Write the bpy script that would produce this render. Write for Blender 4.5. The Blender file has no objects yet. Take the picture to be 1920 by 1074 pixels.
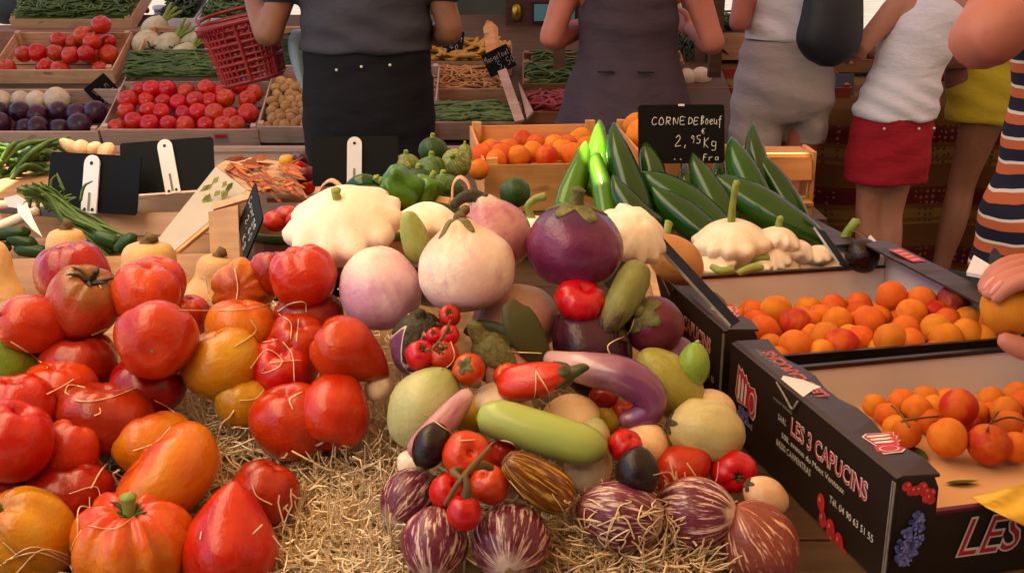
import bpy, bmesh, math, random
import numpy as np
from mathutils import Vector, Matrix, Quaternion
from mathutils.bvhtree import BVHTree

rnd = random.Random(7)
S = bpy.context.scene
COL = S.collection
R = math.radians

# ---------------------------------------------------------------- camera
F, CX, CY = 2059.0, 960.0, 537.0
H, PITCH = 1.42, R(17.5)
cS, cC = math.sin(PITCH), math.cos(PITCH)
cam = bpy.data.cameras.new('camera'); camo = bpy.data.objects.new('camera', cam); COL.objects.link(camo)
camo.location = (0, 0, H); camo.rotation_euler = (math.pi/2 - PITCH, 0, 0)
cam.sensor_width = 36; cam.lens = 36*F/1920; cam.clip_start = .02; cam.clip_end = 400
S.camera = camo
# ---------------------------------------------------------------- light
SUN = Vector((-.34, -.20, .91)).normalized()
w = bpy.data.worlds.new('World'); S.world = w; w.use_nodes = True
nt = w.node_tree; bg = nt.nodes['Background']
sky = nt.nodes.new('ShaderNodeTexSky'); sky.sky_type = 'NISHITA'; sky.sun_disc = False
sky.sun_elevation = math.asin(SUN.z); sky.sun_rotation = math.atan2(SUN.x, SUN.y)
nt.links.new(sky.outputs[0], bg.inputs[0]); bg.inputs[1].default_value = .05
sl = bpy.data.lights.new('sun', 'SUN'); so = bpy.data.objects.new('sun', sl); COL.objects.link(so)
sl.energy = 5.0; sl.angle = R(.5); sl.color = (1, .90, .72)
so.rotation_euler = SUN.to_track_quat('Z', 'Y').to_euler(); so.location = (-4, -3, 8)
S.view_settings.view_transform = 'Standard'; S.view_settings.look = 'None'
S.view_settings.exposure = 2.6; S.view_settings.gamma = 1; S.view_settings.use_curve_mapping = False
S.render.engine = 'CYCLES'
cy = S.cycles; cy.use_denoising = True; cy.max_bounces = 7; cy.diffuse_bounces = 4; cy.glossy_bounces = 3
cy.transmission_bounces = 4; cy.sample_clamp_indirect = 6; cy.caustics_reflective = False; cy.caustics_refractive = False

# ---------------------------------------------------------------- picture -> place
def W(px, py, d):
    x = (px-CX)/F*d; y = (CY-py)/F*d
    return Vector((x, y*cS + d*cC, H + y*cC - d*cS))
def camdir(a):
    v = Vector((a[0], a[1]*cS - a[2]*cC, a[1]*cC + a[2]*cS)); return v.normalized()
def dz(py, z):                       # depth at which the ray of row py meets height z
    return (H-z)/(cS - (CY-py)/F*cC)
def bed(Y): return .79 + .25*(Y-.97)
def dbed(py, lift):
    s = (CY-py)/F; a = cS - s*cC; b = cC + s*cS
    return (H - .79 + .2425 - lift)/(a + .25*b)

# ---------------------------------------------------------------- materials
def rgb(h):                          # sRGB hex of the thing's own colour -> linear
    h = h.lstrip('#'); o = []
    for i in (0, 2, 4):
        c = int(h[i:i+2], 16)/255
        o.append(c/12.92 if c <= .04045 else ((c+.055)/1.055)**2.4)
    return (*o, 1)
class NT:
    def __init__(s, name):
        s.m = bpy.data.materials.new(name); s.m.use_nodes = True; s.t = s.m.node_tree
        s.b = s.t.nodes['Principled BSDF']; s.tc = s.n('ShaderNodeTexCoord')
    def n(s, k, **kw):
        x = s.t.nodes.new(k)
        for a, v in kw.items(): setattr(x, a, v)
        return x
    def l(s, a, b): s.t.links.new(a, b)
    def val(s, sock, v):
        if hasattr(v, 'is_linked') or isinstance(v, bpy.types.NodeSocket): s.l(v, sock)
        else: sock.default_value = v
    def math(s, op, a, b=0., c=None, clamp=False):
        x = s.n('ShaderNodeMath', operation=op, use_clamp=clamp); s.val(x.inputs[0], a); s.val(x.inputs[1], b)
        if c is not None: s.val(x.inputs[2], c)
        return x.outputs[0]
    def mix(s, f, a, b, blend='MIX'):
        x = s.n('ShaderNodeMix', data_type='RGBA', blend_type=blend)
        s.val(x.inputs[0], f); s.val(x.inputs[6], a); s.val(x.inputs[7], b); return x.outputs[2]
    def noise(s, scale, vec=None, detail=3., rough=.55, stretch=None, w=None):
        vec = vec or s.tc.outputs['Object']
        if stretch:
            mp = s.n('ShaderNodeMapping'); s.l(vec, mp.inputs[0]); mp.inputs['Scale'].default_value = stretch; vec = mp.outputs[0]
        x = s.n('ShaderNodeTexNoise', noise_dimensions='4D'); s.l(vec, x.inputs['Vector'])
        x.inputs['Scale'].default_value = scale; x.inputs['Detail'].default_value = detail; x.inputs['Roughness'].default_value = rough
        s.l(s.rand(), x.inputs['W']) if w is None else None
        return x.outputs[0]
    def rand(s, k=37.):
        if not hasattr(s, '_r'):
            oi = s.n('ShaderNodeObjectInfo'); s._r0 = oi.outputs['Random']; s._r = s.math('MULTIPLY', s._r0, k)
        return s._r
    def ramp(s, f, lo, hi):
        x = s.n('ShaderNodeMapRange', interpolation_type='SMOOTHSTEP'); s.val(x.inputs[0], f)
        x.inputs[1].default_value = lo; x.inputs[2].default_value = hi; return x.outputs[0]
    def z(s, k='Z'):
        x = s.n('ShaderNodeSeparateXYZ'); s.l(s.tc.outputs['Object'], x.inputs[0]); return x.outputs[k]
    def hsv(s, col, dv=.2, dh=.02):
        s.rand(); x = s.n('ShaderNodeHueSaturation'); s.l(col, x.inputs['Color'])
        s.l(s.math('MULTIPLY_ADD', s._r0, dv, 1-dv/2), x.inputs['Value'])
        h = s.math('FRACT', s.math('MULTIPLY', s._r0, 7.31)); s.l(s.math('MULTIPLY_ADD', h, dh, .5-dh/2), x.inputs['Hue'])
        return x.outputs[0]
    def bump(s, h, strength, dist=.002):
        x = s.n('ShaderNodeBump'); s.l(h, x.inputs['Height']); x.inputs['Strength'].default_value = strength
        x.inputs['Distance'].default_value = dist; s.l(x.outputs[0], s.b.inputs['Normal'])
    def out(s, col, rough=.5, spec=.5, coat=0):
        s.val(s.b.inputs['Base Color'], col); s.val(s.b.inputs['Roughness'], rough)
        s.b.inputs['Specular IOR Level'].default_value = spec; s.b.inputs['Coat Weight'].default_value = coat
        s.b.inputs['Coat Roughness'].default_value = .12
        return s.m
def veg(name, c1, c2, sc=1.6, lo=.35, hi=.65, rough=.3, top=None, bot=None, speck=None, bump=.15, bsc=9, dv=.22, dh=.015, coat=.0, streak=None, fine=True):
    n = NT(name); col = n.mix(n.ramp(n.noise(sc), lo, hi), rgb(c1), rgb(c2))
    if streak:                           # (colour, scale, lo, hi) streaks that follow the meridians
        v = n.n('ShaderNodeVectorMath', operation='MULTIPLY'); n.l(n.tc.outputs['Object'], v.inputs[0]); v.inputs[1].default_value = (1, 1, 0)
        v2 = n.n('ShaderNodeVectorMath', operation='NORMALIZE'); n.l(v.outputs[0], v2.inputs[0])
        cb = n.n('ShaderNodeCombineXYZ'); n.l(n.math('MULTIPLY', n.z(), streak[4] if len(streak) > 4 else .35), cb.inputs[2])
        v3 = n.n('ShaderNodeVectorMath', operation='ADD'); n.l(v2.outputs[0], v3.inputs[0]); n.l(cb.outputs[0], v3.inputs[1])
        f = n.ramp(n.noise(streak[1], vec=v3.outputs[0], detail=4, rough=.65), streak[2], streak[3])
        col = n.mix(f, col, rgb(streak[0]))
    if top:
        f = n.ramp(n.math('ADD', n.z(), n.math('MULTIPLY_ADD', n.noise(2.2), .7, -.35)), top[1], top[2]); col = n.mix(f, col, rgb(top[0]))
    if bot:
        f = n.ramp(n.math('ADD', n.z(), n.math('MULTIPLY_ADD', n.noise(2.6), .5, -.25)), bot[1], bot[2]); col = n.mix(f, col, rgb(bot[0]))
    if speck:
        col = n.mix(n.math('MULTIPLY', n.ramp(n.noise(speck[1], detail=1), speck[2], speck[2]+.08), .6), col, rgb(speck[0]))
    if fine: col = n.mix(n.math('MULTIPLY', n.noise(14, detail=5), .22), col, rgb('1a0d06'))
    col = n.hsv(col, dv, dh)
    if bump: n.bump(n.noise(bsc, detail=4), bump, .02)
    return n.out(col, n.math('MULTIPLY_ADD', n.noise(5), .18, rough-.09), .24, coat*.5)
def flat(name, c, rough=.6, c2=None, sc=8, bump=0, bsc=80, dv=0., metal=0, stretch=None, spec=.4):
    n = NT(name); col = n.mix(n.ramp(n.noise(sc, detail=5, stretch=stretch), .3, .7), rgb(c), rgb(c2 or c))
    if dv: col = n.hsv(col, dv, .01)
    if bump: n.bump(n.noise(bsc, detail=3, stretch=stretch), bump, .002)
    n.b.inputs['Metallic'].default_value = metal
    return n.out(col, rough, spec)
def wood(name, c1, c2, dark='3b2416', rough=.65):
    n = NT(name)
    g = n.noise(1.0, stretch=(5, 70, 70), detail=5); g2 = n.noise(1.0, stretch=(2.5, 16, 16), detail=3)
    col = n.mix(n.ramp(g, .3, .7), rgb(c1), rgb(c2))
    col = n.mix(n.math('MULTIPLY', n.ramp(g2, .5, .75), .45), col, rgb(c2))
    col = n.mix(n.math('MULTIPLY', n.ramp(n.noise(1.0, stretch=(9, 26, 26), detail=1), .68, .76), .55), col, rgb(dark))
    col = n.mix(n.math('MULTIPLY', n.ramp(n.noise(7, detail=5), .45, .8), .35), col, rgb(dark))
    col = n.hsv(col, .25, .015); n.bump(g, .35, .0015)
    return n.out(col, rough, .35)

MT = {}
MT['red'] = veg('tomato_red', 'b42008', 'c43410', rough=.19, top=('c2421a', .7, 1.3), speck=('c8481c', 26, .66), dh=.012, coat=.5)
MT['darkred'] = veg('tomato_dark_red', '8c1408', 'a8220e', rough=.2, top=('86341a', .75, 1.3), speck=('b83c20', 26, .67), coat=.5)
MT['brownred'] = veg('tomato_russet', 'a83a18', 'b44a22', rough=.26, top=('80541e', .3, .95), bot=('b02412', -.05, -.6), streak=('b8461e', 4, .45, .7), coat=.4)
MT['orangered'] = veg('tomato_orange_red', 'b82c10', 'c84416', rough=.25, top=('c86a1a', .6, 1.2), coat=.45)
MT['orange'] = veg('tomato_orange', 'cc6410', 'd27a16', rough=.24, top=('c43a12', .35, 1.0), bot=('cc7a18', -.2, -.8), coat=.5)
MT['yellow'] = veg('tomato_yellow', 'c98214', 'cc941e', rough=.25, top=('b8601a', .5, 1.2), bot=('bd821c', -.3, -.9), coat=.45)
MT['amber'] = veg('tomato_amber', 'c87812', 'cc6a10', rough=.27, top=('be5014', .4, 1.0), bot=('b04012', -.2, -.9), coat=.4)
MT['greentom'] = veg('tomato_green', '5f7a1c', '7d8c26', rough=.3, bot=('8a8a30', -.3, -.9))
MT['cherry'] = veg('tomato_small', 'b81a08', 'c82a0e', rough=.2, speck=('d04020', 22, .68), coat=.6)
MT['whiteegg'] = veg('eggplant_white', 'f0dac6', 'e4bcae', rough=.3, top=('e0b290', .35, 1.0), bot=('d3a4ac', -.05, -.9), streak=('cfa0ac', 3, .5, .75), coat=.2, fine=False)
MT['violetegg'] = veg('eggplant_pale_violet', 'e0bcc4', 'cc98b0', rough=.28, top=('d9c0b0', .5, 1.1), streak=('b982a2', 3, .5, .78), coat=.2, fine=False)
MT['pinkegg'] = veg('eggplant_pink', 'c98f88', 'b97080', rough=.28, top=('dcb8aa', .55, 1.1), streak=('9a5070', 2.4, .5, .8), coat=.2)
MT['roseegg'] = veg('eggplant_rose', 'cf9a90', 'c48a84', rough=.3, top=('d8b09a', .4, 1.0), bot=('9a5a6a', -.2, -.8), coat=.15)
MT['purpleegg'] = veg('eggplant_purple', '642048', '7a2c58', rough=.2, top=('4a1c44', .4, .9), bot=('8a3a5a', -.3, -1.0), streak=('a0506a', 2.6, .60, .85), coat=.3)
MT['darkegg'] = veg('eggplant_dark', '35101f', '4a1a30', rough=.24, coat=.2)
MT['wineegg'] = veg('eggplant_wine', '5c1c2e', '6d2438', rough=.3, coat=.15)
MT['blackegg'] = veg('eggplant_black', '170a0c', '22100f', rough=.25, coat=.2)
MT['lilacegg'] = veg('eggplant_lilac', '6a3a66', '7c4a72', rough=.3, coat=.15)
MT['striped'] = veg('eggplant_striped', '5c1a2c', '6e2a3c', rough=.27, streak=('d2ac9c', 9, .505, .61, .18), bot=('dcc0b0', -.78, -1.05), top=('6a2a2c', .4, 1.), coat=.3)
MT['stripedbrown'] = veg('eggplant_striped_brown', '7a3a28', '8a4836', rough=.3, streak=('dcae8a', 9, .53, .64, .2), bot=('96505a', -.0, -.8), coat=.25)
MT['amberstripe'] = veg('eggplant_amber_stripe', '5a260a', '7a3e10', rough=.26, streak=('d09838', 8, .5, .62, .14), coat=.3)
MT['greenegg'] = veg('eggplant_green', '94a04c', 'a8ae5c', rough=.28, top=('9aa548', .5, 1.2), bot=('a8a04c', -.4, -1.), coat=.2)
MT['palegreen'] = veg('eggplant_pale_green', 'aeaa72', 'b8b07c', rough=.3, top=('9a9a58', .4, 1.1), coat=.2)
MT['khaki'] = veg('eggplant_khaki', 'a09440', 'b4a452', rough=.36, streak=('8a8038', 4, .5, .8), coat=.1)
MT['olive'] = veg('eggplant_olive', '7c7a3a', '8f884a', rough=.4, top=('6a5a30', .3, 1.))
MT['figgreen'] = veg('eggplant_fig_green', '7f9a34', '93a63e', rough=.28, coat=.2)
MT['mustard'] = veg('eggplant_mustard', 'b0921e', 'bf9a2a', rough=.25, bot=('9a7a1c', -.3, -1.), coat=.3)
MT['cream'] = veg('eggplant_cream', 'e0bc92', 'd8a87c', rough=.32, speck=('b58a5c', 20, .66), coat=.15, fine=False)
MT['ivory'] = veg('eggplant_ivory', 'eedac0', 'e6c6aa', rough=.3, coat=.2, fine=False)
MT['wrinkly'] = veg('eggplant_wrinkled', 'cfc084', 'c8b470', rough=.36, bump=.12, bsc=3.2, streak=('b8a45e', 3, .5, .85, .2), coat=.15)
MT['pattypan'] = veg('squash_white', 'f4e4d0', 'ecd2b8', rough=.42, speck=('c9a27c', 12, .68), bump=.12, bsc=5, dv=.08, fine=False)
MT['butternut'] = veg('squash_butternut', 'd6a06c', 'dcae7c', rough=.45, top=('d0a060', .5, 1.2), dv=.1)
MT['tansquash'] = veg('squash_tan', 'cf9a58', 'c48a4a', rough=.5)
MT['apricot'] = veg('apricot_skin', 'd2661a', 'd8761e', rough=.66, sc=1.1, lo=.4, hi=.6, bump=.10, bsc=40, streak=('c0431a', 1.0, .60, .8), dv=.22, dh=.03)
MT['peach'] = veg('apricot_blush', 'b8260f', 'cc5c14', rough=.55, sc=.9, lo=.42, hi=.62, bump=.06, bsc=40)
MT['plum'] = veg('apricot_purple_blush', '8a2030', 'd9701c', rough=.6, sc=.8, lo=.45, hi=.62)
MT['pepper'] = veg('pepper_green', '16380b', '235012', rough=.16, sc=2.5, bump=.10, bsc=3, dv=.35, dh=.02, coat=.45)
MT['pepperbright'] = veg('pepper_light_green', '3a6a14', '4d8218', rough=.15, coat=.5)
MT['zucchini'] = veg('zucchini_round', '2f4a1c', '4a6a2a', rough=.32, speck=('9aa860', 16, .6), streak=('7d9050', 4, .55, .75))
MT['zucchinidark'] = veg('zucchini_round_dark', '1f3a16', '2c4c1e', rough=.3, speck=('6a8048', 18, .66))
MT['stripezuc'] = veg('zucchini_round_striped', '5a6a2c', '75803c', rough=.35, speck=('c4c07c', 9, .58), streak=('b0ac6a', 5, .5, .65))
MT['calyx'] = veg('calyx_green', '5c5a30', '756c40', sc=4, rough=.65, bump=.4, bsc=6, dv=.2)
MT['calyxdark'] = veg('calyx_dark', '33301f', '4a4230', sc=4, rough=.65, bump=.4, bsc=6)
MT['calyxbrown'] = veg('calyx_brown', '4a3a26', '65503a', sc=4, rough=.7, bump=.4, bsc=6)
MT['stem'] = veg('stem_green', '7f9140', '94a050', sc=4, rough=.5)
MT['stemdark'] = veg('stem_dark_green', '2f3d18', '46521f', sc=4, rough=.55)
MT['stembrown'] = veg('stem_brown', '5a4226', '6f5636', sc=5, rough=.7)
MT['scar'] = flat('blossom_scar', 'a88a62', .8, '6a4a30', 20)
MT['leaf'] = veg('leaf_green', '2f3d14', '465420', sc=3, rough=.5)
MT['leafolive'] = veg('calyx_leaf_olive', '3f4020', '57542c', sc=3, rough=.5, bump=.3)
MT['greens'] = flat('greens', '2a4416', .5, '4d6a26', 25, dv=.3)
MT['beans'] = flat('green_beans', '2f4a1c', .5, '566a2c', 18)
MT['beans_light'] = flat('flat_beans', '4d6a34', .5, '6f8748', 18)
MT['beans_yellow'] = flat('wax_beans', 'b5802a', .5, 'c99a3c', 18)
MT['beans_tan'] = flat('shell_beans', 'a86f3a', .55, 'c48f52', 18)
MT['beans_red'] = flat('red_beans', '7a2024', .5, '99343a', 18)
MT['wood'] = wood('crate_wood', 'b58a66', 'cba07c')
MT['woodpale'] = wood('crate_wood_pale', 'b8957e', 'c9a892')
MT['woodwarm'] = wood('crate_wood_warm', 'c08048', 'd09a62')
MT['wooddark'] = wood('crate_wood_brown', '7d5638', '97694a')
MT['table'] = wood('table_wood', '44301f', '5a402a')
MT['straw'] = flat('wood_wool', 'e2c296', .6, 'f6e2c2', 60)
MT['strawpale'] = flat('wood_wool_pale', 'd8ae7e', .6, 'ecd0a6', 60)
MT['strawbase'] = flat('wood_wool_base', 'a8845a', .9, '765838', 40, bump=1, bsc=120)
MT['boxblack'] = flat('carton_print_black', '1c1412', .38, '241a16', 6, bump=.12, bsc=50)
MT['boxtop'] = flat('carton_print_brown', '2a1c12', .42, '33241a', 6, bump=.1, bsc=50)
MT['boxinside'] = flat('carton_inside', 'cfcacc', .75, 'd8d2d2', 5, bump=.1, bsc=40)
MT['boxwhite'] = flat('carton_white', 'b4aab0', .7, 'beb4b8', 5, bump=.06)
MT['boxfloor'] = flat('carton_floor', 'c99468', .8, 'd6a478', 6, bump=.1)
MT['boxedge'] = flat('carton_edge', '8a8078', .8, '6f655c', 60)
MT['inkred'] = flat('ink_red', 'b8202a', .4); MT['inkwhite'] = flat('ink_white', 'd8cfc8', .45); MT['inkgrey'] = flat('ink_grey', '8a857c', .5)
MT['inkpink'] = flat('ink_pink', 'd88a7c', .45)
MT['inkberry'] = flat('ink_berry', 'b01c22', .35, 'd03a3c', 90); MT['inkgrape'] = flat('ink_grape', '3a3a86', .4, '7478b0', 160)
MT['yellowpaper'] = flat('yellow_paper', 'd0a02e', .7, 'dcb040', 6, bump=.2, bsc=20)
MT['plastic'] = flat('sign_black', '060505', .6, '0a0808', 5, bump=.05, spec=.12)
MT['white'] = flat('white_plastic', 'd9d4d6', .4, 'cfc8cc', 4)
MT['chalk'] = flat('chalk_marker', 'cfc9c4', .8)
MT['hole'] = flat('rivet_dark', '0c0a0a', .5)
MT['lidgrey'] = flat('carton_lid', '9c8f80', .6, 'aa9d8e', 5, bump=.15, bsc=14)
MT['steel'] = flat('sign_edge', 'b0aeac', .35, '8a8886', 20)  # pale strips paint the white highlight along black sign edges
# ---------------------------------------------------------------- object helpers
def link(o, parent=None):
    COL.objects.link(o)
    if parent is not None: o.parent = parent
    return o
def tag(o, label=None, cat=None, group=None, kind=None):
    if label: o['label'] = label
    if cat: o['category'] = cat
    if group: o['group'] = group
    if kind: o['kind'] = kind
    return o
def empty(name, M4, label=None, cat=None, group=None):
    o = bpy.data.objects.new(name, None); link(o); o.matrix_world = M4; o.empty_display_size = .05
    return tag(o, label, cat, group)
def mesh(name, V, Fs, mat, smooth=True):
    me = bpy.data.meshes.new(name); me.from_pydata([tuple(v) for v in V], [], [tuple(f) for f in Fs])
    if smooth: me.polygons.foreach_set('use_smooth', [True]*len(me.polygons))
    if mat is not None: me.materials.append(MT[mat] if isinstance(mat, str) else mat)
    me.update(); return me
def obj(name, me, parent=None, M4=None):
    o = bpy.data.objects.new(name, me); link(o, parent)
    if M4 is not None: o.matrix_local = M4
    return o
def join(parts):
    V, Fs = [], []
    for v, f in parts:
        k = len(V); V.extend(v); Fs.extend([tuple(i+k for i in q) for q in f])
    return V, Fs
def worldmesh(name, VF, mat, parent=None, smooth=True):
    """mesh given in world coordinates; origin moved to its middle"""
    V, Fs = VF; A = np.array([tuple(v) for v in V]); c = (A.min(0)+A.max(0))/2
    if parent is not None: c = np.array(parent.matrix_world.translation); 
    me = mesh(name, A-c, Fs, mat, smooth); o = obj(name, me, parent)
    if parent is None: o.location = c
    else: o.matrix_local = parent.matrix_world.to_3x3().inverted().to_4x4()
    return o
def spline(P, n):
    P = np.array(P, float); k = len(P)
    if k == 2: return P[0] + (P[1]-P[0])*np.linspace(0, 1, n)[:, None]
    d = np.r_[0, np.cumsum(np.maximum(np.linalg.norm(np.diff(P[:, :3] if P.shape[1] > 2 else P, axis=0), axis=1), 1e-6))]
    T = np.zeros_like(P)
    for i in range(k):
        a, b = max(i-1, 0), min(i+1, k-1); T[i] = (P[b]-P[a])/(d[b]-d[a])
    t = np.linspace(0, d[-1], n); i = np.clip(np.searchsorted(d, t, 'right')-1, 0, k-2)
    h = (d[i+1]-d[i])[:, None]; u = ((t-d[i])/(d[i+1]-d[i]))[:, None]
    return (2*u**3-3*u**2+1)*P[i] + (u**3-2*u**2+u)*h*T[i] + (-2*u**3+3*u**2)*P[i+1] + (u**3-u**2)*h*T[i+1]
def tube(P, seg=10, n=None, cap=True, sx=1., bump=None):
    """P: (x, y, z, r) along a path -> verts, faces; sx flattens the section sideways"""
    Q = spline(P, n or max(len(P)*4, 6)) if n != 0 else np.array(P, float)
    C, rr = Q[:, :3], np.maximum(Q[:, 3], 1e-5); V, Fs = [], []
    T = np.gradient(C, axis=0); T /= np.linalg.norm(T, axis=1)[:, None]+1e-12
    ref = Vector((0, 0, 1)) if abs(T[0][2]) < .9 else Vector((1, 0, 0)); u = Vector(T[0]).cross(ref).normalized()
    for i in range(len(C)):
        t = Vector(T[i]); u = (u - t*u.dot(t)).normalized(); v = t.cross(u)
        for j in range(seg):
            a = 2*math.pi*j/seg; r = rr[i]*(bump(i/(len(C)-1), a) if bump else 1)
            V.append(Vector(C[i]) + u*(math.cos(a)*r*sx) + v*(math.sin(a)*r))
    for i in range(len(C)-1):
        for j in range(seg):
            a, b = i*seg+j, i*seg+(j+1) % seg; Fs.append((a, b, b+seg, a+seg))
    if cap:
        for e, sgn in ((0, -1), (len(C)-1, 1)):
            V.append(Vector(C[e]) + Vector(T[e])*rr[e]*.55*sgn); k = len(V)-1
            for j in range(seg):
                a, b = e*seg+j, e*seg+(j+1) % seg; Fs.append((a, k, b) if sgn < 0 else (a, b, k))
    return V, Fs
def box(L, Wd, T, c=(0, 0, 0), jit=0.):
    V = [Vector((c[0]+sx*L/2+rnd.uniform(-jit, jit), c[1]+sy*Wd/2+rnd.uniform(-jit, jit), c[2]+sz*T/2+rnd.uniform(-jit, jit)*.3)) for sx in (-1, 1) for sy in (-1, 1) for sz in (-1, 1)]
    return V, [(0, 1, 3, 2), (4, 6, 7, 5), (0, 4, 5, 1), (2, 3, 7, 6), (0, 2, 6, 4), (1, 5, 7, 3)]
def basis(x, y, z, o=(0, 0, 0)):
    return Matrix(((x[0], y[0], z[0], o[0]), (x[1], y[1], z[1], o[1]), (x[2], y[2], z[2], o[2]), (0, 0, 0, 1)))
def slab(pts, th, back=None):
    """flat board from its outline (3D points, counter-clockwise as seen), thickness th behind it"""
    pts = [Vector(p) for p in pts]; n = Vector((0, 0, 0)); c = sum(pts, Vector())/len(pts)
    for i in range(len(pts)): n += (pts[i]-c).cross(pts[(i+1) % len(pts)]-c)
    n.normalize(); k = len(pts); V = pts + [p - n*th for p in pts]
    Fs = [tuple(range(k)), tuple(range(2*k-1, k-1, -1))] + [(i, i+k, (i+1) % k+k, (i+1) % k) for i in range(k)]
    return V, Fs
def ray_slab(px, ds, th):
    ds = ds if isinstance(ds, (list, tuple)) else [ds]*len(px)
    return slab([W(x, y, d) for (x, y), d in zip(px, ds)], th)

# ---------------------------------------------------------------- fruit
PROF = dict(
 round=[(0, -1), (.38, -.925), (.71, -.71), (.925, -.38), (1, 0), (.925, .38), (.71, .71), (.38, .925), (0, 1)],
 tomato=[(0, -.86), (.35, -.88), (.74, -.66), (.97, -.2), (.97, .22), (.8, .6), (.5, .8), (.24, .8), (.09, .66), (0, .6)],
 heart=[(0, -1.06), (.12, -1.0), (.36, -.82), (.68, -.45), (.95, 0), (.98, .3), (.78, .68), (.45, .84), (.18, .8), (.06, .7), (0, .66)],
 globe=[(0, -.86), (.12, -.88), (.42, -.88), (.8, -.64), (1, -.12), (.95, .3), (.72, .7), (.42, .92), (.18, 1), (0, 1)],
 globetop=[(0, -.86), (.12, -.88), (.42, -.88), (.8, -.66), (1, -.2), (.93, .25), (.66, .62), (.42, .82), (.25, 1), (0, 1.05)],
 egg=[(0, -1), (.42, -.9), (.8, -.58), (1, -.1), (.9, .36), (.64, .72), (.34, .93), (.12, 1), (0, 1)],
 long=[(0, -1), (.4, -.95), (.75, -.84), (.97, -.55), (1, -.1), (.9, .35), (.7, .72), (.5, .92), (.25, 1), (0, 1)],
 pattypan=[(0, -.5), (.3, -.5), (.66, -.36), (.95, -.1), (1, .06), (.86, .2), (.52, .42), (.22, .52), (.08, .5), (0, .49)],
 butternut=[(0, -.9), (.1, -.95), (.55, -.95), (.92, -.66), (1, -.34), (.84, .0), (.66, .3), (.62, .66), (.48, .92), (.2, 1.0), (0, 1.)],
 bell=[(0, -.8), (.25, -.85), (.6, -.95), (.85, -.6), (.9, 0), (1, .45), (.85, .82), (.4, .9), (.15, .78), (0, .75)],
)
class Fruit:
    def __init__(s, prof, seed=0, lobes=0, ld=0., lp=.6, wt='top', noise=.03, crease=0., bend=0.):
        s.P = np.array(PROF[prof], float); r = random.Random(seed); s.l, s.ld, s.lp, s.wt, s.crease, s.bend = lobes, ld, lp, wt, crease, bend
        s.ph = [r.uniform(0, 6.28) for _ in range(6)]; s.w = [(r.gauss(0, 1.3), r.gauss(0, 1.3), r.gauss(0, 1.3), r.uniform(0, 6.28)) for _ in range(7)]; s.nz = noise
        s.T = spline(s.P, 220)
    def at(s, th, t):
        th, t = np.broadcast_arrays(np.asarray(th, float), np.asarray(t, float))
        x = np.clip(t, 0, 1)*219; i = np.minimum(x.astype(int), 218); u = x-i
        r = s.T[i, 0]*(1-u)+s.T[i+1, 0]*u; z = s.T[i, 1]*(1-u)+s.T[i+1, 1]*u; r = np.maximum(r, 0)
        if s.l:
            tt = th + .22*np.sin(th+s.ph[0]) + .12*np.sin(2*th+s.ph[1]) + .06*np.sin(3*th+s.ph[2])
            lob = np.abs(np.sin(s.l*tt/2+s.ph[3]))**s.lp
            wgt = {'top': np.clip(t, 0, 1)**1.5, 'all': np.sin(np.pi*np.clip(t, 0, 1))**.5, 'eq': np.exp(-((z-.02)/.3)**2), 'bot': (1-np.clip(t, 0, 1))**1.2}[s.wt]
            r = r*(1 + s.ld*(lob-.75)*wgt)
            z = z + (s.ld*.35*(lob-.7)*np.where(t > .5, 1, 0)*np.exp(-((t-.8)/.14)**2) if s.wt == 'top' else 0)
        if s.crease:
            g = np.exp(-(np.minimum(th % (2*np.pi), 2*np.pi-th % (2*np.pi))/.22)**2); r = r*(1-s.crease*g)
        X, Y = r*np.cos(th), r*np.sin(th)
        f = sum(np.sin(a*X*1.6+b*Y*1.6+c*z*1.6+p) for a, b, c, p in s.w)/7*s.nz*2.2
        X, Y, Z = X*(1+f), Y*(1+f), z*(1+f*.7)
        if s.bend: X = X + s.bend*(1-z*z)
        return np.stack([X, Y, Z], -1)
    def mesh(s, name, mat, nu=40, nv=26):
        t = np.linspace(0, 1, nv+1)[1:-1]; th = np.linspace(0, 2*np.pi, nu, endpoint=False)
        V = s.at(th[None, :], t[:, None]).reshape(-1, 3); V = np.vstack([V, s.at(0., 0.)[None, :], s.at(0., 1.)[None, :]])
        Fs = [(i*nu+j, i*nu+(j+1) % nu, (i+1)*nu+(j+1) % nu, (i+1)*nu+j) for i in range(nv-2) for j in range(nu)]
        b, tp = len(V)-2, len(V)-1
        Fs += [(b, (j+1) % nu, j) for j in range(nu)] + [(tp, (nv-2)*nu+j, (nv-2)*nu+(j+1) % nu) for j in range(nu)]
        return mesh(name, V, Fs, mat)
    def cap(s, name, mat, teeth=5, base=.12, amp=.16, off=.03, seed=0, nu=60, m=7, sharp=1.3, lift=0.):
        r = random.Random(seed); ph = r.uniform(0, 6); th = np.linspace(0, 2*np.pi, nu, endpoint=False)
        q = np.abs(np.sin(teeth*th/2+ph))**sharp; jig = 1+.25*np.sin(th*1.7+ph)+.12*np.sin(7*th)
        ln = base + amp*q*jig; V = []
        for k in range(m+1):
            u = k/m; P = s.at(th, 1-ln*u); nrm = P.copy(); nrm[:, 2] *= .6; nrm /= np.linalg.norm(nrm, axis=1)[:, None]+1e-9
            V.append(P + nrm*(off*(1-.35*u**3) + lift*u*u*q[:, None]))
        V = np.vstack(V + [V[-1] - .0*V[-1]]); 
        A = [(k*nu+j, (k+1)*nu+j, (k+1)*nu+(j+1) % nu, k*nu+(j+1) % nu) for k in range(m) for j in range(nu)]
        # rim back down onto the skin
        k = m; P = s.at(th, 1-ln*1.01); V[(m+1)*nu:] = P*.985
        A += [(k*nu+j, (k+1)*nu+j, (k+1)*nu+(j+1) % nu, k*nu+(j+1) % nu) for j in range(nu)]
        return mesh(name, V, A, mat)
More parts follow.
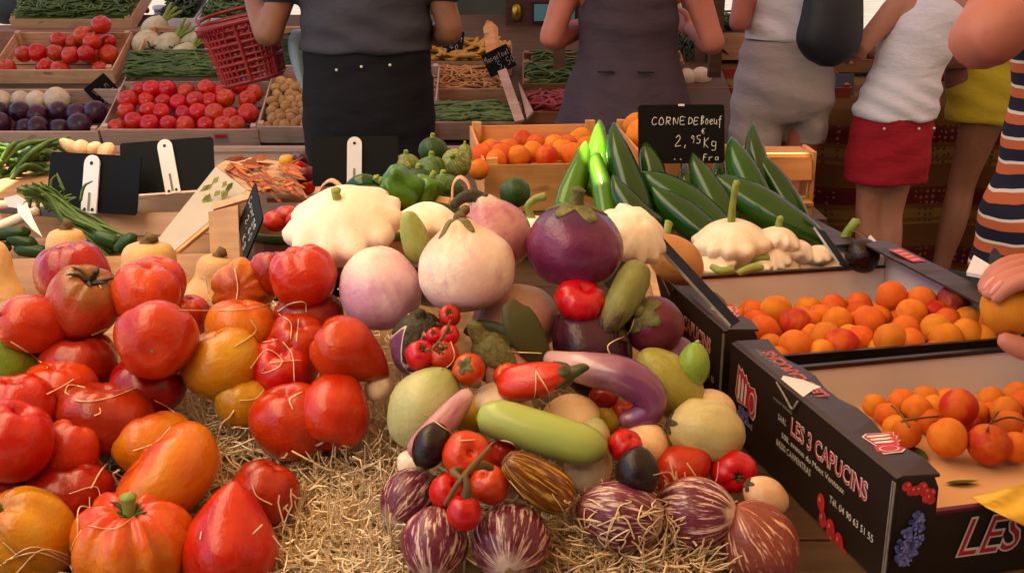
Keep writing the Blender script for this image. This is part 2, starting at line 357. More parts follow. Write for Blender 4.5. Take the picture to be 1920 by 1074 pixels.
def orient(axis, roll=0.):
    z = camdir(axis); x = Vector((1, 0, 0)); x = (x - z*x.dot(z))
    if x.length < .1: x = Vector((0, 1, 0)) - z*z.y
    x.normalize(); y = z.cross(x); return basis(x, y, z) @ Matrix.Rotation(roll, 4, 'Z')
FG = []           # foreground bodies, for the loose straw
def fruit(name, spec, mat, px, py, rw, rl, d, axis, label, cat, roll=0., group=None, squash=1., nu=40, nv=26):
    fr = Fruit(**spec); c = W(px, py, d); k = d/F
    o = obj(name, fr.mesh(name, mat, nu, nv)); o.matrix_world = Matrix.Translation(c) @ orient(axis, roll) @ Matrix.Diagonal((rw*k, rw*k*squash, rl*k, 1))
    tag(o, label, cat, group); o['_r'] = rw*k; FG.append(o); return o, fr
def part_tube(parent, name, P, mat, seg=8, sx=1., n=None):
    return obj(name, mesh(name, *tube(P, seg, n=n, sx=sx), mat), parent)
def tomato_calyx(o, z0=.66, size=.42, mat='stemdark', stem=True, seed=0, lift=.08):
    r = random.Random(seed); parts = []
    for k in range(6):
        a = k*math.pi/3 + r.uniform(-.3, .3); L = size*r.uniform(.7, 1.2); rise = lift*r.uniform(.3, 1.6)
        P = [(0, 0, z0, .035), (math.cos(a)*L*.4, math.sin(a)*L*.4, z0+.1+rise*.3, .06), (math.cos(a+.1)*L*.8, math.sin(a+.1)*L*.8, z0+.14+rise, .045), (math.cos(a+.25)*L*1.15, math.sin(a+.25)*L*1.15, z0+.1+rise*1.6, .006)]
        parts.append(tube(P, 5, n=7))
    obj('calyx', mesh('calyx', *join(parts), mat), o)
    if stem: part_tube(o, 'stem', [(0, 0, z0, .07), (.02, .02, z0+.22, .055), (.08*r.uniform(-1, 1), .07, z0+.36, .07)], mat, 7)
def scar(o, fr, t=0., r=.1, mat='scar'):
    th = np.linspace(0, 2*np.pi, 12, endpoint=False); P = fr.at(th, t if t else .03)
    c = P.mean(0); Q = c + (P-c)/np.maximum(np.linalg.norm((P-c)[:, :2], axis=1)[:, None], 1e-6)*r*(1+.3*np.sin(3*th)[:, None]); s_ = -1 if t < .5 else 1
    Q[:, 2] = fr.at(0., 0. if t < .5 else 1.)[2] + s_*.012
    V = np.vstack([Q, [[c[0], c[1], Q[0, 2]+s_*.03]]]); obj('blossom_scar', mesh('blossom_scar', V, [((j, (j+1) % 12, 12) if s_ > 0 else ((j+1) % 12, j, 12)) for j in range(12)], mat), o)

TOM = dict(prof='tomato')
def T(seed, lobes=7, ld=.14, noise=.045, prof='tomato', lp=.55, wt='top', **k): return dict(prof=prof, seed=seed, lobes=lobes, ld=ld*1.25, noise=noise, lp=lp, wt=wt, **k)
UP = (0, .95, .3)
# ---------------------------------------------------------------- foreground heap: tomatoes
# spec, material, px, py, half width, half height, lift, axis, roll, label, calyx
toms = [
 (T(1, 6, .12), 'darkred', 138, 518, 67, 62, .15, (-.15, .8, .3), 0, 'dark red tomato topmost in front of the butternut squashes, behind the russet tomato', 0),
 (T(2, 9, .09), 'brownred', 157, 567, 70, 64, .145, (.42, .70, .55), .4, 'russet tomato with a dry green calyx on its shoulder', 'dry'),
 (T(3, 4, .07), 'red', 60, 607, 55, 60, .135, (-.95, .1, .5), 0, 'smooth red tomato with its stem turned to the side above the green tomato', 'side'),
 (T(4, 5, .10), 'red', 273, 550, 63, 56, .15, (.2, .85, .2), 0, 'smooth bright red tomato leaning on the orange red one below the middle butternut squash', 0),
 (T(5, 6, .10), 'orangered', 293, 530, 53, 48, .12, (.2, .9, .1), 0, 'dull orange red tomato just below the middle butternut squash', 0),
 (T(6, 5, .22, .06), 'red', 293, 637, 76, 68, .15, (-.2, .25, -.9), 1.2, 'big lumpy red tomato showing its blossom scar beside the amber tomatoes', 'scar'),
 (T(7, 6, .12), 'red', 357, 592, 40, 36, .075, UP, 0, 'small red tomato half hidden behind the ribbed amber tomato', 0),
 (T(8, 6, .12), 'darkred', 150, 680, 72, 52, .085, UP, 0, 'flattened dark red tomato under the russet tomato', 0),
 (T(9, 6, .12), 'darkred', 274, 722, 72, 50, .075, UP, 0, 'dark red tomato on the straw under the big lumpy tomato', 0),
 (T(10, 6, .12), 'red', 110, 733, 72, 52, .085, UP, 0, 'red tomato squeezed behind the wide tomato with straw across it', 0),
 (T(11, 7, .10), 'darkred', 197, 785, 94, 64, .075, (.05, .95, .1), 0, 'wide flattened red tomato with a bent straw lying across its top', 0),
 (T(12, 6, .12), 'red', 32, 768, 76, 62, .10, UP, 0, 'red tomato at the picture edge under the green tomato', 0),
 (T(13, 5, .08), 'red', 22, 825, 78, 70, .12, (.3, .7, .2), 0, 'large smooth red tomato at the picture edge above the yellow ribbed tomato', 0),
 (T(14, 6, .12), 'orangered', 128, 850, 58, 60, .075, (.3, .8, 0), 0, 'orange red tomato wedged beside the large smooth tomato', 0),
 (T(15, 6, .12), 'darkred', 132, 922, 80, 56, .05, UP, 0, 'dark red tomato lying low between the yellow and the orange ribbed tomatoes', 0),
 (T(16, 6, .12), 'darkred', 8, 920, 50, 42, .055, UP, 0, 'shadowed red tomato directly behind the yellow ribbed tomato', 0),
 (T(17, 7, .12), 'greentom', 15, 678, 68, 62, .085, (-.3, .9, .2), 0, 'green unripe tomato with a shrivelled calyx', 'dry'),
 (T(18, 9, .30, wt='bot'), 'amber', 455, 545, 60, 42, .12, (0, .05, -.95), 1.5, 'ribbed amber tomato with puckered blossom end, topmost of the amber ones', 'amb'),
 (T(19, 6, .12), 'amber', 455, 615, 69, 50, .11, (.1, .9, .1), 0, 'wide amber tomato directly under the ribbed amber one', 0),
 (T(20, 5, .08), 'yellow', 417, 681, 76, 60, .10, (-.3, .85, .2), 0, 'big smooth yellow orange tomato beside the lumpy red tomato', 0),
 (T(21, 6, .12), 'yellow', 456, 750, 56, 46, .065, (.1, .9, .2), 0, 'small yellow tomato alone at the straw edge', 0),
 (T(22, 6, .26, .05, lp=.5), 'red', 570, 519, 64, 54, .17, (-.25, .9, .3), .5, 'deeply ribbed red tomato in front of the big white pattypan squash', 0),
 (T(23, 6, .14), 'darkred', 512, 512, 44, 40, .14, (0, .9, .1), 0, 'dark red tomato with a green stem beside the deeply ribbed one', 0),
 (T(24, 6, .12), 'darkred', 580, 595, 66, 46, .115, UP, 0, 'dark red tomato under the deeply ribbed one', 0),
 (T(25, 6, .15), 'red', 560, 640, 56, 50, .11, (.1, .6, .7), 0, 'red tomato with a dark stem pit and a pale straw on it', 'pit'),
 (T(26, 7, .14), 'red', 532, 690, 66, 54, .09, (0, .6, .7), 0, 'red tomato tangled in curled straw', 0),
 (T(27, 4, .12, prof='heart'), 'red', 657, 660, 64, 70, .13, (-.75, .5, .2), .4, 'angular red tomato pointing towards the small white egg shaped fruit', 0),
 (T(28, 5, .14, prof='heart'), 'red', 627, 765, 72, 72, .085, (-.1, -.75, .3), .3, 'heart shaped red tomato standing point up behind the round one on the straw', 0),
 (T(29, 5, .08), 'red', 546, 790, 77, 66, .07, (-.1, .85, .35), .9, 'glossy round red tomato alone on the straw', 0),
 (T(30, 7, .12), 'orange', 287, 832, 74, 56, .06, (-.3, .9, 0), 0, 'orange tomato behind the long flat orange one', 0),
 (T(31, 5, .12), 'orange', 312, 898, 118, 66, .07, (-.72, .62, .2), .3, 'long lumpy orange tomato, biggest of all', 0),
 (T(32, 10, .40, .03, lp=.6), 'orange', 250, 1020, 110, 84, .06, (.04, .90, .42), .2, 'ribbed orange tomato with a thick green stem', 'stem'),
 (T(33, 9, .38, .03, lp=.6), 'yellow', 55, 1005, 84, 84, .06, (-.55, .65, .5), .2, 'yellow ribbed tomato with a dark green stem', 'stemdark'),
 (T(34, 5, .15, prof='heart'), 'red', 432, 1012, 95, 88, .055, (-.05, -.93, .12), .4, 'red heart tomato standing point up beside the ribbed orange one', 0),
 (T(35, 5, .12), 'darkred', 494, 925, 68, 58, .05, (.3, .7, 0), 0, 'dark red tomato leaning behind the point up heart tomato on the straw', 0),
]
for i, (sp, m, px, py, rw, rh, lift, ax, roll, lab, cal) in enumerate(toms):
    d = dbed(py, lift)
    o, fr = fruit('tomato', sp, m, px, py, rw, rh/.85, d, ax, lab, 'tomato', roll)
    if cal == 'dry': tomato_calyx(o, size=.5, mat='calyxdark', seed=i)
    elif cal == 'side': tomato_calyx(o, size=.6, mat='stemdark', seed=i, lift=.2)
    elif cal == 'scar': scar(o, fr, 0, .05)
    elif cal == 'pit': scar(o, fr, 1., .12, 'calyxdark')
    elif cal == 'stem':
        tomato_calyx(o, .55, .3, 'stemdark', False, 4, .1)
        part_tube(o, 'stem', [(0, 0, .52, .13), (0, .0, .72, .10), (.0, .04, .93, .12), (.0, .06, 1.06, .15)], 'stem', 10)
    elif cal == 'stemdark': tomato_calyx(o, .55, .4, 'stemdark', True, 9, .12)

# ---------------------------------------------------------------- foreground heap: eggplants and squashes
def egg(name, spec, mat, px, py, rw, rl, lift, ax, label, cat='eggplant', roll=0., cap=None, stem=None, sq=1., dd=0., sc=None):
    d = dbed(py, lift)+dd; o, fr = fruit(name, spec, mat, px, py, rw, rl, d, ax, label, cat, roll, squash=sq)
    if cap: m, kw = cap; obj('calyx', fr.cap('calyx', m, **kw), o)
    if stem: m, P = stem; part_tube(o, 'stem', P, m, 9)
    if sc: scar(o, fr, 0, sc)
    return o, fr
G = lambda seed, prof='globe', **k: dict(prof=prof, seed=seed, noise=k.pop('noise', .03), **k)
egg('eggplant', G(1, lobes=5, ld=.05, wt='all'), 'violetegg', 712, 541, 76, 80, .155, (-.25, .75, .45), 'pale violet round eggplant between the pattypan squash and the biggest white eggplant', roll=1)
egg('eggplant', G(2, 'globetop', lobes=6, ld=.07, wt='top'), 'whiteegg', 874, 500, 93, 88, .20, (-.16, .9, .2), 'biggest white round eggplant with a brown knotted stem', roll=.6,
    cap=('calyx', dict(teeth=4, base=.015, amp=.17, off=.025, seed=3, sharp=3)), stem=('stembrown', [(0, 0, .95, .12), (.08, 0, 1.08, .13), (.16, .02, 1.12, .09), (.24, .0, 1.2, .11), (.30, 0, 1.22, .05)]))
egg('eggplant', G(3, 'globetop', lobes=5, ld=.08), 'pinkegg', 925, 440, 72, 74, .21, (-.3, .9, .1), 'pink eggplant with a dark hooked stem behind the biggest white one', dd=.05, roll=.4,
    cap=('calyxdark', dict(teeth=4, base=.02, amp=.08, off=.03, seed=1)), stem=('calyxdark', [(0, 0, .92, .2), (-.2, 0, 1.1, .18), (-.5, 0, 1.12, .14), (-.8, .0, 1.02, .12)]))
egg('eggplant', G(4, lobes=6, ld=.05, wt='all'), 'purpleegg', 1078, 463, 90, 80, .20, (.02, .93, .26), 'glossy purple round eggplant with a broad star calyx', roll=.2,
    cap=('calyx', dict(teeth=5, base=.10, amp=.13, off=.03, seed=6, sharp=1.5)), stem=('calyx', [(0, 0, .98, .17), (0, 0, 1.12, .15), (.02, 0, 1.3, .15), (.03, 0, 1.36, .17)]))
PP = lambda seed, l=9, ld=.13: dict(prof='pattypan', seed=seed, lobes=l, ld=ld*1.7, wt='eq', lp=.75, noise=.02)
def pattypan(*a, **k): return egg('pattypan_squash', *a, cat='squash', **k)
pattypan(PP(1, 10), 'pattypan', 645, 420, 110, 118, .215, (-.12, .76, .62), 'big white pattypan squash with a short cut stem beside the basket hoop', dd=.06, stem=('stem', [(0, 0, .45, .085), (0, 0, .58, .075), (.02, 0, .66, .09)]))
pattypan(PP(2, 9), 'pattypan', 803, 416, 58, 66, .20, (.1, .9, .4), 'white pattypan squash partly behind the small green eggplant', dd=.12)
pattypan(PP(3, 9, .15), 'pattypan', 1186, 440, 66, 86, .20, (.35, .55, .75), 'white pattypan squash leaning on the purple round eggplant', dd=.07, roll=.4)
pattypan(PP(4, 8), 'pattypan', 1003, 432, 45, 50, .17, (0, .9, .3), 'white squash with a curved green stem behind the purple round eggplant', dd=.12, stem=('stem', [(-.1, 0, .4, .16), (-.3, 0, .9, .15), (0, 0, 1.2, .15), (.42, 0, 1.3, .17)]))
egg('eggplant', G(5, 'long', noise=.03), 'greenegg', 777, 445, 26, 50, .20, (-.25, .9, .3), 'small green eggplant standing between the white pattypan and the biggest white eggplant', dd=-.01)
egg('eggplant', G(6, lobes=5, ld=.05), 'roseegg', 966, 601, 84, 66, .135, (-.1, .9, .2), 'rose brown round eggplant under the biggest white one', dd=.04)
egg('pumpkin', dict(prof='tomato', seed=44, lobes=14, ld=.16, wt='all', lp=.7, noise=.02), 'cherry', 1088, 563, 49, 38, .16, (.25, .6, .5), 'small ribbed red pumpkin shaped fruit under the glossy purple eggplant', 'vegetable', dd=-.01, roll=.3)
egg('eggplant', G(7, 'long', bend=.12), 'olive', 1168, 555, 33, 78, .17, (-.45, -.8, .3), 'olive green long eggplant with a withered calyx leaning on the black carton',
    cap=('calyxbrown', dict(teeth=4, base=.1, amp=.18, off=.05, seed=2)), stem=('calyxbrown', [(0, 0, .9, .3), (.0, 0, 1.15, .16), (0, 0, 1.3, .1)]))
egg('eggplant', G(8), 'wineegg', 1227, 610, 56, 52, .13, (-.55, .45, .55), 'wine red eggplant with a rough green cap against the black carton',
    cap=('calyx', dict(teeth=5, base=.16, amp=.12, off=.05, seed=5)), stem=('calyx', [(0, 0, .9, .25), (0, 0, 1.15, .22)]))
egg('eggplant', G(9), 'darkegg', 1112, 655, 92, 72, .12, (.55, .2, .2), 'big dark plum eggplant behind the curled purple one', dd=.03,
    cap=('calyxbrown', dict(teeth=4, base=.05, amp=.1, off=.03, seed=5)))
egg('eggplant', G(10, 'egg'), 'lilacegg', 1268, 668, 38, 44, .11, (-.7, .2, .1), 'small lilac eggplant behind the green fig shaped one', dd=.03)
egg('eggplant', G(11, 'egg'), 'figgreen', 1300, 685, 31, 45, .115, (.12, .9, .2), 'green fig shaped eggplant leaning on the carton corner', stem=('stem', [(0, 0, .95, .16), (0, 0, 1.05, .15)]))
o, fr = egg('eggplant', G(12), 'lilacegg', 785, 645, 54, 66, .125, (.1, .7, .6), 'violet eggplant wrapped in a dark pointed calyx with white edges', dd=.0, roll=.5,
    cap=('calyxdark', dict(teeth=5, base=.16, amp=.26, off=.05, seed=8, sharp=1.6)), stem=('calyxdark', [(0, 0, .95, .22), (0, .1, 1.2, .18)]))
obj('calyx_edge', fr.cap('calyx_edge', 'whiteegg', teeth=5, base=.2, amp=.28, off=.03, seed=8, sharp=1.6), o)
egg('eggplant', G(13, 'long', noise=.03), 'roseegg', 945, 690, 46, 70, .12, (-.55, .75, .3), 'pink eggplant with a thick ridged green calyx beside the orange striped tomato', dd=.01,
    cap=('calyx', dict(teeth=4, base=.32, amp=.14, off=.1, seed=5)), stem=('calyx', [(0, 0, .9, .5), (0, 0, 1.2, .38), (.1, 0, 1.5, .3)]))
egg('eggplant', G(14, 'egg'), 'palegreen', 795, 765, 66, 84, .10, (.55, .8, .1), 'big pale green eggplant on the straw beside the little white egg shaped one', dd=-.02, sc=.09)
egg('eggplant', G(15, 'egg'), 'ivory', 711, 724, 27, 31, .085, (-.3, -.6, .5), 'little round ivory eggplant beside the heart shaped tomatoes', sc=.1)
egg('eggplant', G(16, 'egg'), 'khaki', 1258, 722, 52, 86, .10, (-.62, .75, .1), 'long khaki eggplant leaning on the black carton below the fig shaped one', dd=.02)
egg('eggplant', G(17, 'egg', lobes=11, ld=.055, wt='all', noise=.05, lp=.9), 'wrinkly', 1322, 810, 64, 76, .085, (-.93, .25, .25), 'pale yellow wrinkled eggplant against the printed carton', cap=('calyxbrown', dict(teeth=4, base=.03, amp=.08, off=.03, seed=2)))
egg('eggplant', G(33, 'egg'), 'cream', 1338, 775, 48, 42, .09, (.6, .3, 0), 'cream pink eggplant peeping over the wrinkled one', dd=.05)
egg('eggplant', G(18, 'egg'), 'mustard', 881, 775, 40, 38, .125, (.2, .9, .3), 'shiny mustard yellow eggplant behind the long pale green one', dd=.04)
egg('eggplant', G(19, 'egg'), 'ivory', 943, 757, 60, 36, .12, (.2, .9, .3), 'ivory eggplant under the red wrinkled pepper', dd=.02)
egg('eggplant', G(20, 'egg'), 'cream', 1068, 784, 58, 44, .11, (-.2, .9, .2), 'cream eggplant with tan streaks behind the long pale green one', dd=.03)
egg('eggplant', G(21, 'egg'), 'ivory', 1102, 866, 46, 62, .085, (-.1, .85, .1), 'ivory egg shaped eggplant under the tip of the long green one', dd=.02)
egg('eggplant', G(34, 'egg'), 'palegreen', 1115, 818, 30, 36, .12, (.1, .9, .1), 'pale green eggplant hidden behind the long green one', dd=.02)
egg('eggplant', G(22, 'long', noise=.05), 'amberstripe', 1010, 903, 42, 78, .095, (-.78, .58, .25), 'amber brown eggplant with golden streaks beside the red vine tomatoes', dd=-.02,
    cap=('calyxbrown', dict(teeth=5, base=.03, amp=.05, off=.03, seed=3)))
egg('eggplant', G(23, 'egg'), 'striped', 768, 935, 56, 62, .06, (.5, .55, -.45), 'purple eggplant streaked with white whose pale tip points to the straw', dd=.01, sc=.08)
egg('eggplant', G(24, 'egg'), 'striped', 815, 1016, 64, 70, .06, (.05, .8, -.5), 'purple eggplant streaked with white in front of the red vine tomatoes', dd=.0, sc=.07)
egg('eggplant', G(25, 'egg'), 'striped', 958, 1015, 74, 78, .06, (.05, .45, -.85), 'roundest purple eggplant, its white streaks running to a pale tip facing forward', sc=.09)
egg('eggplant', G(26, 'egg'), 'striped', 1163, 964, 68, 84, .085, (-.9, .1, -.3), 'dark purple streaked eggplant with curls of straw over it', dd=.01, sc=.14)
egg('eggplant', G(27, 'egg'), 'striped', 1302, 960, 69, 80, .07, (-.85, .0, -.4), 'purple eggplant with bold white streaks below the red pepper pieces', sc=.1)
egg('eggplant', G(28, 'egg'), 'stripedbrown', 1422, 1018, 74, 86, .06, (-.5, .8, .2), 'reddish brown faintly streaked eggplant against the front of the printed carton', dd=.02)
egg('eggplant', G(29, 'egg'), 'ivory', 772, 872, 31, 26, .07, (.5, .4, -.6), 'small ivory eggplant above the purple streaked one on the straw', sc=.12)
egg('eggplant', G(30, 'egg'), 'blackegg', 1195, 886, 42, 50, .095, (.05, .9, .1), 'small black eggplant in the middle of the red fruits', dd=-.03)
egg('eggplant', G(31, 'egg'), 'cream', 1435, 930, 36, 48, .075, (-.75, .5, .3), 'small cream eggplant with a brown dot lying against the carton', dd=-.0, cap=('calyxbrown', dict(teeth=4, base=.05, amp=.08, off=.05, seed=2)))
egg('eggplant', G(32, 'egg'), 'cream', 1213, 832, 44, 40, .09, (.4, .6, .2), 'cream eggplant behind the red grooved tomato', dd=.02)
egg('tomato', T(51, 6, .12), 'cherry', 1172, 836, 33, 34, .10, (.3, .5, .5), 'red grooved tomato in front of the cream eggplant and the curled purple one', 'tomato', dd=-.01)
egg('pepper', dict(prof='egg', seed=52, noise=.04), 'cherry', 1277, 880, 46, 62, .075, (.75, .5, .1), 'smooth red pepper behind the bold streaked eggplant', 'pepper', dd=.02)
o, fr = egg('pepper', dict(prof='tomato', seed=53, lobes=4, ld=.2, noise=.04), 'cherry', 1375, 882, 42, 40, .075, (.1, -.2, .95), 'red pepper with a dark stem under the wrinkled pale eggplant', 'pepper', dd=.02)
tomato_calyx(o, .62, .25, 'stemdark', True, 3)
egg('tomato', T(54, 5, .1), 'cherry', 1133, 742, 28, 24, .08, UP, 'small red tomato inside the loop of the curled purple eggplant', 'tomato', dd=.0)
egg('tomato', T(55, 5, .1), 'cherry', 1172, 775, 26, 26, .09, UP, 'small red tomato under the tip of the curled purple eggplant', 'tomato', dd=.03)
egg('eggplant', G(56, 'egg'), 'mustard', 1130, 790, 34, 26, .08, UP, 'mustard eggplant glimpsed below the curled purple one', dd=.02)
egg('tomato', T(57, 5, .1), 'cherry', 946, 850, 30, 34, .085, UP, 'dark small tomato between the long green eggplant and the amber streaked one', 'tomato', dd=.0)
egg('tomato', T(58, 8, .1), 'orangered', 952, 706, 28, 26, .125, (-.2, .5, .7), 'small orange tomato touching the red wrinkled pepper', 'tomato', dd=-.02)
o, fr = egg('tomato', T(59, 5, .06), 'orangered', 879, 692, 31, 31, .135, (-.25, .3, .85), 'round orange red tomato facing forward with its grey green stem scar', 'tomato', dd=-.03)
obj('calyx', fr.cap('calyx', 'calyx', teeth=4, base=.12, amp=.08, off=.06, seed=2), o)
o, fr = egg('pepper', dict(prof='long', seed=60, lobes=3, ld=.1, wt='all', noise=.06), 'cherry', 1000, 714, 36, 72, .13, (.85, .2, .3), 'red wrinkled pepper with a thick dark green cap', 'pepper', dd=-.03,
    cap=('leafolive', dict(teeth=5, base=.16, amp=.1, off=.08, seed=2)), stem=('leafolive', [(0, 0, .9, .4), (0, .1, 1.15, .3), (.1, .3, 1.4, .22)]))
# purple pink eggplant whose dark tip points at the viewer
egg('eggplant', G(61, 'long', bend=.1), 'pinkegg', 826, 795, 27, 84, .112, (.6, .65, -.3), 'slim pink eggplant lying diagonally with a dark green tip', dd=-.02)
egg('eggplant', G(62, 'egg'), 'blackegg', 808, 836, 34, 48, .108, (-.35, -.75, .4), 'dark green tipped small eggplant above the ivory one', dd=-.02, stem=('calyx', [(0, 0, .85, .3), (0, 0, 1.02, .22)]))
def tubefruit(name, P, mat, label, cat, seg=20, capmat=None, n=30, bump=None, stem=None, group=None):
    o = worldmesh(name, tube([(*W(x, y, d), r*d/F) for x, y, d, r in P], seg, n=n, bump=bump), mat); tag(o, label, cat, group); FG.append(o)
    if stem:
        m, Q, nm = stem; worldmesh(nm, tube([(*W(x, y, d), r*d/F) for x, y, d, r in Q], 10), m, o)
    return o
dl = dbed
tubefruit('eggplant', [(905, 783, 1.155, 26), (935, 786, 1.15, 37), (1000, 806, 1.14, 40), (1060, 825, 1.135, 41), (1105, 836, 1.135, 36), (1130, 841, 1.14, 20)], 'greenegg',
    'long pale green eggplant lying across the heap', 'eggplant', 24, stem=('calyxbrown', [(868, 738, 1.165, 6), (876, 758, 1.150, 9), (889, 776, 1.145, 22), (902, 783, 1.142, 33), (912, 785, 1.146, 37)], 'calyx'))
n_ = NT('eggplant_purple_pink'); f_ = n_.ramp(n_.math('ADD', n_.z('X'), n_.math('MULTIPLY_ADD', n_.noise(22), .09, -.045)), -.05, .02)  # pale pink towards one end paints highlights into the skin colour
MT['curl'] = n_.out(n_.mix(f_, rgb('c99a96'), n_.mix(n_.noise(14), rgb('5e2446'), rgb('84446a'))), .25, .5, .3)
tubefruit('eggplant', [(1030, 672, 1.25, 16), (1062, 683, 1.23, 25), (1112, 693, 1.21, 33), (1170, 706, 1.20, 37), (1212, 736, 1.20, 36), (1216, 768, 1.20, 30), (1190, 785, 1.20, 22), (1166, 787, 1.20, 13)], 'curl',
    'curled purple and pink eggplant hooked like a question mark', 'eggplant', 22, n=44, stem=('calyxdark', [(1000, 660, 1.26, 9), (1022, 666, 1.25, 17), (1046, 680, 1.236, 30), (1066, 690, 1.228, 32)], 'calyx'))
# big olive calyx leaves over the rose eggplant
o = worldmesh('calyx_leaf', tube([(*W(1040, 690, 1.27), .004), (*W(1010, 660, 1.25), .016), (*W(978, 610, 1.24), .022), (*W(962, 570, 1.24), .013), (*W(966, 563, 1.24), .003)], 12, n=16, sx=.35), 'leafolive')
tag(o, 'large olive green calyx leaf standing up in front of the rose brown eggplant', 'leaf'); FG.append(o)
o = worldmesh('calyx_leaf', tube([(*W(1025, 690, 1.26), .006), (*W(960, 645, 1.265), .018), (*W(900, 620, 1.275), .014), (*W(872, 622, 1.28), .004)], 12, n=14, sx=.35), 'leafolive')
tag(o, 'olive green calyx leaf lying flat towards the vine tomatoes', 'leaf'); FG.append(o)
# vine tomatoes
def truss(items, stemP, label_prefix, d, extra):
    for (px, py, r, dd, ax, lab, seed) in items:
        o, fr = fruit('tomato', T(seed, 6, .05, .03), 'cherry', px, py, r, r*1.08, d+dd, ax, lab, 'tomato')
        if extra: tomato_calyx(o, .7, .5, 'stembrown', False, seed, .15)
    o = worldmesh('vine_stem', join([tube([(*W(x, y, dd), rr) for x, y, dd, rr in P], 7) for P in stemP]), 'stembrown')
    tag(o, label_prefix, 'stem')
dt = dbed(900, .10)
truss([(875, 852, 46, .0, (.2, .2, .8), 'uppermost and largest of the front cluster of vine tomatoes', 1), (838, 921, 34, -.01, (.4, .4, .5), 'vine tomato of the front cluster touching the white streaked eggplants', 2),
       (919, 908, 37, -.02, (-.3, .6, .5), 'vine tomato of the front cluster beside the amber streaked eggplant', 3), (870, 962, 33, -.05, (.1, .9, .1), 'lowest of the front cluster of vine tomatoes', 4)],
      [[(835, 945, dt-.09, .0022), (860, 905, dt-.10, .0028), (885, 875, dt-.09, .003), (918, 838, dt-.06, .0022)], [(866, 898, dt-.10, .0022), (850, 884, dt-.075, .004), (862, 880, dt-.06, .0035)],
       [(872, 890, dt-.10, .0024), (876, 912, dt-.10, .004), (873, 930, dt-.095, .005)], [(880, 880, dt-.09, .0022), (905, 872, dt-.07, .004), (920, 876, dt-.05, .004)]], 'forked brown stem of the front cluster of vine tomatoes', dt, False)
dt2 = dbed(640, .15)
truss([(843, 592, 21, .0, (0, .3, .7), 'topmost small tomato of the rear cluster below the biggest white eggplant', 11), (815, 630, 17, -.01, (0, .4, .8), 'smallest tomato of the rear vine cluster beside the dark pointed calyx', 12),
       (842, 628, 20, -.02, (0, .4, .8), 'small tomato in the middle of the rear vine cluster', 13), (788, 667, 29, -.03, (.3, .5, .7), 'tomato of the rear vine cluster lying on the violet eggplant', 14), (833, 668, 29, -.03, (-.2, .5, .7), 'lower tomato of the rear vine cluster above the big pale green eggplant', 15)],
      [[(845, 600, dt2-.04, .0014), (832, 628, dt2-.05, .0018), (812, 655, dt2-.055, .002)], [(822, 640, dt2-.055, .0014), (838, 652, dt2-.06, .002)]], 'thin stem of the rear cluster of small vine tomatoes', dt2, True)
# butternuts behind the tomatoes
for px, py, rw, rl, d, ax, lab in [(-8, 535, 58, 100, 1.62, (-.1, .97, .2), 'tall butternut squash at the edge of the plank'), (126, 478, 54, 66, 1.66, (.05, .97, .25), 'butternut squash beside the scallions'),
        (282, 500, 72, 62, 1.60, (0, .97, .25), 'broad butternut squash standing in the middle of its row'), (405, 522, 56, 60, 1.57, (.15, .95, .25), 'pinkish butternut squash beside the folded chalk sign')]:
    o, fr = egg('butternut_squash', dict(prof='butternut', seed=int(px), noise=.03), 'butternut', px, py+16, rw*1.08, rl, 0, ax, lab, 'squash', dd=d-dbed(py+16, 0), stem=('stembrown', [(0, 0, .96, .22), (.05, 0, 1.1, .16), (.12, 0, 1.18, .2)]))
# ---------------------------------------------------------------- the setting
def struct(name, VF, mat): 
    o = worldmesh(name, VF, mat, smooth=False); o['kind'] = 'structure'; return o
MT['paving'] = flat('paving', '4a443e', .8, '5a5249', 3, bump=.2, bsc=20)
struct('ground', ([(-90, -40, 0), (90, -40, 0), (90, 160, 0), (-90, 160, 0)], [(0, 1, 2, 3)]), 'paving')
n_ = NT('awning_canvas'); tr = n_.n('ShaderNodeBsdfTranslucent'); df = n_.n('ShaderNodeBsdfDiffuse')      # cream panel added for key light from the upper left; brick red elsewhere
pan = n_.math('GREATER_THAN', n_.z('X'), -.62+.4)
n_.l(n_.mix(pan, (.98, .84, .60, 1), (.22, .135, .07, 1)), tr.inputs[0]); n_.l(n_.mix(pan, (.6, .5, .4, 1), (.22, .12, .08, 1)), df.inputs[0])
ms = n_.n('ShaderNodeMixShader'); n_.l(n_.math('MULTIPLY_ADD', pan, -.15, .8), ms.inputs[0]); n_.l(df.outputs[0], ms.inputs[1]); n_.l(tr.outputs[0], ms.inputs[2])
n_.l(ms.outputs[0], n_.t.nodes['Material Output'].inputs[0]); MT['awning'] = n_.m
n_ = NT('awning_canvas_dark'); tr = n_.n('ShaderNodeBsdfTranslucent'); tr.inputs[0].default_value = (.24, .18, .21, 1); df = n_.n('ShaderNodeBsdfDiffuse'); df.inputs[0].default_value = (.12, .09, .10, 1)
ms = n_.n('ShaderNodeMixShader'); ms.inputs[0].default_value = .4; n_.l(df.outputs[0], ms.inputs[1]); n_.l(tr.outputs[0], ms.inputs[2])
n_.l(ms.outputs[0], n_.t.nodes['Material Output'].inputs[0]); MT['awningdark'] = n_.m
AZ = 2.45
def through(p):                      # where the sun's ray to p crosses the awning: a hole is cut there to let a sun patch through
    t = (AZ-p.z)/SUN.z; return p.x+SUN.x*t, p.y+SUN.y*t
holes = []
for p, hx, hy in ((W(1112, 275, 2.16), .026, .055), (W(1475, 298, 2.31), .045, .006), (W(1120, 325, 2.09), .010, .03)):
    x, y = through(p); holes.append((x-hx, x+hx, y-hy, y+hy))
xs = sorted({-1.55, 2.9, *[h[0] for h in holes], *[h[1] for h in holes]}); ys = sorted({-.9, 2.75, *[h[2] for h in holes], *[h[3] for h in holes]})
V = [(x, y, AZ) for y in ys for x in xs]; nx = len(xs); Fs = []
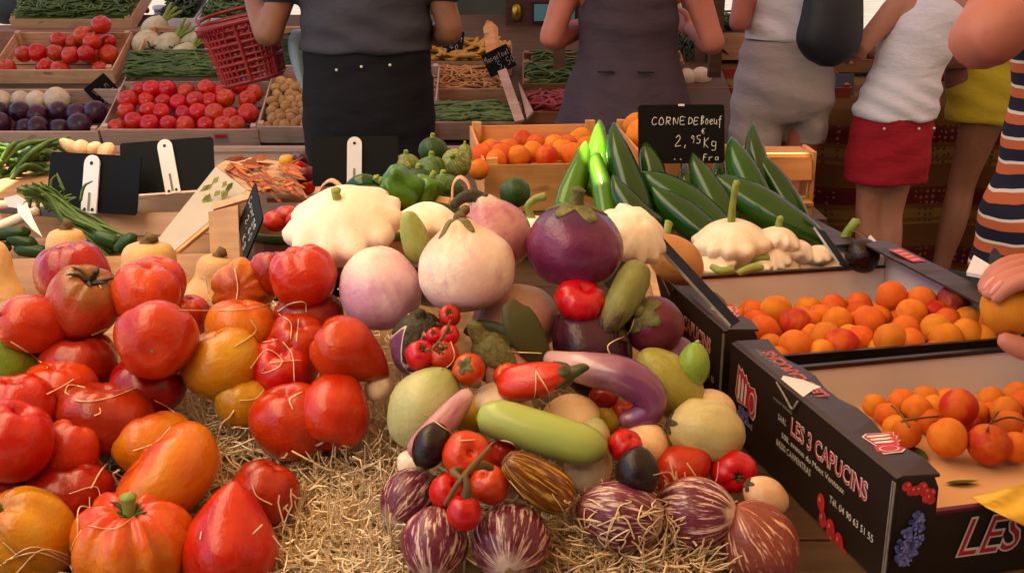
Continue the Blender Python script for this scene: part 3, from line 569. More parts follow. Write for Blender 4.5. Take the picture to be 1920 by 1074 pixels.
for j in range(len(ys)-1):
    for i in range(nx-1):
        mx, my = (xs[i]+xs[i+1])/2, (ys[j]+ys[j+1])/2
        if not any(a < mx < b and c < my < d for a, b, c, d in holes): Fs.append((j*nx+i, j*nx+i+1, (j+1)*nx+i+1, (j+1)*nx+i))
aw = empty('market_awning', Matrix.Translation((-.4, .9, AZ)), 'cream canvas awning stretched over the front vegetable stall', 'awning')
cv = worldmesh('canvas', (V, Fs), 'awning', aw, False)
MT['pole'] = flat('awning_pole', '8a8a88', .4, metal=.8)
for x, y in ((-1.5, -.85), (2.85, -.85), (-1.5, 2.7), (2.85, 2.7)): worldmesh('pole', tube([(x, y, 0, .02), (x, y, AZ-.005, .02)], 8, n=2), 'pole', aw)
aw = empty('stall_awning', Matrix.Translation((0, 5.4, 2.7)), 'dark reddish awning over the rear vegetable stall', 'awning')
worldmesh('canvas', ([(-4.2, 2.72, 2.7), (4.5, 2.72, 2.7), (4.5, 8, 2.5), (-4.2, 8, 2.5)], [(0, 1, 2, 3)]), 'awningdark', aw, False)
for x, y in ((-4.1, 3.0), (4.4, 3.0), (-4.1, 7.9), (4.4, 7.9)): worldmesh('pole', tube([(x, y, 0, .02), (x, y, 2.49, .02)], 8, n=2), 'pole', aw)

# ---------------------------------------------------------------- front table, tilted board, straw
tb = empty('display_table', Matrix.Translation((0, 1.4, 0)), 'long trestle table carrying the front vegetable display', 'table')
TZ = .775
for k in range(9):
    y0 = .72+k*.19; xr_ = .98 if k < 5 else .66; worldmesh('plank', box(xr_+1.4, .186, .025, ((xr_-1.4)/2, y0+.09, TZ-.0125), .001), 'table', tb, False)
for x in (-1.3, .6):
    for y in (.8, 2.3): worldmesh('leg', box(.06, .06, TZ-.027, (x, y, (TZ-.027)/2)), 'table', tb, False)
bd = empty('display_board', Matrix.Translation((-.4, 1.2, .8)), 'tilted wooden tray holding the tomatoes, the eggplants and the straw', 'tray')
def bp(x, y, dzz=0): return (x, y, bed(y)+dzz)
V, Fs = [], []
for k in range(5):
    y0, y1 = .80+k*.145, .80+k*.145+.142; s_ = slab([bp(-1.3, y0, -.02), bp(.19, y0, -.02), bp(.19, y1, -.02), bp(-1.3, y1, -.02)], .012); worldmesh('plank', s_, 'wood', bd, False)
worldmesh('side_rail', slab([(.215, .80, TZ+.003), (.215, 1.70, TZ+.003), (.215, 1.70, bed(1.7)+.0), (.215, .8, bed(.8)+.02)], .012), 'wood', bd, False)
worldmesh('front_rail', slab([(-1.3, .79, TZ+.003), (.19, .79, TZ+.003), (.19, .79, bed(.8)+.01), (-1.3, .79, bed(.8)+.01)], .012), 'wood', bd, False)
# straw mat: bumpy base + strands
def sbump(x, y): return .006*math.sin(31*x+3)*math.sin(27*y) + .006*math.sin(13*x-17*y) + .004*math.sin(53*x+40*y)
NX, NY = 120, 70; V = []; xr, yr = (-.95, .20), (.815, 1.50)
for j in range(NY):
    for i in range(NX):
        x = xr[0]+(xr[1]-xr[0])*i/(NX-1); y = yr[0]+(yr[1]-yr[0])*j/(NY-1); V.append((x, y, bed(y)+.002+sbump(x, y)))
Fs = [(j*NX+i, j*NX+i+1, (j+1)*NX+i+1, (j+1)*NX+i) for j in range(NY-1) for i in range(NX-1)]
o = worldmesh('straw_bed', (V, Fs), 'strawbase'); tag(o, 'matted brown wood wool under the tomatoes and eggplants', 'straw', kind='stuff')
def strand(c, L, curl, up, r, wid, n=9, flatn=None):
    a = r.uniform(0, 6.283); k = r.gauss(0, curl); pts = []; p = Vector(c); el = r.gauss(0, up)
    for i in range(n):
        pts.append(p.copy()); dirv = Vector((math.cos(a)*math.cos(el), math.sin(a)*math.cos(el), math.sin(el)+.25*math.cos(a)*0)); p = p + dirv*(L/(n-1))
        a += k*L/(n-1) + r.gauss(0, .12); el += r.gauss(0, .3)
    return pts
def ribbon(pts, wid):
    V, Fs = [], []; n = len(pts)
    for i, p in enumerate(pts):
        t = (pts[min(i+1, n-1)]-pts[max(i-1, 0)]).normalized(); v = t.cross(Vector((.3, -.7, .65))).normalized(); u = v.cross(t)
        for j in range(3):
            a = 2.0944*j; V.append(p + v*math.cos(a)*wid + u*math.sin(a)*wid*.7)
    for i in range(n-1):
        for j in range(3):
            a, b = i*3+j, i*3+(j+1) % 3; Fs.append((a, b, b+3, a+3))
    return V, Fs
r_ = random.Random(3); A = []; B = []
# areas seen bare: (px0, py0, px1, py1, strands, pale)
for (x0, y0, x1, y1, num, pale) in ((520, 800, 770, 1090, 2500, 0), (350, 700, 480, 850, 620, 0), (1030, 1003, 1380, 1110, 2000, 1), (-20, 700, 560, 1090, 1100, 0), (700, 700, 1400, 1090, 700, 0), (380, 480, 740, 720, 160, 0)):
    for k in range(num):
        px, py = r_.uniform(x0, x1), r_.uniform(y0, y1); d = dbed(py, r_.uniform(.0, .012)); c = W(px, py, d)
        if not (.80 < c.y < 1.50 and -.97 < c.x < .2): continue
        h = sbump(c.x, c.y) + r_.uniform(.001, .012) + (.022*max(0, math.sin((px-1030)/350*math.pi)) if pale else 0); c.z = bed(c.y)+.002+h+(r_.random()**3)*.015
        pts = strand(c, r_.uniform(.03, .09) if not pale else r_.uniform(.03, .08), 40 if pale else 32, .30, r_, 0)
        for p in pts: p.z = max(p.z, bed(p.y)+.001)
        (B if pale else A).append(ribbon(pts, r_.uniform(.0007, .0014)))
o = worldmesh('wood_wool', join(A), 'straw'); tag(o, 'curled golden wood wool strewn around the tomatoes', 'straw', kind='stuff')
o = worldmesh('wood_wool', join(B), 'strawpale'); tag(o, 'pale curled wood wool heap in front of the streaked eggplants', 'straw', kind='stuff')

# loose straws lying on the fruit
bpy.context.view_layer.update()
Vb, Fb = [], []
for o in FG:
    k = len(Vb); mw = o.matrix_world; Vb.extend(mw @ v.co for v in o.data.vertices); Fb.extend([tuple(i+k for i in p.vertices) for p in o.data.polygons])
bvh = BVHTree.FromPolygons(Vb, Fb); eye = Vector((0, 0, H))
def drape(poly, wid=.0007, n=14):
    P2 = spline([(x, y, 0) for x, y in poly], n); pts = []
    last = None
    for x, y, _ in P2:
        dr = (W(x, y, 1)-eye).normalized(); hit = bvh.ray_cast(eye, dr)
        dist = hit[3] if hit[0] is not None else (W(x, y, dbed(y, .012))-eye).length
        if last is not None: dist = max(min(dist, last+.012), last-.012)
        last = dist; pts.append(eye + dr*(dist-.0025))
    return ribbon(pts, wid)
D = [[(122, 735), (150, 752), (205, 745), (255, 727)], [(122, 735), (128, 722), (160, 726)], [(335, 581), (400, 582), (470, 578), (520, 565)], [(440, 502), (446, 540), (442, 568)], [(383, 515), (390, 550), (402, 575)],
     [(520, 584), (545, 569), (572, 567), (574, 585)], [(522, 588), (545, 605), (545, 635)], [(470, 690), (500, 655), (530, 675), (520, 690), (490, 700), (495, 690)], [(530, 640), (548, 665), (552, 715)], [(505, 680), (540, 676), (565, 675)], [(560, 598), (556, 640)],
     [(475, 622), (490, 640), (520, 636)], [(690, 762), (712, 775), (760, 755), (765, 735)], [(760, 690), (770, 700), (800, 688), (835, 690), (852, 670), (845, 640)], [(735, 720), (745, 690), (780, 672)], [(795, 775), (830, 800), (850, 815), (848, 835)], [(862, 826), (890, 824)],
     [(905, 855), (925, 828), (955, 828), (975, 845)], [(1005, 695), (1003, 740), (990, 770)], [(1005, 695), (1030, 740), (1028, 770)], [(1190, 598), (1178, 625), (1140, 648), (1150, 675)], [(955, 900), (985, 935)], [(900, 645), (950, 658), (1015, 662)],
     [(170, 915), (200, 870), (240, 862)], [(130, 925), (180, 912), (190, 935)], [(145, 1000), (150, 950), (190, 960)], [(165, 985), (215, 990), (255, 965)], [(0, 1060), (60, 1025), (120, 1045), (180, 1074)], [(10, 1050), (70, 1035), (140, 1060)], [(30, 1074), (80, 1030), (150, 1050)],
     [(1060, 955), (1100, 935), (1130, 950)], [(1120, 985), (1170, 970), (1190, 1010)], [(1090, 990), (1105, 1020), (1130, 990)], [(1210, 1000), (1245, 965), (1275, 990)], [(1225, 890), (1255, 885), (1265, 900)], [(1195, 1030), (1220, 985), (1240, 1030)],
     [(1035, 925), (1060, 965), (1068, 1010), (1085, 960)], [(250, 845), (290, 830), (320, 800)], [(20, 640), (60, 665), (90, 690)], [(165, 535), (180, 528), (190, 540)], [(545, 1010), (560, 975), (575, 960)], [(440, 650), (480, 620), (470, 600)], [(600, 855), (640, 835), (680, 850)]]
for k in range(26):
    x, y = r_.uniform(1050, 1290), r_.uniform(930, 1030); D.append([(x, y), (x+r_.uniform(-30, 30), y+r_.uniform(-30, 20)), (x+r_.uniform(-40, 40), y+r_.uniform(-10, 40)), (x+r_.uniform(-30, 30), y+r_.uniform(10, 50))])
for k in range(14):
    x, y = r_.uniform(-10, 700), r_.uniform(560, 1070); a = r_.uniform(0, 6.3); L = r_.uniform(12, 40); b = a+r_.uniform(-1, 1)
    D.append([(x, y), (x+L*math.cos(a), y+L*math.sin(a)*.6), (x+L*math.cos(a)+L*math.cos(b), y+L*.6*(math.sin(a)+math.sin(b)))])
o = worldmesh('loose_straw', join([drape(p, r_.uniform(.0006, .001), 16) for p in D]), 'strawpale'); tag(o, 'loose pale straws lying across the tomatoes and eggplants', 'straw', kind='stuff')

# unseen plastered fronts added beside and behind to block low sky light
MT['plaster'] = flat('plaster', '8a7460', .9, '9c8670', 2, bump=.2, bsc=8); MT['shutter'] = flat('shutter', '3f4a48', .6)
def house(name, x0, y0, x1, y1, hh, nx_, lab):
    a, b = Vector((x0, y0, 0)), Vector((x1, y1, 0)); u = (b-a).normalized(); n = Vector((-u.y, u.x, 0)); L_ = (b-a).length; root = empty(name, basis(u, n, (0, 0, 1), a), lab, 'building')
    obj('wall', mesh('wall', *box(L_, 4, hh, (L_/2, 2, hh/2)), 'plaster', False), root); obj('roof', mesh('roof', *box(L_+.6, 4.6, .25, (L_/2, 2, hh+.126)), 'wooddark', False), root)
    for i in range(nx_):
        for z in (1.1, 4.2): obj('window', mesh('window', *box(1.0, .06, 1.5, (L_*(i+.5)/nx_, -.031, z+.8)), 'shutter', False), root)
house('house', 14, -5.5, -4, -5.5, 8, 5, 'plain plastered house behind the photographer with grey shutters'); house('house', 9, 14, 9, -5.2, 8, 5, 'long plastered house along the far side of the square')
# ---------------------------------------------------------------- printed cartons
def text_me(body, width, mat, h=None, shear=0., off=0., dep=.0):
    cu = bpy.data.curves.new('lettering', 'FONT'); cu.body = body; cu.size = 1; cu.shear = shear; cu.offset = off; cu.extrude = 0; cu.resolution_u = 3
    o = bpy.data.objects.new('lettering', cu); me = bpy.data.meshes.new_from_object(o); bpy.data.objects.remove(o)
    A = np.array([tuple(v.co) for v in me.vertices]); lo, hi = A.min(0), A.max(0); sx = width/(hi[0]-lo[0]); sy = (h/(hi[1]-lo[1])) if h else sx
    A = (A-[lo[0], lo[1], 0])*[sx, sy, 1]; me.vertices.foreach_set('co', A.astype(np.float32).ravel()); me.materials.clear(); me.materials.append(MT[mat]); me.name = 'lettering'; me.update(); return me
def lettering(par, body, M4, width, h, mat='inkwhite', outline=None, shear=0., lift=.0006, name='lettering'):
    if outline:
        obj(name, text_me(body, width*1.012, outline, h*1.10, shear, .035), par, M4 @ Matrix.Translation((-width*.006, -h*.05, lift)))
        lift += .0005
    obj(name, text_me(body, width, mat, h, shear, -.004 if outline else .0), par, M4 @ Matrix.Translation((0, 0, lift)))
def poly(par, name, pts, mat, M4, lift): obj(name, mesh(name, [(x, y, lift) for x, y in pts], [tuple(range(len(pts)))], mat, False), par, M4)
def emblem(par, M4, s):
    out = [(-.02, .30), (.06, 1.02), (.2, .93), (.27, 1.0), (.4, .88), (.5, .93), (.6, .78), (.68, .80), (.72, .72), (.95, .78), (1.08, .62), (1.08, .16), (.98, .0), (.74, .06), (.66, .18), (.12, .12)]
    ins = [(.5+(x-.5)*.93, .5+(y-.5)*.92) for x, y in out]
    poly(par, 'emblem', [(x*s, y*s) for x, y in out], 'inkwhite', M4, .0006); poly(par, 'emblem', [(x*s, y*s) for x, y in ins], 'inkred', M4, .0011)
    for k in range(3):
        x = .14+k*.17; poly(par, 'emblem', [(a*s, b*s) for a, b in ((x, .22), (x+.09, .22), (x+.12, .6), (x+.08, .84-.05*k), (x+.02, .8-.05*k))], 'inkwhite', M4, .0016)
    c = [(.88+.15*math.cos(a)*1, .39+.26*math.sin(a)) for a in np.linspace(0, 6.28, 17)[:-1]]; poly(par, 'emblem', [(x*s, y*s) for x, y in c], 'inkwhite', M4, .0016)
    c = [(.88+.12*math.cos(a), .39+.22*math.sin(a)) for a in np.linspace(0, 6.28, 17)[:-1]]; poly(par, 'emblem', [(x*s, y*s) for x, y in c], 'inkred', M4, .0021)
def disc_print(par, name, cs, mat, M4, lift=.0008):
    V, Fs = [], []
    for q, (x, y, r, e) in enumerate(cs):
        k = len(V); V += [(x+r*math.cos(a), y+r*e*math.sin(a), lift+q*.00004) for a in np.linspace(0, 2*math.pi, 13)[:-1]]; Fs.append(tuple(range(k, k+12)))
    o = obj(name, mesh(name, V, Fs, mat, False), par, M4); return o
def carton(p0, yaw, L, Wd, Hh, label, front='full', flapw=.05, rightflap=True, back_h=None, mats=('boxinside', 'boxfloor')):
    """p0: top of the near left corner; x runs right, y back, z up from the bottom"""
    M4 = Matrix.Translation((p0[0], p0[1], p0[2]-Hh)) @ Matrix.Rotation(yaw, 4, 'Z'); root = empty('fruit_carton', M4, label, 'box'); t = .005
    def P(name, b, mat): return obj(name, mesh(name, *b, mat, False), root)
    def panel(name, L_, W_, T_, c, outm, inm, axis):
        o = P(name, box(L_, W_, T_, c), outm); o.data.materials.append(MT[inm])
        for f in o.data.polygons:
            if (f.normal*axis[1])[axis[0]] > .9: f.material_index = 1
        return o
    panel('side_panel', t, L, Hh, (t/2, L/2, Hh/2), 'boxblack', mats[0], (0, 1))
    panel('side_panel', t, L, Hh, (Wd-t/2, L/2, Hh/2), 'boxblack', 'boxwhite', (0, -1))
    bh = back_h or Hh-.047
    panel('back_panel', Wd-2*t-.001, t, bh, (Wd/2, L-t/2, bh/2), 'boxblack', mats[0], (1, -1))
    P('floor_panel', box(Wd-2*t-.001, L-2*t-.001, .004, (Wd/2, L/2, .015 if front == 'low' else .004)), mats[1])
    fh = Hh-.047
    panel('front_panel', Wd-2*t-.001, t, fh, (Wd/2, t/2, fh/2), 'boxblack', mats[0], (1, 1))
    if True:
        P('corner_panel', slab([(.005, -.0005, .0), (.052, -.0005, .0), (.050, -.0005, Hh-.016), (.044, -.0005, Hh-.003), (.005, -.0005, Hh-.001)], .0045), 'boxblack')
        P('rim', box(Wd-.06, .0065, .004, (Wd/2+.02, t/2, fh+.002)), 'wineegg' if front == 'low' else 'boxblack')
        for k in (0, 1): P('carton_edge', box(.0015, .0015, Hh-.004, (-.0012, -.0012+.004*k, Hh/2-.002)), 'boxedge')
    P('rim', box(Wd-.014, .009, .006, (Wd/2, L-.004, bh+.003)), 'boxblack')
    # flap folded inwards over the left side, rounded at the edge
    for sx, on in ((0, True), (1, rightflap)):
        if not on: continue
        prof = [(0, Hh-.004), (.002, Hh), (.007, Hh+.0025), (flapw, Hh-.0005), (flapw, Hh-.004), (.007, Hh-.002)]; V = []; Fs = []; n = 13
        for j in range(n):
            y = L*j/(n-1); cut = (.018 if .50 < j/(n-1) < .62 else 0.) if sx == 0 else 0.
            wob = .003*math.sin(j*1.7+sx)
            for x, z in prof:
                xx = x if x < .006 else x+wob*(x/flapw)
                V.append(((xx if not sx else Wd-xx), y, z + (wob*.6 if x > .03 else 0)))
        k = len(prof)
        for j in range(n-1):
            for i in range(k):
                a, b = j*k+i, j*k+(i+1) % k; Fs.append((a, b, b+k, a+k) if sx else (a, a+k, b+k, b))
        Fs += [tuple(range(k)), tuple(range((n-1)*k, n*k))]
        P('flap', (V, Fs), 'boxtop')
    return root
pz = H-.515
c1 = carton(W(1680, 897, 1.104), R(13.2), .40, .495, .125, 'black printed carton nearest the front with a low front panel and few apricots', 'low')
c2 = carton(W(1359, 621, 1.512), R(11.5), .388, .468, .125, 'black printed carton full of apricots behind the front one', 'full')
# prints on the side that faces the eggplants: reads towards the front
def side(root, s, z): return basis((0, -1, 0), (0, 0, 1), (-1, 0, 0), (-.0005, s, z))
def top(x, s): return basis((0, 1, 0), (-1, 0, 0), (0, 0, 1), (x, s, 0))
def prints(c, L, Hh):
    lettering(c, 'LES 3 CAPUCINS', side(c, .218, Hh-.050), .172, .021, 'inkred', 'inkwhite')
    lettering(c, 'S.A.R.L.', side(c, .252, Hh-.046), .022, .008)
    lettering(c, '508, avenue du Mont Ventoux', side(c, .240, Hh-.066), .150, .0085)
    lettering(c, '84200 CARPENTRAS', side(c, .252, Hh-.080), .088, .0085)
    lettering(c, 'Tél. 04 90 63 51 55', side(c, .118, Hh-.088), .092, .0085)
    lettering(c, 'PRODUIT DE FRANCE', side(c, .268, Hh-.026), .05, .004, 'inkgrey')
    emblem(c, side(c, .375, Hh-.078), .058); lettering(c, 'Fils Gérard', side(c, .365, Hh-.092), .045, .009)
    M4 = side(c, .18, 0)
    disc_print(c, 'berry_print', [(.045, Hh-.098, .0085, 1.3), (.052, Hh-.116, .0085, 1.3), (.070, Hh-.118, .010, 1.2), (.076, Hh-.131, .010, 1.2), (.090, Hh-.124, .010, 1.2), (.088, Hh-.139, .009, 1.2), (.102, Hh-.136, .010, 1.2)], 'inkberry', M4)
    rr = random.Random(5); disc_print(c, 'grape_print', [(.01+rr.gauss(0, .007), rr.uniform(.018, .05), .0045, 1) for k in range(26)], 'inkgrape', side(c, .36, 0))
    z = Hh+.0012
    lettering(c, 'LES 3 CAPUCINS', top(.038, .205) @ Matrix.Translation((0, 0, z)), .15, .015, 'inkred', 'inkpink')
    lettering(c, 'Les Fruits du Mont', top(.022, .29) @ Matrix.Translation((0, 0, z)), .075, .006, 'inkgrey')
    emblem(c, basis((0, -1, 0), (1, 0, 0), (0, 0, 1), (.010, .098, z)), .045)
    P = [(.004, .262), (.012, .272), (.030, .252), (.040, .228), (.026, .222), (.004, .205)]
    obj('torn_patch', mesh('torn_patch', [(x, y, z+.0016) for x, y in P][::-1], [tuple(range(6))], 'boxinside', False), c)
    obj('torn_edge', mesh('torn_edge', *tube([(-.002, .262, z-.002, .0012), (-.002, .235, z-.012, .0016), (-.0025, .216, z-.018, .0016), (-.002, .206, z-.004, .0014)], 6, n=12), 'boxedge'), c)
prints(c1, .40, .125); prints(c2, .388, .125)
MT['grapelight'] = flat('ink_grape_light', '8a8cc0', .4)
fM = basis((1, 0, 0), (0, 0, 1), (0, -1, 0), (0, -.001, 0))
lettering(c1, 'LES 3 CAPUCINS', fM @ Matrix.Translation((.082, .026, 0)), .38, .043, 'inkred', 'inkwhite', .35)
disc_print(c1, 'berry_print', [(.012, .116, .0055, 1), (.018, .110, .0055, 1), (.024, .110, .006, 1), (.030, .113, .006, 1), (.034, .107, .006, 1), (.037, .100, .006, 1), (.041, .105, .0055, 1), (.042, .097, .005, 1)], 'inkberry', fM)
disc_print(c1, 'berry_print', [(x+.0015, y+.002, .0014, 1) for x, y in ((.012, .116), (.018, .110), (.024, .110), (.030, .113), (.034, .107), (.037, .100), (.041, .105))], 'inkpink', fM, .0016)
rr = random.Random(8); disc_print(c1, 'grape_print', [(.027+rr.uniform(-1, 1)*.013*math.sin(math.pi*min(1, max(.12, (q-.020)/.066)))**.8-.25*(.075-q), q, .0030, 1) for q in [rr.uniform(.028, .084) for k in range(110)]], 'inkgrape', fM)
rr = random.Random(9); disc_print(c1, 'grape_print', [(.027+rr.uniform(-1, 1)*.012*math.sin(math.pi*min(1, max(.12, (q-.020)/.066)))**.8-.25*(.075-q), q, .0011, 1) for q in [rr.uniform(.028, .084) for k in range(80)]], 'grapelight', fM, .0056)
o_ = obj('emblem', mesh('emblem', [(.432, .25, .1282), (.456, .25, .1282), (.456, .33, .1282), (.432, .33, .1282)], [(0, 1, 2, 3)], 'inkred', False), c2)
for k in range(4): obj('emblem', mesh('emblem', [(.435, .256+k*.018, .1286), (.453, .260+k*.018, .1286), (.453, .267+k*.018, .1286), (.435, .263+k*.018, .1286)], [(0, 1, 2, 3)], 'inkpink', False), c2)
disc_print(c1, 'berry_print', [(x-.002, y+.003, .0022, 1.3) for x, y in ((.045, .027), (.052, .009), (.070, .007), (.076, -.006+.0), (.090, .001))], 'inkpink', side(c1, .18, 0), .0016)
# apricots
APM = [Fruit('round', seed=k, crease=.10, noise=.03).mesh('apricot', None, 24, 16) for k in range(5)]
def apricot(loc, r, mat, label, group=None, rs=None, cat='apricot'):
    rs = rs or rnd; me = APM[rs.randrange(5)]; key = me.name+mat
    m2 = bpy.data.meshes.get(key)
    if m2 is None: m2 = me.copy(); m2.name = key; m2.materials.clear(); m2.materials.append(MT[mat])
    o = obj('apricot', m2); q = Quaternion((rs.gauss(0, 1), rs.gauss(0, 1), rs.gauss(0, 1), rs.gauss(0, 1))).normalized()
    o.matrix_world = Matrix.Translation(loc) @ q.to_matrix().to_4x4() @ Matrix.Diagonal((r, r*.97, r*rs.uniform(.95, 1.05), 1)); return tag(o, label, cat, group)
GA = 'apricots in the full carton'
def apr(lst, zc, group, lab, box_):
    for px, py, wd, up, mat in lst:
        d = dz(py, zc+up); q = box_.matrix_world.inverted() @ W(px, py, d); rr_ = wd/2*d/F
        q.y = min(max(q.y, rr_+.008), .375-rr_); q.x = max(q.x, rr_+.007); apricot(box_.matrix_world @ q, rr_, mat, lab.get((px, py), lab[0]), group if (px, py) not in lab else None)
a = 'apricot'
lab2 = {0: 'orange apricot among the others in the full carton', (1492, 607): 'bright red blushed apricot near the back wall of the full carton', (1786, 563): 'purple red apricot sitting on top in the corner of the full carton', (1671, 556): 'orange apricot perched highest against the white wall of the full carton',
        (1727, 566): 'brownish orange apricot between the perched one and the purple red one', (1570, 602): 'apricot with a deep crease in the middle of the full carton', (1600, 665): 'broad blushed apricot touching the front rim of the full carton', (1546, 665): 'small apricot at the front rim, just beside the broad blushed one', (1668, 637): 'big apricot near the front rim in the middle of the full carton', (1800, 652): 'apricot at the front rim under the reaching hand', (1812, 627): 'apricot second from the rim under the reaching hand', (1722, 652): 'apricot at the front rim between the big one and the hand', (1490, 650): 'large apricot near the flap end of the front rim in the full carton', (1709, 588): 'reddish apricot leaning under the brownish one in the full carton', (1755, 587): 'red apricot squeezed under the purple red one', (1754, 617): 'greenish orange apricot in front of the squeezed red one', (1450, 583): 'apricot alone against the back wall near the shiny sign edge', (1628, 603): 'pale orange apricot beside the one with a deep crease'}
apr([(1450, 583, 56, .0, a), (1492, 607, 62, .005, 'peach'), (1540, 595, 52, .0, a), (1570, 602, 56, .006, a), (1628, 603, 62, .005, a), (1648, 596, 50, .0, a), (1671, 556, 60, .03, a), (1727, 566, 58, .025, a), (1786, 563, 60, .03, 'plum'),
     (1709, 588, 58, .02, a), (1755, 587, 50, .015, 'peach'), (1416, 606, 50, .0, a), (1432, 618, 58, .0, a), (1412, 585, 44, -.005, a), (1490, 650, 64, .01, a), (1548, 634, 62, .012, a), (1592, 632, 50, .0, a), (1612, 638, 56, .005, a), (1668, 637, 62, .014, a), (1697, 618, 56, .012, a),
     (1722, 652, 56, .01, a), (1754, 617, 60, .018, a), (1776, 602, 52, .01, a), (1815, 602, 58, .01, a), (1812, 627, 62, .012, a), (1800, 652, 64, .01, a), (1845, 605, 50, .01, a), (1546, 665, 52, .005, a), (1600, 665, 72, .01, 'peach'), (1520, 605, 48, -.004, a),
     (1518, 628, 46, -.006, a), (1645, 655, 50, -.004, a), (1760, 655, 50, -.004, a), (1445, 650, 50, -.006, a), (1590, 610, 46, -.006, a), (1850, 640, 56, .006, a), (1462, 672, 48, -.004, a), (1680, 600, 44, -.004, a), (1870, 610, 52, .012, a), (1735, 600, 46, -.004, a)], H-.515-.058, GA, lab2, c2)
lab1 = {0: 'orange apricot among the others in the half empty front carton', (1798, 764): 'red cheeked apricot lying on top in the half empty front carton', (1853, 833): 'apricot with a red cheek nearest the front in the half empty carton', (1776, 820): 'large plain orange apricot resting on the carton floor beside the green leaf',
        (1664, 778): 'small apricot beside the flap in the half empty carton, second from the back wall', (1640, 760): 'apricot tucked in the back corner beside the flap of the half empty carton', (1718, 767): 'apricot against the back wall, just before the red cheeked one on top', (1752, 765): 'apricot just behind the red cheeked one in the half empty carton',
        (1700, 812): 'apricot beside the flap emblem, left of the large plain one on the floor', (1830, 775): 'apricot partly behind the red cheeked one on top, on its far side', (1893, 800): 'apricot crossed by a twig beside the one with the red cheek', (1815, 800): 'reddish apricot sunk between the large plain one and the one on top', (1742, 790): 'apricot sunk behind the large plain one on the carton floor',
        (1885, 770): 'apricot at the back wall of the half empty carton above the twig'}
apr([(1664, 778, 48, .0, a), (1718, 767, 54, .004, a), (1752, 765, 50, .0, a), (1798, 764, 74, .03, 'peach'), (1700, 812, 56, .0, a), (1776, 820, 76, .008, a), (1853, 833, 78, .006, 'peach'), (1830, 775, 50, .0, a), (1885, 770, 56, .012, a), (1893, 800, 64, .008, a), (1815, 800, 50, -.01, 'peach'), (1640, 760, 46, .0, a), (1920, 760, 60, .01, a),
     (1742, 790, 52, -.008, a), (1690, 752, 50, .0, a), (1735, 748, 52, .002, a), (1775, 752, 50, .0, a), (1858, 752, 54, .004, a), (1908, 742, 56, .006, a), (1678, 800, 46, -.008, a), (1800, 790, 48, -.008, a), (1905, 838, 60, .0, a), (1925, 815, 60, .0, a), (1860, 775, 46, -.005, a)], H-.515-.085, 'apricots in the front carton', lab1, c1)
def leafmesh(L, wd):
    V = []; n = 9
    for i in range(n):
        u = i/(n-1); h = wd*math.sin(math.pi*u)**.8*(1-.25*u); V += [(L*u, -h, .1*h+.05*L*u*u), (L*u, 0, .05*L*u*u), (L*u, h, .1*h+.05*L*u*u)]
    Fs = [q for i in range(n-1) for q in ((i*3, i*3+3, i*3+4, i*3+1), (i*3+1, i*3+4, i*3+5, i*3+2))]; return V, Fs
for (px, py, a_, lab) in ((1772, 905, .05, 'dark green leaf lying on the pale carton floor'), (1740, 862, 1.9, 'green leaf tucked between two apricots in the half empty carton')):
    z = H-.515-.106; o = obj('leaf', mesh('leaf', *leafmesh(.042, .009), 'leaf')); o.matrix_world = Matrix.Translation(W(px, py, dz(py, z))) @ Matrix.Rotation(a_, 4, 'Z') @ Matrix.Rotation(-.25, 4, 'X'); tag(o, lab, 'leaf')
o = worldmesh('twig', join([tube([(*W(px, py, dz(py, H-.515-.055)), .0014) for px, py in P], 6) for P in ([(1690, 790), (1722, 784), (1760, 780)], [(1672, 760), (1690, 778), (1705, 800)], [(1862, 790), (1895, 782), (1925, 790)], [(1850, 808), (1862, 785), (1872, 772)])]), 'stembrown'); tag(o, 'thin brown twigs lying over the apricots in the half empty carton', 'twig')
# crumpled yellow paper at the front carton's edge
V = []; n = 9
for j in range(n):
    for i in range(n):
        x = .055+.10*i/(n-1) ; u = j/(n-1)
        p = W(1835+ (1990-1835)*i/(n-1) + 30*(u-.5)*(1-i/(n-1)), (930-40*i/(n-1)) + u*(20+110*i/(n-1)), 1.10+.05*(1-u)+.008*math.sin(i*1.3+j)); V.append(p)
o = worldmesh('paper_sheet', (V, [(j*n+i, (j+1)*n+i, (j+1)*n+i+1, j*n+i+1) for j in range(n-1) for i in range(n-1)]), 'yellowpaper'); tag(o, 'crumpled yellow paper hanging over the front edge of the half empty carton', 'paper')
so_ = o.modifiers.new('solid', 'SOLIDIFY'); so_.thickness = .0008
# white scrap on the far flap
pv = [W(1812, 510, 1.72), W(1868, 520, 1.66), W(1876, 508, 1.70), W(1826, 478, 1.77)]
o = worldmesh('paper_scrap', slab(pv[::1], .006), 'white', None, False); tag(o, 'folded white paper scrap on the flap of the full carton', 'paper')

rl = random.Random(21); Mc = c2.matrix_world
for i in range(8):
    for j in range(7):
        x, y = .035+.05*i+rl.uniform(-.006, .006)+(.02 if j % 2 else 0), .035+.048*j+rl.uniform(-.006, .006)
        if x < .45: apricot(Mc @ Vector((x, y, .031)), .0245, 'apricot', 'orange apricot among the others in the full carton', GA, rl)
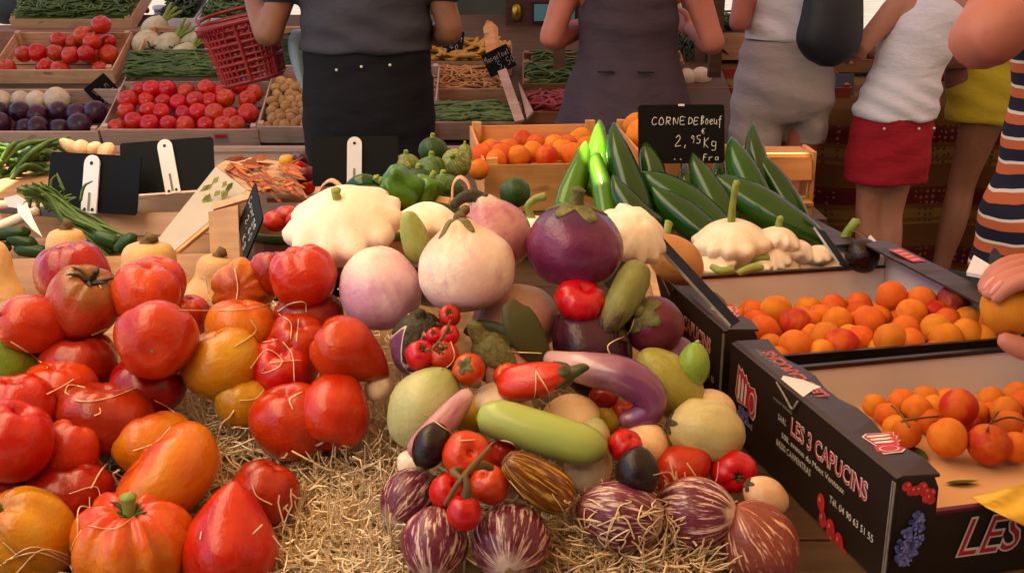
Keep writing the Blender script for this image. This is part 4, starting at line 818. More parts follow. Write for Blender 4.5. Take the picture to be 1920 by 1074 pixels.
# ---------------------------------------------------------------- wooden crates
def plank(root, L, Wd, T, M4, mat='wood', name='plank'):
    return obj(name, mesh(name, *box(L, Wd, T, (0, 0, 0), .0008), mat, False), root, M4)
XA = basis((1, 0, 0), (0, 0, 1), (0, -1, 0)); YA = basis((0, 1, 0), (0, 0, 1), (1, 0, 0)); FLT = basis((1, 0, 0), (0, 1, 0), (0, 0, 1)); ZA = basis((0, 0, 1), (1, 0, 0), (0, 1, 0))
def crate(M4, Wd, D, h, label, mat='wood', nf=1, t=.006, hf=None, post=.022, group=None):
    root = empty('wooden_crate', M4, label, 'crate', group); hf = hf or h; Tr = Matrix.Translation
    bh = (hf-.004*(nf-1))/nf
    for k in range(nf): plank(root, Wd, bh, t, Tr((Wd/2, t/2, bh/2+k*(bh+.004))) @ XA, mat)
    bh = (h-.004)/2
    for k in range(2):
        plank(root, Wd, bh, t, Tr((Wd/2, D-t/2, bh/2+k*(bh+.004))) @ XA, mat)
        for x in (t/2, Wd-t/2): plank(root, D-2*t-.001, bh if k == 0 else bh, t, Tr((x, D/2, bh/2+k*(bh+.004))) @ YA, mat)
    for k in range(4): plank(root, Wd-2*t-.001, D/4-.012, .004, Tr((Wd/2, D/8+k*D/4*.985+.003, .002)) @ FLT, mat)
    for x, y in ((t+post/2, t+post/2), (Wd-t-post/2, t+post/2), (t+post/2, D-t-post/2), (Wd-t-post/2, D-t-post/2)):
        plank(root, h+.012, post, post, Tr((x, y, (h+.012)/2)) @ ZA, mat, 'corner_post')
    return root
def heap(root, meshes, mat, Wd, D, z, r, name, label, cat, group, seed=0, step=1.75, jit=.3, layers=1, slope=0., squash=(.92, 1.05), x0=.012, y0=.012, labels=None, skip=0., tilt=None):
    rs = random.Random(seed); out = []
    for Ly in range(layers):
        nx = max(1, int((Wd-2*x0)/(r*step))); ny = max(1, int((D-2*y0)/(r*step)))
        for j in range(ny):
            for i in range(nx):
                if rs.random() < skip: continue
                q = rs.uniform(.86, 1.1); x = x0+r+(Wd-2*x0-2*r)*((i+(.5 if j % 2 else 0)*.8)/max(nx-.6, 1)) + rs.uniform(-jit, jit)*r; y = y0+r+(D-2*y0-2*r)*j/max(ny-1, 1)+rs.uniform(-jit, jit)*r
                x = min(max(x, x0+r*.8), Wd-x0-r*.8); zz = z + slope*y + Ly*r*1.3 + rs.uniform(-.2, .35)*r
                src = meshes[rs.randrange(len(meshes))]; mm = mat if isinstance(mat, str) else rs.choice(mat); key = src.name.split('.')[0]+'_'+mm+'_'+src.name[-3:]
                me = bpy.data.meshes.get(key)
                if me is None: me = src.copy(); me.name = key; me.materials.clear(); me.materials.append(MT[mm])
                o = obj(name, me); qd = Quaternion((rs.gauss(0, 1), rs.gauss(0, 1), rs.gauss(0, 1), rs.gauss(0, 1))).normalized().to_matrix().to_4x4() if tilt is None else Matrix.Rotation(rs.uniform(0, 6.28), 4, 'Z') @ Matrix.Rotation(rs.uniform(-tilt, tilt), 4, 'X')
                o.matrix_world = root.matrix_world @ Matrix.Translation((x, y, zz)) @ qd @ Matrix.Diagonal((r*q, r*q, r*q*rs.uniform(*squash), 1))
                tag(o, label, cat, group); out.append(o)
    return out
def beans(root, Wd, D, z, mat, label, n, L=.11, r=.0042, seed=0, slope=0., x0=.01, y0=.01, h=.02, ang=.5, name='green_beans', cat='beans'):
    rs = random.Random(seed); A = []
    V = [Vector((x, y, z+slope*y-.004)) for y in (y0, D-.008) for x in (x0, Wd-x0)]; A.append((V, [(0, 1, 3, 2)]))
    for k in range(n):
        l = L*rs.uniform(.6, 1.1); a = rs.gauss(0, ang) + (math.pi if rs.random() < .5 else 0); x, y = rs.uniform(x0+.01, Wd-x0-.01), rs.uniform(y0, D-.01); zz = z+slope*y+rs.uniform(0, h); b = rs.gauss(0, .25); P = []
        for i in range(5):
            u = i/4-.5; px_ = min(max(x+l*u*math.cos(a)-b*l*u*u*math.sin(a), x0), Wd-x0); py_ = min(max(y+l*u*math.sin(a)+b*l*u*u*math.cos(a), y0), D-.01)
            P.append((px_, py_, zz+rs.uniform(-.003, .005)+.02*(u*u)*rs.uniform(-1, 1), r*(1-.75*abs(2*u)**4)))
        A.append(tube(P, 5, n=0, cap=False))
    V, Fs = join(A); V = [root.matrix_world @ Vector(v) for v in V]; o = worldmesh(name, (V, Fs), mat); return tag(o, label, cat, kind='stuff')
LIB = {}
def lib(key, n=4, nu=18, nv=12, **spec):
    if key not in LIB: LIB[key] = [Fruit(seed=k+5, **spec).mesh(key, None, nu, nv) for k in range(n)]
    return LIB[key]
# ---------------------------------------------------------------- middle of the front stall
# apricot crates
fl = W(908, 310, 2.28); M4 = Matrix.Translation((fl.x, fl.y, fl.z-.10)) @ Matrix.Rotation(R(5.5), 4, 'Z')
ca = crate(M4, .32, .51, .10, 'wooden crate of apricots and peaches with its front board split by knots', 'woodwarm', 1, hf=.10)
GM = 'apricots in the wooden crate'
zc = fl.z-.012
for px, py, wd, mat, lab in [(905, 292, 44, 'apricot', 0), (935, 285, 40, 'peach', 0), (940, 292, 46, 'apricot', 0), (972, 293, 44, 'apricot', 'plain orange apricot against the front board of the wooden crate'), (1000, 285, 42, 'apricot', 0), (1025, 293, 44, 'peach', 'red cheeked peach in front in the wooden crate'), (1055, 283, 44, 'apricot', 0), (1040, 272, 40, 'apricot', 0),
        (1075, 290, 46, 'apricot', 0), (980, 263, 40, 'peach', 'russet peach standing out in the middle at the back of the wooden crate'), (1088, 262, 46, 'apricot', 0), (1065, 270, 36, 'apricot', 0), (898, 318, 40, 'apricot', 0), (930, 300, 40, 'apricot', 0), (1005, 270, 38, 'apricot', 0), (1100, 275, 40, 'apricot', 0), (955, 280, 38, 'apricot', 0)]:
    d = 2.36 + (300-py)*.0066; apricot(W(px, py, d), wd/2*d/F, mat, lab or 'apricot among the others in the wooden crate behind the long peppers', None if lab else GM)
heap(ca, APM, 'apricot', .32, .51, .045, .028, 'apricot', 'apricot among the others in the wooden crate behind the long peppers', 'apricot', GM, 3)
f2 = W(1196, 316, 1.86); p2_ = ca.matrix_world @ Vector((.345, 0, 0)); M4 = Matrix.Translation(p2_) @ Matrix.Rotation(R(3), 4, 'Z')
cb = crate(M4, .215, .51, .10, 'small wooden crate of oranges behind the chalk sign', 'woodwarm', 1)
GO = 'oranges in the crate behind the chalk sign'
orm = lib('orange', prof='round', noise=.02)
heap(cb, orm, 'apricot', .215, .51, .07, .036, 'orange', 'orange fruit in the wooden crate behind the chalk sign', 'orange', GO, 5, slope=.06, skip=.1)
worldmesh('support_plank', box(.78, .54, .02, (.26, 2.47, M4.translation.z-.012)), 'table', None, False)['label'] = 'wooden shelf plank under the crates of apricots and oranges'
bpy.data.objects['support_plank']['category'] = 'shelf'
for x in (-.06, .60):
    for y in (2.26, 2.66): worldmesh('leg', box(.05, .05, M4.translation.z-.024-TZ-.001+TZ, (x, y, (M4.translation.z-.024)/2)), 'table', bpy.data.objects['support_plank'], False)

# empty crate standing on edge at the end of the peppers
ke = empty('wooden_crate', Matrix.Translation(W(1470, 400, 2.32)), 'empty wooden crate standing on edge in the sun beside the longest peppers', 'crate')
for P_ in ([(1405, 299), (1520, 297), (1520, 338), (1405, 342)], [(1405, 345), (1474, 343), (1474, 380), (1405, 384)], [(1405, 387), (1520, 384), (1520, 440), (1405, 444)]): worldmesh('plank', ray_slab(P_[::-1], 2.30, -.008), 'woodwarm', ke, False)
q0, q1 = W(1405, 298, 2.30), W(1520, 296, 2.30); worldmesh('plank', box((q1-q0).x, .09, .008, ((q0.x+q1.x)/2, q0.y+.047, q0.z+.006)), 'woodwarm', ke, False)
q0, q1 = W(1476, 381, 2.30), W(1522, 379, 2.30); worldmesh('plank', box((q1-q0).x, .09, .007, ((q0.x+q1.x)/2, q0.y+.03, q0.z)), 'woodwarm', ke, False)
worldmesh('plank', box(.008, .09, .16, (W(1520, 340, 2.30).x+.006, W(1520, 340, 2.30).y+.052, W(1520, 340, 2.30).z-.02)), 'woodwarm', ke, False)
# stroke lettering for chalk
ST = {'C': [[(.9, .85), (.5, 1), (.1, .6), (.15, .15), (.5, 0), (.9, .12)]], 'O': [[(.5, 1), (.1, .6), (.2, .05), (.7, .0), (.9, .5), (.5, 1)]], 'R': [[(.1, 0), (.15, 1)], [(.15, .95), (.8, .9), (.7, .5), (.2, .5), (.85, 0)]], 'N': [[(.1, 0), (.12, .95), (.8, .05), (.85, 1)]],
 'E': [[(.85, .95), (.15, 1), (.1, 0), (.85, .05)], [(.12, .5), (.7, .55)]], 'D': [[(.15, 0), (.2, 1), (.85, .7), (.75, .2), (.1, .02)]], 'B': [[(.15, 0), (.2, 1), (.75, .85), (.3, .55), (.85, .3), (.15, 0)]], 'U': [[(.1, 1), (.15, .15), (.6, 0), (.85, .9)]], 'F': [[(.2, -.3), (.3, 1), (.9, 1)], [(.2, .5), (.7, .55)]],
 'o': [[(.5, .6), (.1, .3), (.4, 0), (.8, .3), (.5, .6)]], 'e': [[(.1, .3), (.8, .35), (.5, .6), (.1, .3), (.4, 0), (.85, .1)]], 'u': [[(.1, .6), (.2, .05), (.6, .05), (.75, .6), (.85, 0)]], 'f': [[(.9, .95), (.5, .9), (.4, -.4)], [(.1, .5), (.8, .55)]],
 '2': [[(.1, .8), (.5, 1), (.8, .7), (.1, 0), (.9, .05)]], ',': [[(.3, .1), (.2, -.2)]], '9': [[(.8, .75), (.4, 1), (.2, .65), (.75, .6), (.7, 0)]], '5': [[(.85, 1), (.2, .95), (.2, .55), (.8, .45), (.6, 0), (.1, .05)]], '€': [[(.9, .9), (.4, .9), (.2, .45), (.5, .05), (.9, .1)], [(.05, .55), (.7, .6)], [(.05, .38), (.65, .42)]],
 'K': [[(.15, 1), (.15, 0)], [(.8, .95), (.2, .45), (.85, 0)]], 'g': [[(.8, .5), (.3, .6), (.2, .2), (.75, .15), (.8, .6), (.75, -.3), (.2, -.25)]], 'r': [[(.15, .6), (.2, 0)], [(.2, .4), (.7, .6)]], 'a': [[(.75, .5), (.3, .55), (.2, .1), (.7, .1), (.75, .6), (.85, 0)]], 'n': [[(.1, .6), (.15, 0)], [(.15, .45), (.6, .55), (.7, 0)]], 'c': [[(.8, .5), (.3, .55), (.2, .1), (.8, .05)]],
 'M': [[(.05, 0), (.15, 1), (.5, .3), (.85, 1), (.95, 0)]], 'i': [[(.3, .6), (.35, 0)]], 'l': [[(.3, 1), (.35, 0)]], 't': [[(.4, 1), (.4, .05), (.7, 0)], [(.1, .65), (.8, .65)]], 'v': [[(.1, .6), (.4, 0), (.8, .6)]], 'h': [[(.1, 1), (.12, 0)], [(.12, .45), (.6, .55), (.7, 0)]], 's': [[(.8, .55), (.2, .5), (.7, .2), (.1, .0)]], '4': [[(.6, 0), (.6, 1), (.1, .35), (.9, .35)]], '0': [[(.5, 1), (.15, .5), (.5, 0), (.85, .5), (.5, 1)]], '3': [[(.15, .95), (.8, .9), (.4, .55), (.8, .3), (.1, 0)]], 'L': [[(.15, 1), (.15, 0), (.8, .05)]], 'P': [[(.15, 0), (.2, 1), (.8, .8), (.2, .5)]], 'V': [[(.1, 1), (.45, 0), (.85, 1)]], 'k': [[(.15, 1), (.15, 0)], [(.7, .6), (.2, .3), (.75, 0)]]}
def chalk(text, x, y, w, h, gap=1.25, slant=.12, r=.0008, seed=1):
    rs = random.Random(seed); out = []; cx = x
    for ch in text:
        for st in ST.get(ch, []):
            P = [(cx + (u+slant*v)*w + rs.gauss(0, .03)*w, y + v*h + rs.gauss(0, .03)*h, 0, r*rs.uniform(.8, 1.25)) for u, v in st]
            out.append(tube(P, 5, n=max(5, 3*len(P))))
        cx += w*gap*(1 if ch != ' ' else .7)
    return out
def sign(px, d, label, th=.0025, clip=None, rows=None, name='price_sign', mat='plastic', rr=None):
    """px: corners tl, tr, br, bl in the picture at depths d"""
    ds = d if isinstance(d, (list, tuple)) else [d]*4; C = [W(x, y, q) for (x, y), q in zip(px, ds)]
    tl, tr, br, bl = C; X = (tr-tl); w_ = X.length; X.normalize(); Y = (tl-bl); Y = (Y-X*Y.dot(X)); h_ = Y.length; Y.normalize(); Z = X.cross(Y)
    root = empty(name, basis(X, Y, Z, bl), label, 'sign'); r = rr or min(w_, h_)*.06; pts = []
    for cx, cy, a0 in ((w_-r, h_-r, 0), (r, h_-r, 90), (r, r, 180), (w_-r, r, 270)): pts += [(cx+r*math.cos(R(a0+q)), cy+r*math.sin(R(a0+q)), 0) for q in (0, 30, 60, 90)]
    obj('plate', mesh('plate', *slab(pts, th), mat, False), root)
    if rows:
        A = []
        for k, (t, x, y, w, h) in enumerate(rows): A += chalk(t, x*w_, y*h_, w*w_, h*h_, seed=k+3, r=.0042*w_)
        V, Fs = join(A); obj('writing', mesh('writing', [(v[0], v[1], v[2]*.3+.0003) for v in V], Fs, 'chalk'), root)
    return root, w_, h_
def clip(root, pts, w_, h_):
    # white plastic clip down the back of the plate: pts (x, y top, x, y bottom, half width) in plate shares
    x0, y0, x1, y1, hw = pts; p0, p1 = Vector((x0*w_, y0*h_, .0022)), Vector((x1*w_, y1*h_, .0022)); u = (p0-p1).normalized(); v = Vector((u.y, -u.x, 0)); hw *= w_
    P = [p1-v*hw, p1+v*hw, p0+v*hw] + [p0 + v*hw*math.cos(a)+u*hw*math.sin(a) for a in np.linspace(0, math.pi, 9)[1:-1]] + [p0-v*hw]
    c = obj('clip', mesh('clip', *slab([p+Vector((0, 0, .0035)) for p in P], .0032), 'white', False), root); L = (p0-p1).length
    def dot(q, r, nm='rivet'): obj(nm, mesh(nm, [tuple(q+Vector((r*math.cos(a), r*math.sin(a), .0042))) for a in np.linspace(0, 6.283, 11)[:-1]], [tuple(range(10))], 'hole', False), c)
    dot(p0+u*hw*.1, hw*.22); dot(p1+u*hw*.4-v*hw*.5, hw*.2); dot(p1+u*hw*.4+v*hw*.5, hw*.2)
    q0, q1 = p1+u*L*.05, p1+u*L*.42; obj('slot', mesh('slot', [tuple(a+Vector((0, 0, .0041))) for a in (q0-v*hw*.16, q0+v*hw*.16, q1+v*hw*.16, q1-v*hw*.16)], [(0, 1, 2, 3)], 'boxedge', False), c)
s1, a1, b1 = sign([(70, 283), (238, 292), (241, 398), (86, 392)], [2.06, 2.0, 1.99, 2.05], 'black price sign seen from behind with a white clip, beside the scallions'); clip(s1, (.49, .82, .50, -.02, .085), a1, b1)
s2, a2, b2 = sign([(213, 270), (388, 257), (395, 352), (228, 366)], [2.06, 2.06, 2.05, 2.05], 'black price sign seen from behind, overlapping the one by the scallions'); clip(s2, (.49, .86, .56, -.05, .08), a2, b2)
s3, a3, b3 = sign([(582, 257), (743, 255), (745, 352), (586, 350)], 1.98, 'dark price sign seen from behind standing beside the round green zucchini'); clip(s3, (.50, .84, .49, .0, .085), a3, b3)
s4, a4, b4 = sign([(1198, 197), (1360, 196), (1357, 306), (1197, 307)], 2.17, 'black chalk sign CORNE DE BOEUF 2,95 above the long green peppers', rows=[('CORNE', .15, .66, .066, .13), ('DE', .575, .66, .055, .12), ('Boeuf', .725, .66, .040, .15), ('2,', .42, .30, .08, .18), ('95', .60, .34, .055, .13), ('€', .73, .50, .04, .09), ('Kg', .75, .27, .07, .17), ('Fra', .74, .05, .055, .10)])
obj('clip', mesh('clip', *box(.012, .004, .002, (a4*.5, b4-.001, .001)), 'white', False), s4)
for k in (0, 1): obj('rivet', mesh('rivet', [(a4*(.42+.07*k)+.0018*math.cos(a), b4*.07+.0018*math.sin(a), .0004) for a in np.linspace(0, 6.283, 9)[:-1]], [tuple(range(8))], 'inkgrey', False), s4)
obj('stake', mesh('stake', *tube([(a4*.5, .0, -.004, .002), (a4*.5, -.12, -.004, .002)], 6, n=2), 'hole'), s4)
s5, a5, b5 = sign([(475, 330), (489, 396), (468, 497), (446, 420)], [1.70, 1.58, 1.56, 1.70], 'chalk written black sign turned edge on beside the wood basket', rows=[('Courge', .08, .62, .11, .16), ('2,40', .3, .34, .12, .18), ('Kg', .5, .1, .12, .14)], rr=.003)
s6, a6, b6 = sign([(1286, 425), (1302, 420), (1386, 606), (1372, 612)], [1.62, 1.66, 1.46, 1.44], 'black price sign with a shiny edge standing edge on in the full carton', rr=.0015)
obj('edge', mesh('edge', *box(.0016, b6*.98, .0032, (.0, b6/2, -.001)), 'steel', False), s6)
s7, a7, b7 = sign([(1532, 428), (1552, 436), (1592, 500), (1574, 494)], [1.94, 1.96, 1.9, 1.88], 'small dark sign with a pale edge beside the purple beetroot', rr=.0015); obj('edge', mesh('edge', *box(.002, b7, .0034, (.0, b7/2, -.001)), 'steel', False), s7)

# long green peppers
def lobed(i, a): return 1+.035*math.sin(3*a+3*i)+.03*math.sin(2*a-5*i+1)
peps = [([(1098, 266, 3), (1094, 285, 13), (1085, 320, 22), (1072, 360, 25), (1062, 395, 24)], 1.76, 'pepperbright', 'sunlit long green pepper leaning outermost beside the apricot crate'),
 ([(1124, 226, 3), (1124, 245, 12), (1122, 280, 21), (1118, 315, 24), (1116, 360, 24)], 1.80, 'pepperbright', 'light green long pepper standing tallest in the sun'),
 ([(1118, 281, 3), (1118, 298, 12), (1124, 330, 19), (1134, 370, 22), (1142, 410, 22)], 1.72, 'pepperbright', 'short sunlit green pepper in front of the tallest one'),
 ([(1151, 231, 3), (1153, 255, 14), (1163, 300, 27), (1180, 350, 32), (1200, 405, 32)], 1.76, 'pepper', 'broad dark green pepper with long highlights beside the sunlit ones'),
 ([(1209, 264, 3), (1213, 285, 15), (1222, 315, 24), (1230, 350, 26), (1236, 390, 24)], 1.78, 'pepper', 'dark green pepper whose tip covers the corner of the chalk sign'),
 ([(1203, 324, 4), (1222, 338, 20), (1262, 365, 32), (1310, 400, 36), (1350, 432, 34)], 1.71, 'pepper', 'wide dark pepper lying diagonally under the chalk sign'),
 ([(1299, 288, 3), (1305, 308, 14), (1322, 345, 25), (1345, 385, 30), (1365, 420, 28)], 1.74, 'pepper', 'glossy pepper pointing up in front of the chalk sign'),
 ([(1286, 308, 3), (1284, 325, 12), (1290, 355, 20), (1300, 395, 20)], 1.80, 'pepper', 'slim pepper in shade behind the glossy one'),
 ([(1371, 258, 3), (1376, 278, 15), (1390, 315, 27), (1410, 355, 30), (1430, 390, 28)], 1.77, 'pepper', 'dark pepper standing beside the sign edge'),
 ([(1412, 232, 3), (1411, 250, 11), (1416, 285, 20), (1426, 325, 22), (1436, 365, 22)], 1.82, 'pepper', 'upright pepper in front of the grey shorts'),
 ([(1338, 330, 4), (1360, 345, 20), (1410, 378, 34), (1470, 418, 37), (1520, 448, 30), (1538, 462, 14)], 1.72, 'pepper', 'longest dark green pepper reaching down towards the beetroot'),
 ([(1352, 292, 3), (1350, 308, 11), (1348, 335, 17), (1350, 370, 18)], 1.82, 'pepper', 'small pepper just beside the sign corner'),
 ([(1420, 285, 4), (1438, 315, 16), (1462, 355, 24), (1490, 400, 24), (1505, 425, 18)], 1.78, 'pepper', 'pepper leaning along the sunlit crate board'),
 ([(1222, 350, 4), (1250, 380, 24), (1290, 415, 33), (1330, 445, 33)], 1.68, 'pepper', 'shaded pepper lowest under the wide one'), ([(1150, 330, 4), (1165, 365, 20), (1190, 400, 28), (1225, 430, 28)], 1.66, 'pepper', 'dark pepper just above the purple round eggplant'),
 ([(1395, 330, 4), (1425, 365, 20), (1470, 400, 28), (1500, 440, 26)], 1.80, 'pepper', 'dark pepper hidden behind the longest one')]
for P, d, m, lab in peps: tubefruit('long_pepper', [(x, y, d+.40-.0005*(y-P[0][1]), r) for x, y, r in P], m, lab, 'pepper', 18, n=26, bump=lobed)
# pattypans and carton behind the full apricot carton
p_ = c2.matrix_world @ Vector((0, .40, 0))
c3 = carton((p_.x+.010, p_.y+.016, p_.z+.115), R(11.5), .34, .42, .115, 'carton of white pattypan squashes in front of the long green peppers', 'full')
z3 = p_.z+.115-.005
def pat(px, py, rw, rl, up, ax, lab, stem=None, seed=0, mat='pattypan', l=9, cat='squash', dd=0):
    d = dz(py, z3+up)+dd; q = c2.matrix_world.inverted() @ W(px, py, d); d += max(0, .425+rw*.85*d/F-q.y); o, fr = fruit('pattypan_squash', PP(seed, l, .13), mat, px, py, rw, rl, d, ax, lab, cat)
    if stem: part_tube(o, 'stem', stem, 'stem', 8)
    return o
pat(1370, 455, 74, 82, .025, (-.05, .93, .35), 'white pattypan squash with a tall green stem in the carton', [(0, 0, .45, .11), (.03, 0, .9, .085), (.1, 0, 1.35, .09), (.14, 0, 1.42, .10)], 71, dd=-.03)
pat(1462, 452, 42, 50, .02, (.3, .9, .2), 'small white pattypan squash at the foot of the longest pepper', [(-.3, 0, .5, .16), (-.35, 0, .85, .16)], 72)
pat(1450, 484, 36, 40, .01, (-.2, .6, .6), 'small white squash with a brown navel', None, 73, dd=-.06); pat(1500, 472, 34, 40, .0, (.4, .8, .3), 'bumpy cream squash at the end of the longest pepper', None, 74); pat(1480, 470, 34, 40, .0, (0, .9, .3), 'white squash wedged between the bumpy cream one and the navelled one', None, 78)
pat(1400, 510, 60, 60, -.012, (0, .95, .3), 'flat cream squash with a fallen green stem in the carton', [(-.3, -.5, .5, .14), (.1, -.6, .62, .12), (.5, -.55, .6, .13)], 75, 'pattypan', 8); pat(1560, 490, 66, 60, -.02, (0, .95, .3), 'flat cream squash with a green stem beside the purple beetroot', [(.25, 0, .45, .16), (.35, .0, .9, .14), (.6, 0, 1.3, .16)], 76, 'pattypan', 8)
pat(1330, 500, 40, 40, -.01, (0, .95, .3), 'cream squash in the carton corner beside the shiny sign edge', None, 77, 'pattypan', 8); pat(1500, 500, 50, 40, -.03, (0, .95, .3), 'flat yellowish squash in the middle of the carton', None, 79, 'ivory', 8)
for x_, y_, r_1, u_, l_ in ((1425, 495, 30, .012, 'small white squash between the navelled one and the stemmed pattypan'), (1535, 478, 30, .005, 'small white squash behind the flat one beside the beetroot'), (1350, 492, 34, .008, 'white squash under the stemmed pattypan against the carton edge'), (1475, 500, 34, -.005, 'lumpy white squash in front of the navelled one')): pat(x_, y_, r_1, r_1*1.05, u_, (rnd.uniform(-.4, .4), .8, .4), l_, None, int(x_), dd=-.03)
for P_, l_ in (([(1335, 500, 1.86, 6), (1352, 508, 1.84, 8), (1375, 506, 1.84, 7)], 'curved green squash stalk lying under the stemmed pattypan'), ([(1385, 512, 1.83, 6), (1410, 502, 1.83, 8), (1430, 501, 1.83, 6)], 'straight green squash stalk lying beside the navelled squash')): tubefruit('squash_stalk', P_, 'stem', l_, 'stalk', 10)
o, fr = fruit('squash', dict(prof='egg', seed=80, noise=.03), 'tansquash', 1265, 487, 44, 62, 1.64, (-.7, .5, .2), 'tan squash with a green stalk behind the corner of the full carton', 'squash'); part_tube(o, 'stem', [(.3, .1, .5, .14), (.75, .4, .7, .13), (1.0, .7, .75, .15)], 'stem', 8)
o, fr = fruit('beetroot', dict(prof='round', seed=81, noise=.05), 'blackegg', 1617, 480, 33, 34, 1.97, (.2, .6, -.3), 'dark round beetroot with thin roots at the carton corner', 'beetroot')
part_tube(o, 'root', [(0, 0, .9, .14), (.1, .2, 1.4, .05), (-.3, .5, 1.9, .03), (-.6, .3, 2.4, .02)], 'stembrown', 6); part_tube(o, 'root', [(0, 0, .9, .1), (-.4, .2, 1.5, .04), (-.9, .9, 1.9, .03), (-1.1, 1.4, 2.0, .02)], 'stembrown', 6)
o = worldmesh('paper_sheet', slab([W(1608, 470, 1.98), W(1650, 490, 1.95), W(1660, 470, 1.98), W(1632, 440, 2.05)], .004), 'white', None, False); tag(o, 'crumpled white paper behind the dark beetroot', 'paper')

# round zucchini, green peppers, basket with hoops
def zu(px, py, rw, rl, d, mat, lab, ax=(0, .9, .3), stem=True, seed=0, spec=None, name='round_zucchini', cat='zucchini'):
    o, fr = fruit(name, spec or dict(prof='round', seed=seed, noise=.035, lobes=8, ld=.03, wt='all'), mat, px, py, rw, rl, d, ax, lab, cat)
    if stem: part_tube(o, 'stem', [(0, 0, .92, .2), (0, 0, 1.12, .17), (.05, 0, 1.22, .19)], 'stem', 8)
    return o
zu(812, 283, 27, 26, 2.02, 'zucchinidark', 'dark green round zucchini topmost of its pile', seed=1); zu(762, 313, 27, 25, 2.0, 'stripezuc', 'pale mottled round zucchini beside the dark price sign', seed=2); zu(810, 322, 33, 30, 1.96, 'zucchini', 'streaked round zucchini in the middle of its pile', seed=3)
zu(856, 306, 28, 28, 1.96, 'stripezuc', 'round zucchini with bright mottling next to the apricot crate', (-.2, .3, .8), seed=4); zu(832, 354, 36, 28, 1.90, 'zucchini', 'flattened streaked zucchini lowest of its pile', seed=5); zu(785, 340, 30, 26, 1.94, 'zucchinidark', 'shaded round zucchini behind the curly green pepper', seed=6); zu(872, 290, 14, 20, 2.0, 'stripezuc', 'small zucchini with a blossom end against the crate', seed=7); zu(848, 322, 24, 22, 2.0, 'zucchinidark', 'dark zucchini between the mottled ones', seed=8)
zu(965, 361, 29, 28, 1.72, 'zucchinidark', 'dark green round zucchini alone in front of the apricot crate', (-.3, .5, -.3), False, 9)
o = zu(750, 356, 42, 42, 1.80, 'pepperbright', 'curly bright green bell pepper on the basket', (-.75, .35, .2), True, 10, dict(prof='bell', seed=10, lobes=4, ld=.35, wt='all', noise=.14), 'bell_pepper', 'pepper')
o = zu(800, 362, 32, 34, 1.82, 'pepperbright', 'green bell pepper with a bright lobe against the basket hoop', (.3, .8, .2), True, 13, dict(prof='bell', seed=12, lobes=4, ld=.3, wt='all', noise=.1), 'bell_pepper', 'pepper')
tubefruit('green_pepper', [(645, 366, 1.80, 5), (660, 352, 1.80, 14), (685, 345, 1.80, 19), (707, 352, 1.81, 15), (714, 338, 1.81, 4)], 'pepper', 'dark green pepper with a curved stalk in front of the dark price sign', 'pepper', 16, bump=lobed)
zu(690, 372, 30, 24, 1.74, 'pepper', 'dark green pepper shadowed by the big pattypan squash', UP, False, 15, dict(prof='bell', seed=14, lobes=4, ld=.2, wt='all'), 'green_pepper', 'pepper')
MT['hoop'] = wood('hoop_wood', 'd2a07c', 'deb492')
bc = W(742, 440, 1.72); bk = empty('wood_basket', Matrix.Translation((bc.x, bc.y, bed(bc.y)+.01)), 'round wooden basket with two bent hoops under the green peppers', 'basket')
br, bz0, bz1 = .125, bed(bc.y)+.01, W(0, 425, 1.62).z
for k in range(26):
    a = 2*math.pi*k/26; u, v = Vector((math.cos(a), math.sin(a), 0)), Vector((-math.sin(a), math.cos(a), 0)); p0, p1 = Vector((bc.x, bc.y, bz0))+u*br*.82, Vector((bc.x, bc.y, bz1))+u*br
    worldmesh('stave', slab([p0-v*.0115, p0+v*.0115, p1+v*.014, p1-v*.014], .003), 'woodwarm', bk, False)
for zz, rr_ in ((bz1-.006, br+.003), (bz0+.03, br*.87+.003)): worldmesh('band', tube([(bc.x+rr_*math.cos(a), bc.y+rr_*math.sin(a), zz, .007) for a in np.linspace(0, 6.283, 41)], 8, n=0, sx=.4, cap=False), 'stemdark', bk)
worldmesh('base', slab([(bc.x+br*.8*math.cos(a), bc.y+br*.8*math.sin(a), bz0+.006) for a in np.linspace(0, 6.283, 21)[:-1]], .006), 'woodwarm', bk, False)
for P in ([(598, 392), (600, 356), (620, 338), (640, 352), (652, 392)], [(848, 372), (850, 345), (862, 332), (878, 345), (884, 392)]):
    Q = [W(x, y, 1.68) for x, y in P]; sp = spline([tuple(q) for q in Q], 18); V, Fs = [], []
    for i, q in enumerate(sp):
        tdir = Vector(sp[min(i+1, 17)]-sp[max(i-1, 0)]).normalized(); n_ = tdir.cross(Vector((0, 1, 0))).normalized()
        for ay, an in ((-.009, -.0015), (.009, -.0015), (.009, .0015), (-.009, .0015)): V.append(Vector(q)+Vector((0, ay, 0))+n_*an)
    for i in range(17):
        for j in range(4): a, b = i*4+j, i*4+(j+1) % 4; Fs.append((a, b, b+4, a+4))
    worldmesh('hoop', (V, Fs), 'hoop', bk)
